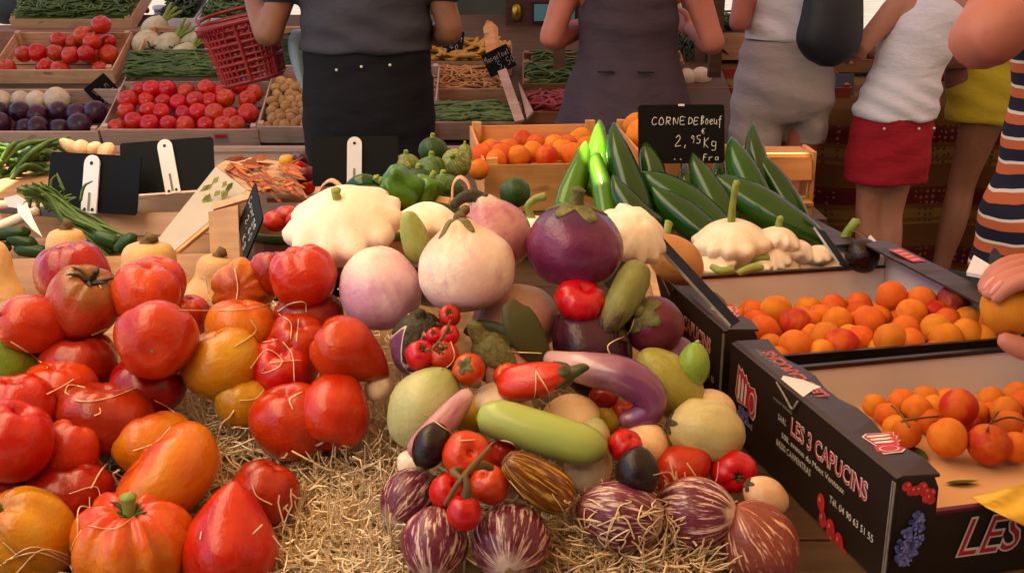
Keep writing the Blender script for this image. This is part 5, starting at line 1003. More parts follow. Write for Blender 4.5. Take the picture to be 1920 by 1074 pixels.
# small punnet with cut red tomatoes behind the pattypan
pc = W(540, 425, 1.78); pk = empty('wood_punnet', Matrix.Translation((pc.x, pc.y, pc.z-.10)), 'wooden punnet with a dark green band holding red tomatoes', 'basket')
for k in range(20):
    a = 2*math.pi*k/20; u, v = Vector((math.cos(a), math.sin(a), 0)), Vector((-math.sin(a), math.cos(a), 0)); p0, p1 = pc+u*.052+Vector((0, 0, -.10)), pc+u*.066; worldmesh('stave', slab([p0-v*.008, p0+v*.008, p1+v*.0105, p1-v*.0105], .0025), 'wooddark', pk, False)
worldmesh('band', tube([(pc.x+.068*math.cos(a), pc.y+.068*math.sin(a), pc.z-.004, .008) for a in np.linspace(0, 6.283, 33)], 8, n=0, sx=.35, cap=False), 'stemdark', pk)
worldmesh('base', slab([(pc.x+.052*math.cos(a), pc.y+.052*math.sin(a), pc.z-.094) for a in np.linspace(0, 6.283, 17)[:-1]], .005), 'woodwarm', pk, False)
for k, (px, py, r, m) in enumerate([(520, 408, 28, 'cherry'), (556, 404, 30, 'red'), (592, 410, 26, 'cherry'), (540, 398, 26, 'red'), (575, 392, 26, 'darkred')]): fruit('tomato', T(90+k, 6, .12), m, px, py+6, r, r*.8, 1.78, UP, 'red tomato in the wooden punnet with the green band', 'tomato', group='tomatoes in the wooden punnet', nu=22, nv=14)
# little tomatoes beside the dark sign
for k, (px, py, r, m, lab) in enumerate([(538, 303, 15, 'yellow', 'small yellow tomato beside the dark price sign'), (560, 310, 16, 'cherry', 'small red tomato between the yellow one and the dark price sign'), (563, 298, 15, 'darkegg', 'small black tomato on top against the dark price sign'), (572, 328, 20, 'wineegg', 'pinkish red tomato below the little black one'), (545, 322, 14, 'orangered', 'small orange tomato under the little yellow one'), (576, 350, 16, 'cherry', 'small red tomato lowest beside the dark price sign'), (555, 336, 14, 'greentom', 'small green tomato under the pinkish red one')]):
    fruit('tomato', T(100+k, 5, .06), m, px, py, r, r, 2.05, UP, lab, 'tomato', nu=22, nv=14)
tr_ = empty('wood_tray', Matrix.Translation(W(560, 370, 2.05)), 'shallow wooden tray under the small mixed tomatoes', 'tray'); worldmesh('plank', slab([W(500, 372, 2.0), W(600, 372, 2.0), W(600, 350, 2.2), W(500, 350, 2.2)], .008), 'wood', tr_, False)

# carton tray with courgette flowers printed on it
ft = empty('carton_tray', Matrix.Translation(W(400, 400, 1.9)), 'long pale carton lid printed with orange courgette flowers lying aslant', 'tray')
worldmesh('side_panel', slab([W(283, 464, 1.74), W(328, 469, 1.72), W(462, 356, 1.90), W(405, 312, 2.02)], .004), 'lidgrey', ft, False)
worldmesh('edge', slab([W(329, 470, 1.72), W(336, 470, 1.72), W(470, 360, 1.89), W(463, 356, 1.90)], .006), 'woodwarm', ft, False)
worldmesh('top_panel', slab([W(405, 311, 2.022), W(464, 356, 1.902), W(578, 372, 1.93), W(536, 304, 2.06), W(440, 292, 2.09)], .004), 'wood', ft, False)
MT['flower'] = flat('courgette_flower', '7a2a12', .65, 'a8602c', 30, dv=.8); MT['flowerleaf'] = flat('courgette_leaf_print', '7a7a38', .6, '8f8a48', 20)
def onpanel(name, poly_, d0, mat):
    P = [W(x, y, d0(x, y)) for x, y in poly_]; worldmesh(name, slab(P, .0012), mat, ft, False)
rs = random.Random(4)
for k in range(85):
    x, y = rs.uniform(418, 545), rs.uniform(298, 364); a = rs.uniform(-.5, .9); L = rs.uniform(18, 44); wdt = rs.uniform(2, 4.5); ca_, sa_ = math.cos(a), math.sin(a)
    if y > 312+.55*(x-405)+8: continue
    P = [(x+u*L*ca_-v*wdt*sa_, y+u*L*sa_+v*wdt*ca_) for u, v in ((0, 0), (.3, -1), (.75, -.7), (1, 0), (.7, .8), (.3, 1))]
    dd = lambda x, y: 2.022-.12*max(0, min(1, (y-311)/52))-.004-k*.00022
    onpanel('flower_print', P, dd, 'flower')
for k in range(16):
    x, y = rs.uniform(392, 445), rs.uniform(328, 375); a = rs.uniform(1.7, 2.6); L = rs.uniform(14, 26); ca_, sa_ = math.cos(a), math.sin(a); P = [(x+u*L*ca_-v*5*sa_, y+u*L*sa_+v*5*ca_) for u, v in ((0, 0), (.4, -1), (1, 0), (.4, 1))]
    onpanel('leaf_print', P, lambda x, y: 1.875+.0*x, 'flowerleaf')
# crates and planks on the near side of the scallions
def pl(px, d, th, mat, root, name='plank'): return worldmesh(name, ray_slab(px, d, th), mat, root, False)
k1 = empty('wooden_crate', Matrix.Translation(W(225, 520, 1.72)), 'low wooden crate whose front plank stands behind the butternut squashes', 'crate')
pl([(-60, 488), (440, 474), (440, 560), (-60, 570)], 1.72, .008, 'wood', k1); pl([(120, 402), (440, 396), (440, 436), (120, 446)], 2.04, .008, 'woodpale', k1); pl([(120, 449), (440, 439), (440, 480), (120, 490)], 2.04, .008, 'woodpale', k1)
pl([(-60, 560), (440, 550), (440, 440), (-60, 448)], [1.73, 1.73, 2.03, 2.03], .006, 'wooddark', k1)
pl([(396, 388), (470, 364), (484, 372), (398, 398)], [1.72, 1.80, 1.80, 1.71], .006, 'woodpale', k1, 'corner_block'); pl([(397, 399), (452, 386), (456, 500), (402, 500)], 1.70, .02, 'wood', k1, 'corner_block')
k2 = empty('wooden_crate', Matrix.Translation(W(330, 400, 2.2)), 'pale wooden crate with a keyhole slot behind the black price signs', 'crate')
pl([(252, 376), (470, 362), (470, 395), (252, 398)], 2.14, .008, 'woodpale', k2); pl([(232, 368), (470, 352), (470, 359), (246, 374)], [2.2, 2.2, 2.15, 2.15], .006, 'woodpale', k2)
pl([(-20, 398), (128, 410), (128, 470), (-20, 470)], 2.1, .008, 'wooddark', k2)
obj('slot', mesh('slot', [tuple(W(x, y, 2.136)-k2.matrix_world.translation) for x, y in ((264, 382), (267, 382), (267, 392), (264, 392))], [(3, 2, 1, 0)], 'hole', False), k2)
# support under these crates and everything behind
bs = empty('back_shelf', Matrix.Translation(W(100, 500, 2.1)), 'plank shelf on the tabletop under the crates of greens', 'shelf')
zsh = W(0, 470, 2.04).z
worldmesh('plank', box(1.2, .75, .02, (-.75, 2.30, zsh-.03)), 'table', bs, False); worldmesh('plank', box(1.2, .012, zsh-.04-TZ, (-.75, 1.76, (zsh-.04+TZ)/2)), 'table', bs, False)
# scallions with white tie, greens, onions
rs = random.Random(12); A = []
for k in range(46):
    x0, y0 = 55+rs.gauss(0, 16), 352+rs.gauss(0, 8); x1, y1 = 128+rs.gauss(0, 7), 405+rs.gauss(0, 7); x2, y2 = 215+rs.gauss(0, 14), 462+rs.gauss(0, 10); d0 = 1.93+rs.gauss(0, .03)
    A.append(tube([(*W(x0, y0, d0-.02), .002), (*W((x0+x1)/2, (y0+y1)/2-12, d0), .0032), (*W(x1, y1, d0), .0035), (*W((x1+x2)/2, (y1+y2)/2-4, d0), .0035), (*W(x2, y2, d0), .003)], 5, n=12))
for k in range(22):
    a = rs.uniform(-2.6, -.4); x0, y0 = 100+rs.gauss(0, 18), 385+rs.gauss(0, 10); L = rs.uniform(25, 55); d0 = 1.92; A.append(tube([(*W(x0, y0, d0), .003), (*W(x0+L*.5*math.cos(a), y0+L*.6*math.sin(a), d0), .0026), (*W(x0+L*math.cos(a)+8, y0+L*.8*math.sin(a), d0), .0012)], 5, n=8))
o = worldmesh('scallion_bunch', join(A), 'greens'); tag(o, 'bunch of green scallions lying along the crate behind the butternut squashes', 'scallions'); 
worldmesh('tie', tube([(*W(130+18*math.cos(a)*.6, 403+20*math.sin(a), 1.90-.02*math.cos(a)), .0022) for a in np.linspace(0, 6.283, 17)], 6, n=0, cap=False), 'stem', o)
tubefruit('scallion', [(70, 395, 1.9, 9), (30, 412, 1.9, 10), (-10, 428, 1.9, 10)], 'ivory', 'white scallion shaft beside the knotted white ribbon', 'scallion', 10); tubefruit('scallion', [(40, 378, 1.93, 7), (0, 384, 1.93, 8), (-20, 388, 1.93, 8)], 'ivory', 'thin white scallion shaft above the thicker one', 'scallion', 10)
o = worldmesh('plastic_ribbon', join([ray_slab([(10, 372), (34, 366), (50, 376), (40, 392), (18, 388)], 1.86, .006), ray_slab([(32, 376), (50, 380), (62, 410), (80, 446), (60, 430), (34, 400)], [1.86, 1.86, 1.85, 1.84, 1.84, 1.85], .003)]), 'white', None, False); tag(o, 'knotted white plastic ribbon tied around the scallions', 'ribbon')
A = []
for k in range(64):
    x, y = rs.uniform(-40, 100), rs.uniform(280, 345); a = rs.uniform(-.9, .3); L = rs.uniform(30, 70); d0 = 2.30+rs.uniform(-.08, .08)
    A.append(tube([(*W(x-L*math.cos(a), y-L*math.sin(a)*.8+10, d0), .003), (*W(x, y-rs.uniform(4, 16), d0-.03), .006), (*W(x+L*math.cos(a)*.7, y+L*math.sin(a)*.6, d0), .005), (*W(x+L*math.cos(a), y+L*math.sin(a)+14, d0), .002)], 7, n=12, sx=rs.uniform(.5, 1.6)))
o = worldmesh('leaf_greens', join(A), 'greens'); tag(o, 'tangle of green leaves and pods beside the scallions', 'greens', kind='stuff')
for k, (x, y, L, a) in enumerate([(20, 438, 60, -.1), (60, 470, 55, .1), (40, 452, 50, .25), (200, 448, 46, .3), (235, 455, 40, -.6), (-10, 465, 50, 0)]):
    tubefruit('cucumber', [(x-L*.6*math.cos(a), y-L*.6*math.sin(a), 1.88, 5), (x-L*.4*math.cos(a), y-L*.4*math.sin(a), 1.88, 12), (x+L*.4*math.cos(a), y+L*.4*math.sin(a), 1.88, 12), (x+L*.6*math.cos(a), y+L*.6*math.sin(a), 1.88, 5)], 'zucchinidark', 'short dark green cucumber in the crate behind the butternut squashes', 'cucumber', 12, group='cucumbers in the crate')
for k, (x, y, r, lab) in enumerate([(132, 270, 15, 'elongated white onion leaning topmost beyond the black price sign'), (153, 270, 15, 'round white onion in the middle beyond the black price sign'), (176, 276, 14, 'small white onion low beyond the black price sign'), (200, 279, 17, 'broad white onion next to the overlapping price signs')]):
    fruit('onion', dict(prof='egg', seed=k, noise=.03), 'cream', x, y+4+(0, 3, -2, 2)[k], r*(.8, 1.1, .85, 1.15)[k], r*(1.5, 1.0, 1.3, .95)[k], 2.25, ((-.9, .5, .2), (.1, .9, .4), (.8, .3, .3), (-.5, .4, .6))[k], lab, 'onion', nu=20, nv=14)
k3 = empty('wood_tray', Matrix.Translation(W(160, 300, 2.25)), 'low tray under the white onions and green leaves', 'tray'); worldmesh('plank', slab([W(-120, 372, 2.08), W(240, 372, 2.08), W(240, 290, 2.4), W(-120, 290, 2.4)], .008), 'wooddark', k3, False)

# ---------------------------------------------------------------- the rear stall
MT['fascia'] = wood('fascia_wood', 'b59684', 'c8aa98'); MT['cloth_dark'] = flat('canvas_grey_green', '3f4438', .9, '4a4e42', 3, bump=.2, bsc=30)
n_ = NT('provence_cloth'); zc_ = n_.math('MULTIPLY', n_.z('Z'), 1.0); xc = n_.z('X')
band = n_.math('FRACT', n_.math('MULTIPLY', zc_, 3.7)); b1 = n_.math('MULTIPLY', n_.ramp(band, .50, .52), n_.ramp(band, .80, .78))
b2 = n_.math('LESS_THAN', n_.math('ABSOLUTE', n_.math('SUBTRACT', band, .30)), .13)
vor = n_.n('ShaderNodeTexVoronoi'); vor.inputs['Scale'].default_value = 38; vor.inputs['Randomness'].default_value = .25; n_.l(n_.tc.outputs['Object'], vor.inputs['Vector'])
dots = n_.math('LESS_THAN', vor.outputs['Distance'], .30)
cl = n_.mix(n_.ramp(n_.noise(3), .3, .7), rgb('5f3a16'), rgb('6c461c')); cl = n_.mix(b2, cl, rgb('7a5c2a')); cl = n_.mix(n_.math('MULTIPLY', b2, dots), cl, rgb('4a3a2a')); cl = n_.mix(b1, cl, rgb('541418'))
cl = n_.mix(n_.math('MULTIPLY', b1, dots), cl, rgb('8a5a3a')); edge = n_.math('LESS_THAN', n_.math('ABSOLUTE', n_.math('SUBTRACT', n_.math('FRACT', n_.math('MULTIPLY', zc_, 7.4)), .5)), .06); cl = n_.mix(n_.math('MULTIPLY', edge, .6), cl, rgb('5a2a18'))
MT['provence'] = n_.out(cl, .85, .2)
bt = empty('stall_table', Matrix.Translation((-.4, 5.0, 0)), 'long trestle stall at the rear carrying the tilted crates', 'table')
zf = W(0, 268, 4.32).z
worldmesh('fascia_board', box(3.4, .02, .115, (-.75, 4.17, zf-.065)), 'fascia', bt, False); worldmesh('ledge', box(3.4, .05, .014, (-.75, 4.165, zf)), 'woodpale', bt, False)
worldmesh('fascia_board', box(3.4, .02, .30, (-.75, 4.18, zf-.275)), 'fascia', bt, False)
for x in (-2.3, -.7, .9):
    for y in (4.25, 5.5): worldmesh('leg', box(.07, .07, zf-.03 if y < 5 else .9, (x, y, (zf-.03)/2 if y < 5 else .45)), 'table', bt, False)
worldmesh('plank', slab([(-2.45, 4.19, zf-.06), (.95, 4.19, zf-.06), (.95, 5.7, zf+.40), (-2.45, 5.7, zf+.40)], .02), 'table', bt, False)
def at(px, py, d, tilt=18, yaw=0):
    p = W(px, py, d); return Matrix.Translation(p) @ Matrix.Rotation(R(yaw), 4, 'Z') @ Matrix.Rotation(R(tilt), 4, 'X')
tm = lib('tomato_far', 4, prof='tomato', lobes=5, ld=.06, noise=.03); on = lib('onion_far', 3, prof='egg', noise=.03); po = lib('potato_far', 3, prof='egg', noise=.08); bl = lib('round_far', 3, prof='round', noise=.04)
MT['redonion'] = veg('onion_red', '2a1020', '43182c', rough=.25, streak=('7a4a54', 3, .55, .8), coat=.2); MT['potato'] = veg('potato_skin', 'b5854a', 'c99a5c', rough=.7, speck=('7a5228', 8, .62)); MT['whiteonion'] = veg('onion_white', 'c9b090', 'd8c4a4', rough=.5)
MT['fennel'] = veg('fennel_bulb', 'b8b08a', 'cfc4a0', rough=.5, streak=('8f9a58', 4, .5, .8)); MT['herb'] = flat('herbs', '14230e', .6, '2c4018', 30)
k_ = lambda w, d: w*d/F
# first row
A0 = at(-215, 277, 4.36, 17); cA = crate(A0, k_(405, 4.36), .40, .07, 'wooden crate of red onions in the first row of the rear stall', 'woodpale')
heap(cA, on, 'redonion', k_(405, 4.36), .24, .05, .048, 'onion', 'dark red onion in the first row crate of the rear stall', 'onion', 'red onions in the crate', 3, step=1.7, slope=.05)
rs = random.Random(5)
for k, (x, y, r) in enumerate([(.30, .30, .045), (.38, .31, .040), (.45, .30, .045), (.53, .31, .056)]):
    o = heap(cA, on, 'whiteonion', .12, .06, .06, r*.9, 'onion', 'white onion at the back of the red onion crate', 'onion', 'white onions in the red onion crate', 60+k)
    for q in o: q.matrix_world = A0 @ Matrix.Translation((max(.06, x+.06), y, .065)) @ Matrix.Diagonal((r, r, r*.9, 1))
wC = k_(292, 4.36); C0 = at(196, 273, 4.36, 25); cC_ = crate(C0, wC, .52, .075, 'wooden crate of tomatoes with a printed sticker in front of the green beans', 'woodpale')
heap(cC_, tm, 'cherry', wC, .32, .055, .040, 'tomato', 'shiny red tomato in the crate with the printed sticker', 'tomato', 'tomatoes in the sticker crate', 4, step=1.75, slope=.12, tilt=.5)
plank(cC_, wC-.014, .05, .004, Matrix.Translation((wC/2, .335, .06)) @ XA, 'woodpale')
beans(cC_, wC, .51, .085, 'beans', 'dark green beans behind the tomatoes in the sticker crate', 300, .16, .0055, 2, .05, y0=.345, h=.03, ang=.35)
obj('sticker', mesh('sticker', *box(.058, .0008, .044, (wC*.76, -.001, .036)), 'inkgrey', False), cC_); obj('sticker_print', mesh('sticker_print', *box(.046, .0008, .018, (wC*.76, -.0018, .044)), 'inkred', False), cC_)
wF = k_(330, 4.36); F0 = at(486, 268, 4.36, 25); cF = crate(F0, wF, .46, .075, 'wooden crate of small tan potatoes partly behind the black trousers', 'woodpale')
heap(cF, po, 'potato', wF*.6, .36, .055, .022, 'potato', 'small tan potato in the crate beside the black trousers', 'potato', 'potatoes in the crate', 6, step=1.75, slope=.03, squash=(1., 1.4))
# second row
B0 = at(-10, 160, 4.86, 24); wB = k_(228, 4.86); cB_ = crate(B0, wB, .34, .075, 'wooden crate of vine tomatoes behind the red onions', 'wood')
heap(cB_, tm, 'red', wB, .32, .05, .042, 'tomato', 'red vine tomato in the crate behind the red onions', 'tomato', 'vine tomatoes in the rear crate', 8, step=1.8, slope=.06, skip=.12, tilt=.7)
for k, (x, y, z, r) in enumerate([(.36, .22, .125, .045), (.44, .25, .16, .046), (.41, .18, .115, .044), (.40, .10, .10, .04), (.33, .10, .09, .042)]):
    o = obj('tomato', bpy.data.meshes['tomato_far_red_001'] if 'tomato_far_red_001' in bpy.data.meshes else tm[0]); o.matrix_world = B0 @ Matrix.Translation((x, y, z)) @ Matrix.Diagonal((r, r, r*.9, 1)); tag(o, ['red vine tomato piled second highest in the crate behind the red onions', 'red vine tomato piled highest in the crate behind the red onions', 'red vine tomato just under the highest pair', 'red vine tomato low at the heap beside the dark crate end', 'red vine tomato at the front of the piled heap'][k], 'tomato')
s8, a8, b8 = sign([(190, 140), (226, 110), (218, 172), (192, 205)], [4.7, 4.8, 4.75, 4.65], 'dark chalk sign leaning between the onion crate and the tomato crates', rows=[('Vin', .15, .5, .2, .25), ('2,5', .2, .1, .2, .25)])
D0 = at(250, 152, 4.86, 24); wD = k_(330, 4.86); cD = crate(D0, wD, .36, .07, 'wooden crate of fennel bulbs behind the sticker crate', 'wood')
rs = random.Random(3); Q = []
for k, (px, py, r, mt_, lab, nm) in enumerate([(290, 55, 22, 'fennel', 'fennel bulb topmost above the fennel crate', 0), (275, 82, 24, 'fennel', 'fennel bulb with its cut base facing out beside the tomato crate', 1), (312, 88, 24, 'fennel', 'long pale fennel bulb in the middle of the fennel crate', 0), (325, 118, 24, 'fennel', 'round fennel bulb lowest, nearest the red basket', 1), (284, 120, 22, 'fennel', 'pinkish fennel bulb low in the shade of the crate side', 1), (362, 82, 22, 'fennel', 'pale fennel bulb just beside the red basket', 0), (345, 105, 22, 'fennel', 'fennel bulb half hidden by the red basket', 0)]):
    d = 4.95+.004*(110-py); o, fr = fruit('fennel_bulb', dict(prof='egg', seed=k, noise=.05, lobes=4, ld=.1, wt='all'), mt_, px, py, r, r*1.35, d, (.6 if not nm else .3, .5, -.6 if nm else .2), lab, 'fennel', nu=22, nv=14)
    for q in range(3): part_tube(o, 'stalk', [(0, 0, .85, .22), (.2*(q-1), .1*q, 1.3, .17), (.5*(q-1), .2*q, 2.0, .12)], 'stem', 7)
    if nm: scar(o, fr, 0, .28, 'cream')
beans(cD, wD, .34, .02, 'herb', 'feathery dark fennel greens in the fennel crate', 160, .12, .004, 4, .03, h=.035, ang=1.2, name='fennel_leaves', cat='greens')
G0 = at(25, 62, 5.3, 22); wG = k_(225, 5.3); cG = crate(G0, wG, .36, .07, 'wooden crate of thin green beans behind the vine tomatoes', 'wood')
beans(cG, wG, .35, .07, 'beans', 'thin green beans heaped behind the vine tomatoes', 420, .16, .005, 7, .12, h=.05, ang=.9)
for k, (x0, x1, lab) in enumerate([(296, 372, 'pale plastic tray of dark green salad behind the fennel'), (372, 470, 'pale plastic tray of thin green beans behind the red basket')]):
    t0 = at(x0, 50, 5.35, 15); wt_ = k_(x1-x0-4, 5.35); tr_ = empty('plastic_tray', t0, lab, 'tray')
    for L_, W_, T_, c in ((wt_, .006, .04, (wt_/2, 0, .02)), (wt_, .006, .04, (wt_/2, .3, .02)), (.006, .293, .04, (.003, .15, .02)), (.006, .293, .04, (wt_-.003, .15, .02)), (wt_-.014, .293, .004, (wt_/2, .15, .002))): obj('wall_panel', mesh('wall_panel', *box(L_, W_, T_, c), 'white', False), tr_)
    beans(tr_, wt_, .3, .04, 'herb' if k == 0 else 'beans', ['dark green salad leaves in the pale tray', 'thin green beans in the pale tray behind the red basket'][k], 150, .08, .006, 9+k, .05, h=.04, ang=1.3, name=['salad_leaves', 'green_beans'][k], cat=['salad', 'beans'][k])
worldmesh('riser_box', box(1.6, .4, .14, (-1.75, 5.42, W(0, 70, 5.4).z-.02)), 'wooddark', bt, False)
# beans beyond the black trousers
H0 = at(640, 262, 4.36, 17); wH = k_(338, 4.36); cH = crate(H0, wH, .17, .075, 'wooden crate of flat green beans beside the black trousers', 'woodpale'); H0 = H0
beans(cH, wH, .165, .068, 'beans_light', 'flat green beans in the front crate beside the black trousers', 330, .12, .0075, 11, .03, h=.02, ang=.35, name='flat_beans')
I0 = at(640, 196, 4.62, 20); wI = k_(310, 4.62); cI = crate(I0, wI, .20, .07, 'wooden crate of shelled tan beans behind the flat green ones', 'wood'); beans(cI, wI, .195, .06, 'beans_tan', 'tan shell beans with slivered pods behind the flat green beans', 330, .10, .006, 12, .05, h=.02, ang=.9, name='shell_beans')
J0 = at(640, 142, 4.9, 24); wJ = k_(320, 4.9); cJ = crate(J0, wJ, .16, .07, 'wooden crate of yellow wax beans under the chalk sign', 'wood'); beans(cJ, wJ, .155, .06, 'beans_yellow', 'thick yellow wax beans heaped under the chalk sign', 150, .15, .0115, 13, .06, h=.045, ang=1.1, name='wax_beans')
K0 = at(984, 240, 4.4, 17); wK = k_(300, 4.4); cK = crate(K0, wK, .17, .07, 'wooden crate of red speckled beans behind the grey dress', 'wooddark'); beans(cK, wK, .165, .06, 'beans_red', 'red speckled bean pods beside the grey dress', 200, .11, .008, 14, .05, h=.03, ang=.8, name='red_beans')
L0 = at(980, 186, 4.62, 20); wL = k_(300, 4.62); cL = crate(L0, wL, .20, .07, 'dark wooden crate of fine green beans behind the grey dress', 'wooddark'); beans(cL, wL, .195, .06, 'beans', 'fine green beans in the dark crate behind the grey dress', 200, .12, .005, 15, .05, h=.03, ang=.7)
M0 = at(980, 148, 4.9, 20); wM = k_(300, 4.9); cM = crate(M0, wM, .12, .07, 'dark wooden crate of green beans topmost behind the grey dress', 'wooddark'); beans(cM, wM*1, .115, .06, 'beans', 'green beans in the topmost dark crate behind the grey dress', 90, .10, .006, 16, .04, x0=.04, h=.03, ang=.7)
s9, a9, b9 = sign([(799, 52), (868, 60), (862, 100), (798, 92)], 4.86, 'dark chalk sign behind the yellow wax beans', rows=[('Coco', .12, .55, .10, .28), ('vert', .55, .5, .09, .25), ('3,40', .35, .12, .11, .25)])
s10, a10, b10 = sign([(905, 103), (953, 80), (966, 124), (921, 146)], 4.5, 'dark chalk sign tilted on a wooden stake over the bean crates', rows=[('Mangetout', .03, .58, .085, .25), ('5,50', .4, .18, .13, .3)])
o = worldmesh('wooden_stake', slab([W(906, 56, 4.72), W(913, 42, 4.72), W(922, 44, 4.72), W(934, 55, 4.72), (W(936, 130, 4.62)), W(916, 130, 4.62)], .012), 'woodwarm', None, False); tag(o, 'upright wooden stake behind the tilted chalk sign', 'stake')
for P, lab in (([(934, 138), (950, 132), (984, 228), (966, 232)], 'slanting wooden slat carrying the tilted chalk sign'), ([(972, 158), (978, 168), (1000, 214), (988, 226)], 'short slanting slat beside the one carrying the tilted chalk sign')):
    o = worldmesh('sign_holder', ray_slab(P, [4.5, 4.5, 4.30, 4.30], .012), 'woodpale', None, False); tag(o, lab, 'sign holder')
# counter with the wooden scale
ct = empty('counter', Matrix.Translation((.0, 5.6, 0)), 'brown wooden counter board behind the bean crates', 'counter'); q = W(980, 66, 5.35)
worldmesh('top_board', box(1.0, .40, .02, (q.x+.12, q.y+.19, q.z-.01)), 'wooddark', ct, False); worldmesh('front_board', box(1.0, .015, .16, (q.x+.12, q.y, q.z-.10)), 'wooddark', ct, False); worldmesh('front_board', box(1.0, .015, .30, (q.x+.12, q.y+.008, q.z-.335)), 'wineegg', ct, False)
for x in (-.3, .5): worldmesh('leg', box(.05, .05, q.z-.021, (q.x+x, q.y+.3, (q.z-.021)/2)), 'table', ct, False)
MT['brass'] = flat('brass', 'b08a30', .3, '8a6a1e', 30, metal=.9); MT['screen'] = flat('screen_blue', '5a8a94', .3, '4f7f8c', 3); MT['mahog'] = wood('scale_wood', '3a2018', '4a2a1e')
bx0, bx1 = W(948, 64, 5.4), W(1085, 64, 5.4); sc_ = empty('scale', Matrix.Translation(bx0), 'dark wooden shop scale with a brass emblem and a pale blue screen', 'scale'); ww = (bx1-bx0).x; q = bx0
worldmesh('body', box(ww, .25, .26, (q.x+ww/2, q.y+.16, q.z+.131)), 'mahog', sc_, False); worldmesh('screen_frame', box(.22, .012, .10, (q.x+.24, q.y+.028, q.z+.10)), 'hole', sc_, False); worldmesh('screen', box(.20, .006, .08, (q.x+.24, q.y+.021, q.z+.10)), 'screen', sc_, False)
worldmesh('emblem', join([tube([(q.x+.055, q.y+.03, q.z+.055, .004), (q.x+.055, q.y+.026, q.z+.07, .022), (q.x+.055, q.y+.026, q.z+.13, .022), (q.x+.055, q.y+.03, q.z+.145, .004)], 10, sx=1)]), 'brass', sc_); worldmesh('shelf', box(.12, .06, .012, (q.x+ww-.06, q.y+.0, q.z+.012)), 'woodpale', sc_, False)
o = worldmesh('backcloth', ([( -.55, 6.6, 0), (1.1, 6.6, 0), (1.1, 6.6, 2.3), (-.55, 6.6, 2.3), (-.55, 6.62, 0), (1.1, 6.62, 0), (1.1, 6.62, 2.3), (-.55, 6.62, 2.3)], [(0, 1, 2, 3), (5, 4, 7, 6), (0, 3, 7, 4), (1, 5, 6, 2), (3, 2, 6, 7)]), 'cloth_dark', None, False); tag(o, 'grey green canvas sheet hanging behind the shop scale', 'canvas')
# things on the counter behind, upper edge
MT['bagdark'] = flat('bag_dark', '1c1e26', .6, '262a34', 6); MT['redstick'] = flat('red_plastic', 'b01c24', .35); MT['cardboard'] = flat('cardboard', 'a8825c', .8, 'b8946c', 8); MT['film'] = flat('white_film', 'd4d8e4', .3, 'b8c4dc', 20, bump=.6, bsc=12)
def lump(name, px, py, rx, ry, d, mat, label, cat, seed=0, ax=UP): return fruit(name, dict(prof='long', seed=seed, noise=.09), mat, px, py, rx, ry, d, ax, label, cat, nu=24, nv=16)[0]
lump('holdall', 35, 8, 34, 60, 5.7, 'bagdark', 'dark blue black bag lying beyond the bean crate', 'bag', 1, (1, .05, 0)); lump('holdall', 165, 16, 16, 70, 5.7, 'bagdark', 'long dark rolled bag lying behind the green beans', 'bag', 2, (1, .12, 0))
tubefruit('plastic_rod', [(228, 8, 5.65, 5), (250, 14, 5.6, 6), (276, 20, 5.55, 6)], 'redstick', 'red plastic rod beside the fennel stalks', 'rod', 8)
for k, (px, py, r, lab) in enumerate([(335, 18, 22, 'white plastic bag crumpled behind the salad tray'), (380, 16, 24, 'white plastic bag beside the cardboard box behind the trays'), (300, 22, 14, 'small white plastic bag above the fennel')]): fruit('plastic_bag', dict(prof='bell', seed=k, noise=.2, lobes=5, ld=.2, wt='all'), 'film', px, py, r, r*.9, 5.75, UP, lab, 'bag', nu=30, nv=18)
p = W(450, 30, 5.9); cb_ = empty('cardboard_box', Matrix.Translation((p.x, p.y, p.z-.1)), 'flattened brown cardboard box behind the trays and the red basket', 'box'); worldmesh('side', box(.40, .25, .16, (p.x, p.y+.13, p.z-.02)), 'cardboard', cb_, False); worldmesh('lid', box(.42, .27, .012, (p.x, p.y+.13, p.z+.067)), 'cardboard', cb_, False)
worldmesh('rear_shelf', box(1.7, .5, .02, (-1.6, 5.75, W(0, 34, 5.7).z-.06)), 'table', bt, False)
# right half of the rear stall: cloth, crates, produce
V, Fs = [], []; n = 90; x0, x1 = .35, 3.2; zt = W(0, 190, 4.95).z
for j in range(8):
    for i in range(n):
        x = x0+(x1-x0)*i/(n-1); V.append((x, 4.72+.03*math.sin(x*11)+.015*math.sin(x*29+1)*(1-j/9)+.02*j/7*math.sin(x*17), zt*(1-j/7)+.004))
Fs = [(j*n+i, (j+1)*n+i, (j+1)*n+i+1, j*n+i+1) for j in range(7) for i in range(n-1)]
k = len(V)
for i in range(n): V.append((x0+(x1-x0)*i/(n-1), 5.6, zt+.004+.15))
Fs += [(i, i+1, k+i+1, k+i) for i in range(n-1)]
o = worldmesh('tablecloth', (V, Fs), 'provence'); tag(o, 'ochre and dark red striped Provence tablecloth hanging to the ground', 'tablecloth')
rt = empty('stall_table', Matrix.Translation((1.8, 5.1, 0)), 'trestle table under the striped Provence tablecloth', 'table'); worldmesh('top', slab([(.4, 4.80, zt-.02), (3.15, 4.80, zt-.02), (3.15, 5.55, zt+.11), (.4, 5.55, zt+.11)], .025), 'table', rt, False)
for x in (.5, 3.0):
    for y in (4.9, 5.45): worldmesh('leg', box(.05, .05, zt-.06, (x, y, (zt-.06)/2)), 'table', rt, False)
MT['orangecrate'] = wood('crate_orange_stain', '8a3218', '9f4020'); MT['navy'] = flat('navy_plastic', '12141e', .4, '1a1e2c', 5); MT['mush'] = veg('mushroom_brown', '6a4230', '8a5a42', rough=.6)
N0 = at(1262, 200, 4.85, 10); wN = k_(330, 4.85); cN = crate(N0, wN, .30, .085, 'reddish wooden crate under the big pale onions', 'orangecrate')
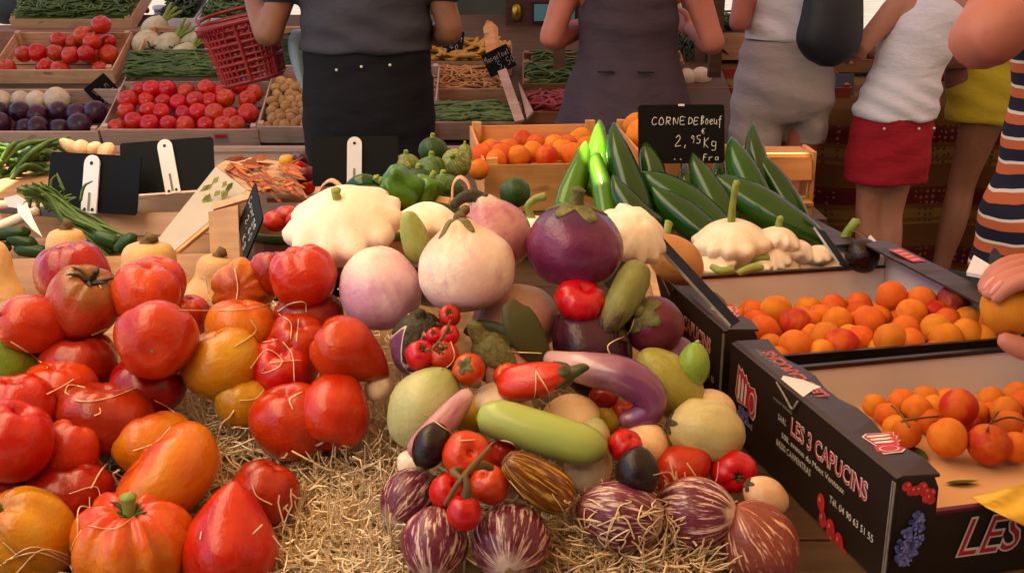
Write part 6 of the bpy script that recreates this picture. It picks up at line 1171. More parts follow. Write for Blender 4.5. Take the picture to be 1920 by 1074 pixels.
for k, (px, py, r, m, lab) in enumerate([(1285, 150, 22, 'whiteonion', 'big pale onion partly behind the grey dress'), (1314, 146, 20, 'whiteonion', 'round pale onion between the dress and the grey shorts'), (1306, 182, 12, 'yellow', 'small yellow green tomato on the reddish crate'), (1290, 192, 12, 'red', 'small red tomato beside the yellow green one')]): fruit(['onion', 'onion', 'tomato', 'tomato'][k], dict(prof='round', seed=k, noise=.03), m, px, py, r, r, 4.9-.06*(k > 1), UP, lab, ['onion', 'onion', 'tomato', 'tomato'][k], nu=20, nv=14)
O0 = at(1332, 113, 5.3, 8); wO = k_(90, 5.3); cO = crate(O0, wO, .3, .13, 'pale wooden crate of herbs behind the grey shorts', 'wood'); beans(cO, wO, .29, .12, 'herb', 'dark green herbs spilling over the pale crate', 120, .14, .006, 17, .0, h=.07, ang=1.5, name='herb_leaves', cat='herbs')
rs = random.Random(6); A = []
for k in range(110):
    x, y = rs.uniform(1255, 1345), rs.uniform(55, 110); a = rs.uniform(.3, 2.8); L = rs.uniform(12, 30); d = 5.15+rs.uniform(-.08, .08); A.append(tube([(*W(x, y-10, d), .004), (*W(x+L*.5*math.cos(a), y-4+L*.4*math.sin(a), d-.04), .010), (*W(x+L*math.cos(a), y+L*.9*math.sin(a), d-.05), .002)], 5, n=5, sx=.4))
o = worldmesh('herb_bunch', join(A), 'herb'); tag(o, 'dark bunch of leafy herbs hanging beside the grey dress', 'herbs'); lump('pot', 1300, 125, 40, 26, 5.25, 'bagdark', 'dark pot in shade under the leafy herbs', 'pot', 4, UP)
fruit('flower_head', dict(prof='bell', seed=3, noise=.2, lobes=6, ld=.3, wt='all'), 'inkred', 1262, 50, 14, 16, 5.2, UP, 'red flower between the grey dress and the bare arm', 'flower', nu=24, nv=16); fruit('melon', dict(prof='round', seed=5, noise=.03), 'khaki', 1258, 18, 20, 22, 5.4, UP, 'yellow green melon above the red flower', 'melon', nu=20, nv=14)
fruit('plastic_bag', dict(prof='bell', seed=8, noise=.2, lobes=5, ld=.2, wt='all'), 'film', 1346, 38, 16, 16, 5.4, UP, 'clear plastic bag above the herb crate', 'bag', nu=30, nv=18)
p = W(1565, 165, 4.85); o = worldmesh('bin', slab([W(1530, 192, 4.85), W(1600, 192, 4.85), W(1602, 138, 4.9), W(1530, 138, 4.9)], .25), 'navy', None, False); tag(o, 'dark plastic bin between the grey shorts and the white tank top', 'bin')
P0 = at(1535, 136, 5.1, 12); wP = k_(350, 5.1); cP = crate(P0, wP, .3, .06, 'wooden crate of brown mushrooms behind the white tank top', 'wooddark'); heap(cP, po, ['mush', 'potato', 'wineegg'], wP, .29, .06, .04, 'mushroom', 'brown mushroom in the crate behind the white tank top', 'mushroom', 'mushrooms in the rear crate', 9, step=1.8, slope=.1)
Q0 = at(1700, 195, 4.9, 10); wQ = k_(260, 4.9); cQ = crate(Q0, wQ, .25, .10, 'dark crate of red peppers behind the yellow shorts', 'wooddark'); heap(cQ, bl, ['red', 'orangered'], wQ, .24, .11, .04, 'pepper', 'red pepper in the crate behind the yellow shorts', 'pepper', 'red peppers in the dark crate', 10)
# ---------------------------------------------------------------- people
def loft(secs, seg=28, n=None):
    """secs: (x, y, z, rx, ry) horizontal ellipses from one end to the other, closed at both ends"""
    Q = spline(secs, n or len(secs)*5); V, Fs = [], []
    for x, y, z, rx, ry in Q:
        for j in range(seg):
            a = 2*math.pi*j/seg; ca_, sa_ = math.cos(a), math.sin(a); V.append(Vector((x+rx*ca_, y+ry*sa_*(1 if sa_ < 0 else .95), z)))
    m = len(Q); up = Q[-1][2] > Q[0][2]
    for i in range(m-1):
        for j in range(seg):
            a, b = i*seg+j, i*seg+(j+1) % seg; Fs.append((a, b, b+seg, a+seg) if up else (a, a+seg, b+seg, b))
    c0, c1 = list(range(seg)), list(range((m-1)*seg, m*seg)); Fs += [tuple(reversed(c0)) if up else tuple(c0), tuple(c1) if up else tuple(reversed(c1))]
    return V, Fs
def fused(name, parts, voxel, mat, parent, smooth=8, fold=None):
    me = bpy.data.meshes.new('work'); V, Fs = join(parts); me.from_pydata([tuple(v) for v in V], [], Fs); o = bpy.data.objects.new('work', me); COL.objects.link(o)
    bm = bmesh.new(); bm.from_mesh(me); bmesh.ops.recalc_face_normals(bm, faces=bm.faces); bm.to_mesh(me); bm.free()
    m = o.modifiers.new('r', 'REMESH'); m.mode = 'VOXEL'; m.voxel_size = voxel; m.use_smooth_shade = True
    s = o.modifiers.new('s', 'SMOOTH'); s.iterations = smooth; s.factor = .5
    dg = bpy.context.evaluated_depsgraph_get(); out = bpy.data.meshes.new_from_object(o.evaluated_get(dg)); bpy.data.objects.remove(o); bpy.data.meshes.remove(me)
    if fold:                         # cloth folds: push along normals
        N = np.empty(len(out.vertices)*3, np.float32); out.vertices.foreach_get('normal', N); N = N.reshape(-1, 3); A = np.empty(len(out.vertices)*3, np.float32); out.vertices.foreach_get('co', A); A = A.reshape(-1, 3)
        A += N*np.asarray(fold(A[:, 0], A[:, 1], A[:, 2]))[:, None].astype(np.float32); out.vertices.foreach_set('co', A.ravel())
    out.materials.clear(); out.materials.append(MT[mat]); out.polygons.foreach_set('use_smooth', [True]*len(out.polygons)); out.update(); out.name = name
    return obj(name, out, parent)
def skin(name, c1, c2, c3): 
    n = NT(name); col = n.mix(n.ramp(n.noise(9, detail=4), .3, .7), rgb(c1), rgb(c2)); col = n.mix(n.math('MULTIPLY', n.ramp(n.noise(70, detail=2), .55, .75), .25), col, rgb(c3)); n.bump(n.noise(260, detail=2), .15, .001)
    n.b.inputs['Subsurface Weight'].default_value = .12; n.b.inputs['Subsurface Scale'].default_value = .01; n.b.inputs['Subsurface Radius'].default_value = (1, .35, .2); return n.out(col, .55, .4)
MT['skin'] = skin('skin_fair', 'a06c58', 'ac7862', '8a5444'); MT['skintan'] = skin('skin_tanned', '7a4e38', '885a44', '663c2a'); MT['skinpink'] = skin('skin_pink', 'a86252', 'b46e5e', '944a3e')
def fabric(name, c1, c2, rough=.85, weave=600, sc=4):
    n = NT(name); col = n.mix(n.ramp(n.noise(sc, detail=4), .25, .75), rgb(c1), rgb(c2)); wr_ = n.math('ADD', n.noise(7, detail=5, rough=.5, stretch=(1, 1, 1.8)), n.math('MULTIPLY', n.noise(22, detail=3, stretch=(.6, .6, 1.6)), .35)); n.bump(n.math('ADD', wr_, n.math('MULTIPLY', n.noise(weave, detail=1), .01)), .5, .03); return n.out(n.mix(n.math('MULTIPLY', n.noise(weave, detail=1), .25), col, rgb('201818')), rough, .2)
MT['grey_tee'] = fabric('fabric_grey', '393842', '43414b'); MT['black_trouser'] = fabric('fabric_black', '0b0b10', '12121a'); MT['mauve'] = fabric('fabric_mauve', '42353f', '4b3d48'); MT['lilac'] = fabric('fabric_grey_lilac', 'a69a9c', 'b2a8a8', sc=3); MT['whitecloth'] = fabric('fabric_white', 'deddea', 'e6e4ee'); MT['redcloth'] = fabric('fabric_red', '9a1a2a', 'a8202e', weave=400); MT['yellowcloth'] = fabric('fabric_yellow', 'b09a26', 'c0a92e'); MT['greyjean'] = fabric('fabric_dark_grey', '3a3a40', '47464c'); MT['hair'] = fabric('hair_brown', '2c1c12', '3c281a', .5, 200, 30); MT['shoe'] = fabric('shoe_leather', '2a2220', '332a26', .5)
n_ = NT('fabric_striped'); zz = n_.math('ADD', n_.math('ADD', n_.z('Z'), n_.math('MULTIPLY', n_.z('X'), -.40)), n_.math('MULTIPLY_ADD', n_.noise(5), .03, -.015)); fr_ = n_.math('FRACT', n_.math('MULTIPLY', zz, 21))
c_ = n_.mix(n_.math('GREATER_THAN', fr_, .50), rgb('1c1a2c'), rgb('b05a38')); c_ = n_.mix(n_.math('MULTIPLY', n_.math('GREATER_THAN', fr_, .88), 1.), c_, rgb('cfc0b4')); MT['stripes'] = n_.out(c_, .85, .2)
def hand_tubes(wrist, dirv, palm, s=1., curl=.5, flip=1):
    f = Vector(dirv).normalized(); nrm = Vector(palm); nrm = (nrm-f*nrm.dot(f)).normalized(); sd = f.cross(nrm)*flip; w_ = Vector(wrist); T_ = [tube([(*w_, .026*s), (*(w_+f*.035*s), .032*s), (*(w_+f*.085*s), .034*s)], 12, sx=1)]
    out = []
    V, Fs = tube([(*(w_-f*.02*s), .023*s), (*(w_+f*.02*s), .030*s), (*(w_+f*.06*s), .037*s), (*(w_+f*.092*s), .034*s)], 14)
    V = [v - nrm*((v-w_).dot(nrm))*.55 for v in V]; out.append((V, Fs))
    for k, (off, L) in enumerate(((-.028, .072), (-.0095, .082), (.0095, .076), (.027, .060))):
        b = w_+f*.082*s+sd*off*s; p = b; d_ = f.copy(); P = [(*(b-f*.03*s), .0095*s), (*p, .0095*s)]
        for j, q in enumerate((.42, .32, .26)):
            a = curl*(.7+.35*j); d_ = (d_*math.cos(a)+nrm*math.sin(a)).normalized(); p = p+d_*L*q*s; P.append((*p, (.0090-.0009*j)*s))
        out.append(tube(P, 9, n=16))
    b = w_+f*.022*s-sd*.022*s; d_ = (f*.6-sd*.75+nrm*.25).normalized(); P = [(*b, .014*s), (*(b+d_*.032*s), .0125*s)]; p = b+d_*.032*s; d_ = (f*.85-sd*.3+nrm*.45).normalized(); p2 = p+d_*.032*s; P.append((*p2, .0105*s)); d_ = (f*.9-sd*.0+nrm*.55).normalized(); P.append((*(p2+d_*.026*s), .0085*s)); out.append(tube(P, 10, n=16))
    return out
def person(px, d, label, yaw=0., sc=1., skinm='skin', arms=None, hair='hair', lean=0., sx=1., legs=None, Y=None, hairlen=.1, ar=1.):
    """body facing away from the camera at yaw 0; arms: two of (elbow, wrist, palm) in body coordinates, left first"""
    X = (px-CX)/F*d; Yw = d*.965 if Y is None else Y; root = empty('person', Matrix.Translation((X, Yw, 0)) @ Matrix.Rotation(yaw, 4, 'Z') @ Matrix.Diagonal((sc, sc, sc, 1)), label, 'person')
    L = lean; P = [loft([(0, 0, .80, .10*sx, .08), (0, 0, .88, .165*sx, .115), (0, 0, .97, .17*sx, .12), (L*.3, 0, 1.09, .135*sx, .095), (L*.7, 0, 1.26, .155*sx, .11), (L, 0, 1.38, .165*sx, .10), (L, 0, 1.43, .12*sx, .075), (L, .0, 1.47, .055, .055), (L, .01, 1.54, .053, .055)])]
    P.append(loft([(L, .02, 1.52, .04, .05), (L, .03, 1.56, .065, .08), (L, .015, 1.63, .076, .096), (L, .01, 1.70, .070, .088), (L, .01, 1.745, .035, .045)]))
    P.append(tube([(L, .10, 1.635, .008), (L, .122, 1.61, .012), (L, .108, 1.595, .010)], 8)); 
    for s in (-1, 1): P.append(tube([(L+s*.076, .0, 1.60, .012), (L+s*.082, -.005, 1.63, .018), (L+s*.078, -.008, 1.655, .012)], 8, sx=.5))
    lg = legs or [((-.085, 0, .88), (-.09, .01, .48), (-.09, -.02, .08)), ((.085, 0, .88), (.09, .01, .48), (.09, -.02, .08))]
    for hip, knee, ank in lg:
        h_, k_2, a_ = Vector(hip), Vector(knee), Vector(ank); m1 = h_.lerp(k_2, .5); m2 = k_2.lerp(a_, .35)
        P.append(tube([(*h_, .088*sx), (*m1, .072*sx), (*k_2, .054), (*(m2+Vector((0, -.012, 0))), .056), (*k_2.lerp(a_, .75), .040), (*a_, .036)], 14, n=26))
        P.append(tube([(a_.x, a_.y-.045, .035, .030), (a_.x, a_.y+.03, .045, .038), (a_.x, a_.y+.12, .032, .036), (a_.x, a_.y+.185, .022, .02)], 10, sx=1.15))
    arms = arms or [((-.26, -.04, 1.10), (-.22, .16, .98), (1, 0, 0)), ((.26, -.04, 1.10), (.22, .16, .98), (-1, 0, 0))]
    hands = []
    for s, (el, wr, palm) in zip((-1, 1), arms):
        sh = Vector((L+s*.155*sx, 0, 1.385)); el, wr = Vector(el), Vector(wr)
        a_ = ar if s < 0 else 1.
        P.append(tube([(*(sh-Vector((s*.05, 0, 0))), .05), (*sh, .052*a_), (*sh.lerp(el, .4), .050*a_), (*sh.lerp(el, .85), .042*a_), (*el, .041*a_), (*el.lerp(wr, .25), .043*a_), (*el.lerp(wr, .7), .033*a_), (*wr, .026)], 14, n=34)); hands += hand_tubes(wr, wr-el, palm, .95, .45, -s)
    body = fused('body', P, .011, skinm, root, 6); h = fused('hand', hands, .0042, skinm, root, 3)
    # one continuous figure: the hands' mesh joins the body's
    bm = bmesh.new(); bm.from_mesh(body.data); bm.from_mesh(h.data); bm.to_mesh(body.data); bm.free(); bpy.data.objects.remove(h); body.data.polygons.foreach_set('use_smooth', [True]*len(body.data.polygons))
    fused('hair', [loft([(L, -.02, 1.58-hairlen, .05, .04), (L, -.025, 1.58, .080, .078), (L, -.012, 1.66, .088, .100), (L, -.005, 1.72, .076, .092), (L, 0, 1.765, .03, .04)])], .010, hair, root, 4, lambda x, y, z: .003*np.sin(90*x)+.002*np.sin(140*y))
    for s in (-1, 1): obj('eye', mesh('eye', *tube([(L+s*.032, .088, 1.635, .004), (L+s*.032, .095, 1.635, .011), (L+s*.032, .101, 1.635, .004)], 10), 'whitecloth'), root)
    obj('mouth', mesh('mouth', *tube([(L-.024, .098, 1.565, .002), (L, .106, 1.565, .006), (L+.024, .098, 1.565, .002)], 8), 'inkred'), root)
    for hip, knee, ank in lg: obj('shoe', mesh('shoe', *tube([(ank[0], ank[1]-.065, .04, .030), (ank[0], ank[1]+.02, .05, .048), (ank[0], ank[1]+.12, .038, .046), (ank[0], ank[1]+.20, .026, .026)], 14, sx=1.1, n=20), 'shoe'), root)
    return root
def cloth(root, name, secs, mat, extra=(), voxel=.011, fold=None, smooth=6): return fused(name, [loft(s) for s in ([secs] if isinstance(secs[0][0], (int, float)) else secs)]+list(extra), voxel, mat, root, smooth, fold)
folds = lambda a: (lambda x, y, z: a*(np.sin(60*z+9*x+3*np.sin(14*x))*.5+np.sin(38*x+20*z)*.35+np.sin(95*z-30*x)*.25))
vfolds = lambda a, z0: (lambda x, y, z: a*np.clip((z0-z)/.3, 0, 1)*(np.sin(np.arctan2(y, x)*9+2)+.5*np.sin(np.arctan2(y, x)*17)))
# 1 grey T-shirt and black trousers, basket on the arm
p1 = person(702, 3.85, 'person in grey t-shirt and black trousers with a red basket on one arm', 0, 1.04, 'skintan', [((-.30, -.05, 1.075), (-.40, .14, 1.24), (.4, 0, -1)), ((.27, -.02, 1.09), (.16, .22, 1.05), (-1, 0, 0))], sx=1.22)
cloth(p1, 'trousers', [[(0, 0, 1.04, .202, .15), (0, 0, .96, .208, .155), (0, -.005, .86, .214, .165), (0, 0, .76, .213, .155), (0, 0, .70, .18, .12)], [(-.108, 0, .80, .108, .13), (-.108, 0, .5, .098, .11), (-.105, 0, .07, .085, .10)], [(.108, 0, .80, .108, .13), (.108, 0, .5, .098, .11), (.105, 0, .07, .085, .10)]], 'black_trouser', fold=folds(.0025))
cloth(p1, 'shirt', [(0, 0, 1.03, .213, .165), (0, 0, 1.12, .206, .16), (0, 0, 1.25, .21, .155), (0, 0, 1.36, .215, .13), (0, 0, 1.44, .13, .09), (0, 0, 1.455, .08, .07)], 'grey_tee', [tube([(-.17, 0, 1.37, .09), (-.25, -.02, 1.28, .08), (-.275, -.03, 1.20, .078)], 16), tube([(.17, 0, 1.37, .09), (.24, -.01, 1.28, .08), (.26, -.015, 1.20, .078)], 16)], fold=lambda x, y, z: .006*np.sin(70*z+4*np.sin(9*x)+2)*np.clip((1.22-z)/.15, 0, 1)+.003*np.sin(50*z-20*x))
for x, z in ((-.075, .985), (.002, .995), (.09, 1.0)): obj('stud', mesh('stud', *tube([(x, -.158, z, .001), (x, -.160, z, .0045), (x, -.163, z, .001)], 8), 'inkwhite'), p1)
# pale blue bag hanging at the hip
V, Fs = loft([(0, 0, 0, .006, .02), (-.016, 0, .05, .02, .05), (-.03, 0, .13, .032, .07), (-.034, 0, .20, .034, .065), (-.026, 0, .235, .026, .03)], 20)
MT['bluebag'] = flat('pale_blue_plastic', '8a9aa8', .5, '9fb0bc', 6, bump=.3, bsc=25); b0 = W(584, 186, 3.84); o = worldmesh('plastic_bag', ([v+b0 for v in V], Fs), 'bluebag'); tag(o, 'pale blue bag hanging between the red basket and the black trousers', 'bag')
worldmesh('strap', tube([(*(b0+Vector((-.03, 0, .23))), .006), (*(b0+Vector((-.05, 0, .30))), .005), (*(b0+Vector((-.03, 0, .42))), .005)], 6), 'bluebag', o)
# red plastic basket
def basket():
    c = W(460, 92, 3.80); ax = camdir((-.22, .93, .36)); X = camdir((.90, .36, 0)); X = (X-ax*X.dot(ax)).normalized(); Yv = ax.cross(X); root = empty('shopping_basket', basis(X, Yv, ax, c), 'red plastic lattice shopping basket tilted on the arm', 'basket'); Hh = .20
    MT['redplastic'] = flat('red_basket_plastic', '7a0f18', .35, '8c161f', 5)
    def ring(z, n=48, g=0):
        k = .82+.18*(z/Hh+.5); a_, b_ = (.128+g)*k, (.10+g)*k; out = []
        for j in range(n): t = 2*math.pi*j/n; ct, st = math.cos(t), math.sin(t); out.append(Vector((math.copysign(abs(ct)**.55, ct)*a_, math.copysign(abs(st)**.55, st)*b_, z)))
        return out
    lev = np.linspace(-.5, .5, 10)*Hh; rings = [ring(z, 40) for z in lev]; A = []
    for i, rg in enumerate(rings[:-1]): A.append(tube([(*p, .0062 if i not in (0, 3, 6) else .009) for p in rg+[rg[0], rg[1]]], 5, n=0, cap=False))
    for j in range(0, 40): A.append(tube([(*rg[j], .0055 if j % 5 else .010) for rg in rings], 5, n=0, cap=False))
    o = obj('lattice', mesh('lattice', *join(A), 'redplastic'), root); o['kind'] = 'stuff'
    rg = ring(.5*Hh, 48, .004); obj('rim', mesh('rim', *tube([(*p, .010) for p in rg+[rg[0], rg[1]]], 8, n=0, cap=False), 'redplastic'), root)
    A = []; rg = ring(.5*Hh-.012, 64, .011)
    for p in rg: A.append(tube([(*(p+Vector((0, 0, .012))), .0022), (*(p-Vector((0, 0, .014))), .0022)], 4, n=2))
    o = obj('rim_ribs', mesh('rim_ribs', *join(A), 'redplastic'), root); o['kind'] = 'stuff'
    rb = ring(-.5*Hh, 40); obj('base', mesh('base', *slab(rb, .004), 'redplastic', False), root)
    obj('handle', mesh('handle', *tube([(.125, 0, .10, .007), (.132, .03, .118, .007), (.10, .095, .125, .007), (0, .118, .128, .007), (-.10, .095, .125, .007), (-.132, .03, .118, .007), (-.125, 0, .10, .007)], 8), 'redplastic'), root)
basket()
# 2 mauve grey dress
p2 = person(1166, 3.95, 'person in a mauve grey sleeveless dress seen from behind', 0, 1.0, 'skinpink', [((-.265, -.03, 1.10), (-.10, .20, 1.14), (1, 0, 0)), ((.285, -.03, 1.085), (.24, .2, 1.12), (-1, 0, 0))], sx=1.08)
cloth(p2, 'dress', [(0, 0, .50, .285, .24), (0, 0, .62, .272, .225), (0, 0, .80, .245, .19), (0, 0, .95, .205, .16), (0, 0, 1.07, .168, .13), (0, 0, 1.2, .168, .13), (0, 0, 1.34, .165, .12), (0, 0, 1.42, .13, .085)], 'mauve', fold=lambda x, y, z: .007*np.clip((1.0-z)/.3, 0, 1)*np.sin(np.arctan2(y, x)*8+1)+.006*np.exp(-((z-1.14-.8*x*x)/.022)**2)-.005*np.exp(-((z-1.19-1.2*x*x)/.02)**2)+.0025*np.sin(40*x+30*z))
for x, y in ((-.085, -.139), (.045, -.151)): obj('pocket_seam', mesh('pocket_seam', *box(.055, .012, .0035, (x, y-.008, 1.005)), 'black_trouser', False), p2)
# 3 grey lilac shorts, white top
p3 = person(1447, 4.45, 'person in grey lilac knee shorts and white top seen from behind with a dark bag', 0, 1.0, 'skinpink', [((-.20, -.07, 1.12), (-.14, .14, 1.22), (1, 0, 0)), ((.25, .0, 1.12), (.18, .2, 1.2), (-1, 0, 0))], sx=.93)
cloth(p3, 'shorts', [[(0, 0, 1.06, .165, .125), (0, 0, .98, .18, .14), (0, -.005, .88, .195, .16), (0, 0, .80, .195, .15), (0, 0, .75, .16, .11)], [(-.088, -.008, .84, .106, .13), (-.098, 0, .70, .103, .118), (-.105, 0, .645, .102, .115)], [(.098, .0, .84, .095, .125), (.104, .03, .70, .088, .110), (.105, .035, .66, .088, .108)]], 'lilac', fold=lambda x, y, z: .004*np.sin(45*x+18*z+2)*np.clip((.95-z)/.2, 0, 1)+.003*np.sin(60*z+15*x)+.003*np.exp(-((z-1.0)/.008)**2))
cloth(p3, 'top', [(0, 0, 1.055, .172, .13), (0, 0, 1.14, .158, .12), (0, 0, 1.28, .17, .125), (0, 0, 1.38, .17, .11), (0, 0, 1.44, .10, .08)], 'whitecloth', fold=lambda x, y, z: .006*np.sin(62*z+5*np.sin(10*x))*np.clip((1.22-z)/.1, 0, 1)+.002*np.sin(50*x))
b0 = W(1552, 124, 4.02); V, Fs = loft([(0, 0, 0, .03, .03), (0, 0, .03, .085, .06), (-.004, 0, .09, .118, .075), (.0, 0, .18, .112, .07), (0, 0, .27, .10, .05), (0, 0, .31, .08, .03)], 28)
MT['navybag'] = flat('navy_bag', '10121c', .55, '171a26', 5, bump=.2, bsc=30); o = worldmesh('shoulder_bag', ([v+b0 for v in V], Fs), 'navybag'); tag(o, 'dark navy shoulder bag hanging behind the grey lilac shorts', 'bag'); worldmesh('strap', tube([(*(b0+Vector((-.06, 0, .30))), .009), (*(b0+Vector((-.10, .12, .50))), .008), (*(b0+Vector((-.10, .2, .62))), .008)], 8, sx=2), 'navybag', o)
# 4 white tank top, red skirt
p4 = person(1650, 4.35, 'slim person in white tank top and red denim skirt seen from behind', 0, .86, 'skin', [((-.20, -.06, 1.20), (-.16, .2, 1.15), (1, 0, 0)), ((.33, .10, 1.15), (.24, .28, 1.10), (-1, 0, 0))], lean=.12, sx=.95,
    legs=[((-.075, 0, .88), (-.073, .0, .47), (-.050, -.02, .08)), ((.07, 0, .88), (.035, .0, .47), (.035, -.02, .08))])
cloth(p4, 'skirt', [(-.012, 0, .615, .183, .155), (-.008, 0, .70, .186, .155), (0, 0, .82, .182, .15), (.0, 0, .90, .178, .14), (.0, 0, .945, .172, .13)], 'redcloth', fold=lambda x, y, z: .004*np.sin(24*x+16*z)+.0025*np.sin(50*z-20*x)+.003*np.exp(-((z-.63)/.008)**2)-.004*np.exp(-((x-.115)/.008)**2)*(y < 0))
cloth(p4, 'tank_top', [(.006, 0, .90, .188, .156), (.014, 0, .98, .180, .148), (.035, 0, 1.09, .158, .128), (.08, 0, 1.24, .168, .130), (.115, 0, 1.36, .150, .122), (.12, 0, 1.42, .11, .085), (.12, 0, 1.44, .06, .05)], 'whitecloth', fold=lambda x, y, z: .006*np.sin(75*z+12*x+4*np.sin(8*x))*np.clip((1.12-z)/.1, 0, 1)+.003*np.sin(40*z+25*x))
for x in (-.09, .06, .13): obj('stud', mesh('stud', *tube([(x, -.135-.012*(abs(x) < .1), .875, .001), (x, -.150-.012*(abs(x) < .1), .875, .006), (x, -.156-.012*(abs(x) < .1), .875, .001)], 8), 'inkwhite'), p4)
# 5 yellow shorts
p5 = person(1812, 4.55, 'person in short yellow outfit with bare legs, standing by the striped tablecloth', 0, .98, 'skintan', [((-.28, .05, 1.1), (-.2, .25, 1.1), (1, 0, 0)), ((.28, 0, 1.1), (.2, .2, 1.1), (-1, 0, 0))],
    legs=[((-.0, -.03, .88), (-.055, .0, .47), (-.12, -.04, .08)), ((.06, .05, .88), (-.01, .09, .47), (-.05, .12, .08))])
cloth(p5, 'shorts', [(0.0, 0, .745, .150, .14), (0, 0, .82, .152, .145), (0, 0, .92, .160, .14), (0, 0, 1.02, .150, .12), (0, 0, 1.12, .145, .11), (0, 0, 1.28, .16, .115), (0, 0, 1.4, .14, .09)], 'yellowcloth', fold=lambda x, y, z: .004*np.sin(30*x+50*z)+.004*np.sin(85*z+20*x)*np.clip((.85-z)/.08, 0, 1))
# 6 striped tunic at the end of the stall, arm bent towards us
X6, Y6 = 1.12, 2.06; L6 = lambda p: tuple((p.x-X6, p.y-Y6, p.z)) 
p6 = person(CX+X6/2.15*F, 2.15, 'person in navy and orange striped tunic with a bare bent arm at the stall end', 0, 1.0, 'skinpink', [(L6(W(1838, 78, 1.85)), L6(W(1990, -40, 1.78)), (0, 0, 1)), ((.30, .06, 1.1), (.2, .28, 1.05), (-1, 0, 0))], sx=1.1, Y=Y6, ar=1.34)
cloth(p6, 'tunic', [(0, 0, .80, .218, .165), (0, 0, .92, .205, .16), (0, 0, 1.06, .185, .14), (0, 0, 1.2, .19, .145), (0, 0, 1.33, .195, .13), (0, 0, 1.43, .12, .09)], 'stripes', fold=lambda x, y, z: .006*np.sin(np.arctan2(y, x)*7)*np.clip((1.1-z)/.3, 0, 1)+.004*np.sin(40*z+20*x))
cloth(p6, 'trousers', [[(0, 0, .90, .20, .15), (0, 0, .80, .205, .15), (0, 0, .74, .16, .11)], [(-.11, 0, .80, .10, .12), (-.11, 0, .45, .085, .1), (-.11, 0, .06, .075, .09)], [(.11, 0, .80, .10, .12), (.11, 0, .45, .085, .1), (.11, 0, .06, .075, .09)]], 'greyjean', fold=folds(.002))
# 7 someone reaching in from the right with an apricot between fingers and thumb
d7 = 1.22; ac = W(1893, 577, d7); apricot(ac, .031, 'apricot', 'orange apricot held between the fingers and thumb of the reaching hand')
HP = []
def fg(pts, rs_): return tube([(*(ac+Vector(p)), r) for p, r in zip(pts, rs_)], 12, n=26)
# four fingers closing over the top of the fruit, each bent at three joints; the thumb supports it from below
for k, dy in enumerate((-.031, -.0105, .0105, .030)):
    L_ = (.95, 1.08, 1.0, .82)[k]; HP.append(fg([(.098, dy*.95, .012), (.070, dy, .032), (.040, dy, .044), (.010, dy*.95, .0435), (-.014*L_, dy*.85, .034), (-.030*L_, dy*.7, .016)], (.0125, .0112, .0098, .0100, .0088, .0066)))
HP.append(fg([(.118, -.036, -.028), (.084, -.044, -.044), (.052, -.042, -.048), (.022, -.034, -.042), (-.004, -.027, -.033), (-.016, -.024, -.027)], (.024, .020, .0145, .0130, .0120, .0085)))
HP.append(tube([(*(ac+Vector((.078, 0, .006))), .020), (*(ac+Vector((.10, -.002, -.004))), .036), (*(ac+Vector((.15, 0, -.012))), .040), (*(ac+Vector((.185, 0, -.014))), .031)], 16))
HP.append(tube([(*(ac+Vector((.105, -.030, -.036))), .022), (*(ac+Vector((.15, -.012, -.028))), .026)], 12))
base = ac+Vector((.46, -.10, -.02))
HP.append(tube([(*(ac+Vector((.17, 0, -.013))), .031), (*(ac+Vector((.24, -.02, -.014))), .031), (*(ac+Vector((.38, -.07, -.018))), .043), (*base, .044), (*(base+Vector((.08, -.04, .16))), .050), (*(base+Vector((.12, -.06, .28))), .058)], 16, n=40))
Rt = Vector((base.x+.30, base.y-.10, 0)); p7 = empty('person', Matrix.Translation(Rt), 'person beyond the edge whose pink hand holds an apricot over the full carton', 'person')
inv = Matrix.Translation(-Rt); HP = [([inv @ Vector(v) for v in V], Fs) for V, Fs in HP]; sh = inv @ (base+Vector((.12, -.06, .28)))
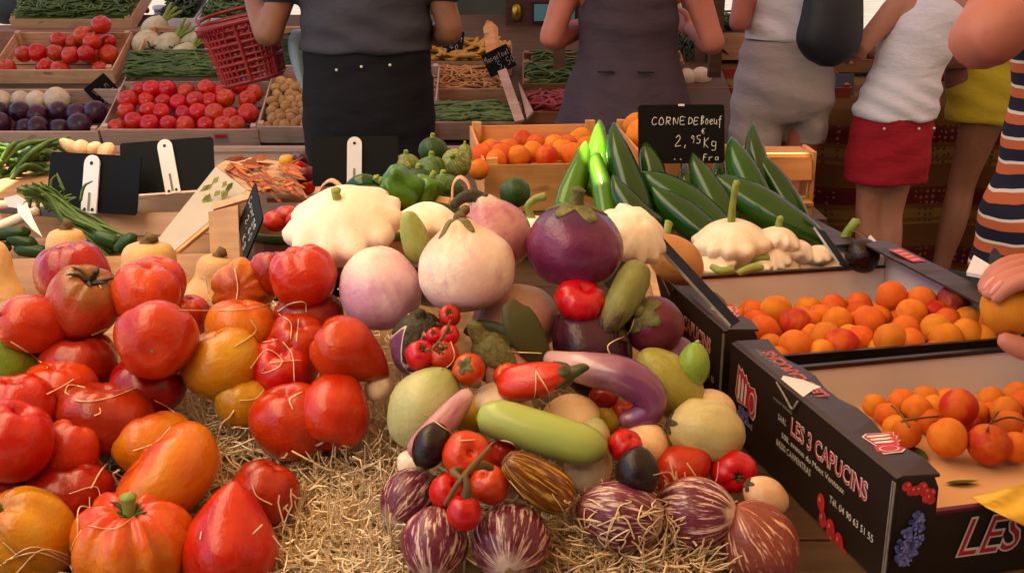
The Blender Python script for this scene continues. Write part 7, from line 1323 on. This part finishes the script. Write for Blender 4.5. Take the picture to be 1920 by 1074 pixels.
P = [loft([(0, 0, .80, .10, .08), (0, 0, .9, .17, .12), (0, 0, 1.09, .15, .10), (0, 0, 1.22, .16, .11), (0, 0, 1.36, .17, .10), (0, 0, 1.42, .11, .07), (0, 0, 1.48, .055, .055), (0, .01, 1.54, .053, .055)]), loft([(0, .02, 1.52, .04, .05), (0, .03, 1.57, .065, .08), (0, .015, 1.63, .076, .096), (0, .01, 1.70, .07, .088), (0, .01, 1.745, .035, .045)]), tube([(*sh, .058), (sh.x+.06, sh.y+.03, sh.z+.06, .06), (-.08, 0, 1.33, .06)], 14)]
for s in (-1, 1): P += [tube([(s*.09, 0, .86, .088), (s*.09, 0, .48, .055), (s*.09, -.02, .3, .056), (s*.09, -.02, .08, .036)], 12, n=20), tube([(s*.09, -.06, .035, .03), (s*.09, .05, .04, .038), (s*.09, .16, .022, .02)], 10)]
P.append(tube([(.15, 0, 1.38, .055), (.24, .02, 1.12, .042), (.20, .18, .98, .03)], 12)); HP += hand_tubes((.20, .18, .98), (-.04, .16, -.14), (-1, 0, 0), .95, .4)
bd7 = fused('body', P, .010, 'skinpink', p7, 4); hd7 = fused('hand', HP, .0027, 'skinpink', p7, 4)
bm = bmesh.new(); bm.from_mesh(bd7.data); bm.from_mesh(hd7.data); bm.to_mesh(bd7.data); bm.free(); bpy.data.objects.remove(hd7); bd7.data.polygons.foreach_set('use_smooth', [True]*len(bd7.data.polygons))
for k, dy in enumerate((-.030, -.010)):
    L_ = (1.0, 1.06)[k]; c = inv @ (ac+Vector((-.027*L_, dy*.72, .029))); obj('nail', mesh('nail', *tube([(*(c+Vector((-.005, 0, -.006))), .003), (*c, .0052), (*(c+Vector((.005, 0, .007))), .004)], 8, sx=.6), 'inkpink'), p7)
fused('hair', [loft([(0, -.02, 1.50, .05, .04), (0, -.025, 1.58, .08, .078), (0, -.012, 1.66, .088, .10), (0, 0, 1.765, .03, .04)])], .01, 'hair', p7, 4)
cloth(p7, 'shirt', [(0, 0, .86, .20, .15), (0, 0, 1.0, .185, .14), (0, 0, 1.2, .18, .135), (0, 0, 1.35, .19, .12), (0, 0, 1.44, .10, .08)], 'lilac', fold=folds(.003)); cloth(p7, 'trousers', [[(0, 0, .93, .18, .14), (0, 0, .8, .19, .145), (0, 0, .74, .15, .11)], [(-.1, 0, .8, .10, .11), (-.095, 0, .07, .08, .09)], [(.1, 0, .8, .10, .11), (.095, 0, .07, .08, .09)]], 'greyjean', fold=folds(.002))
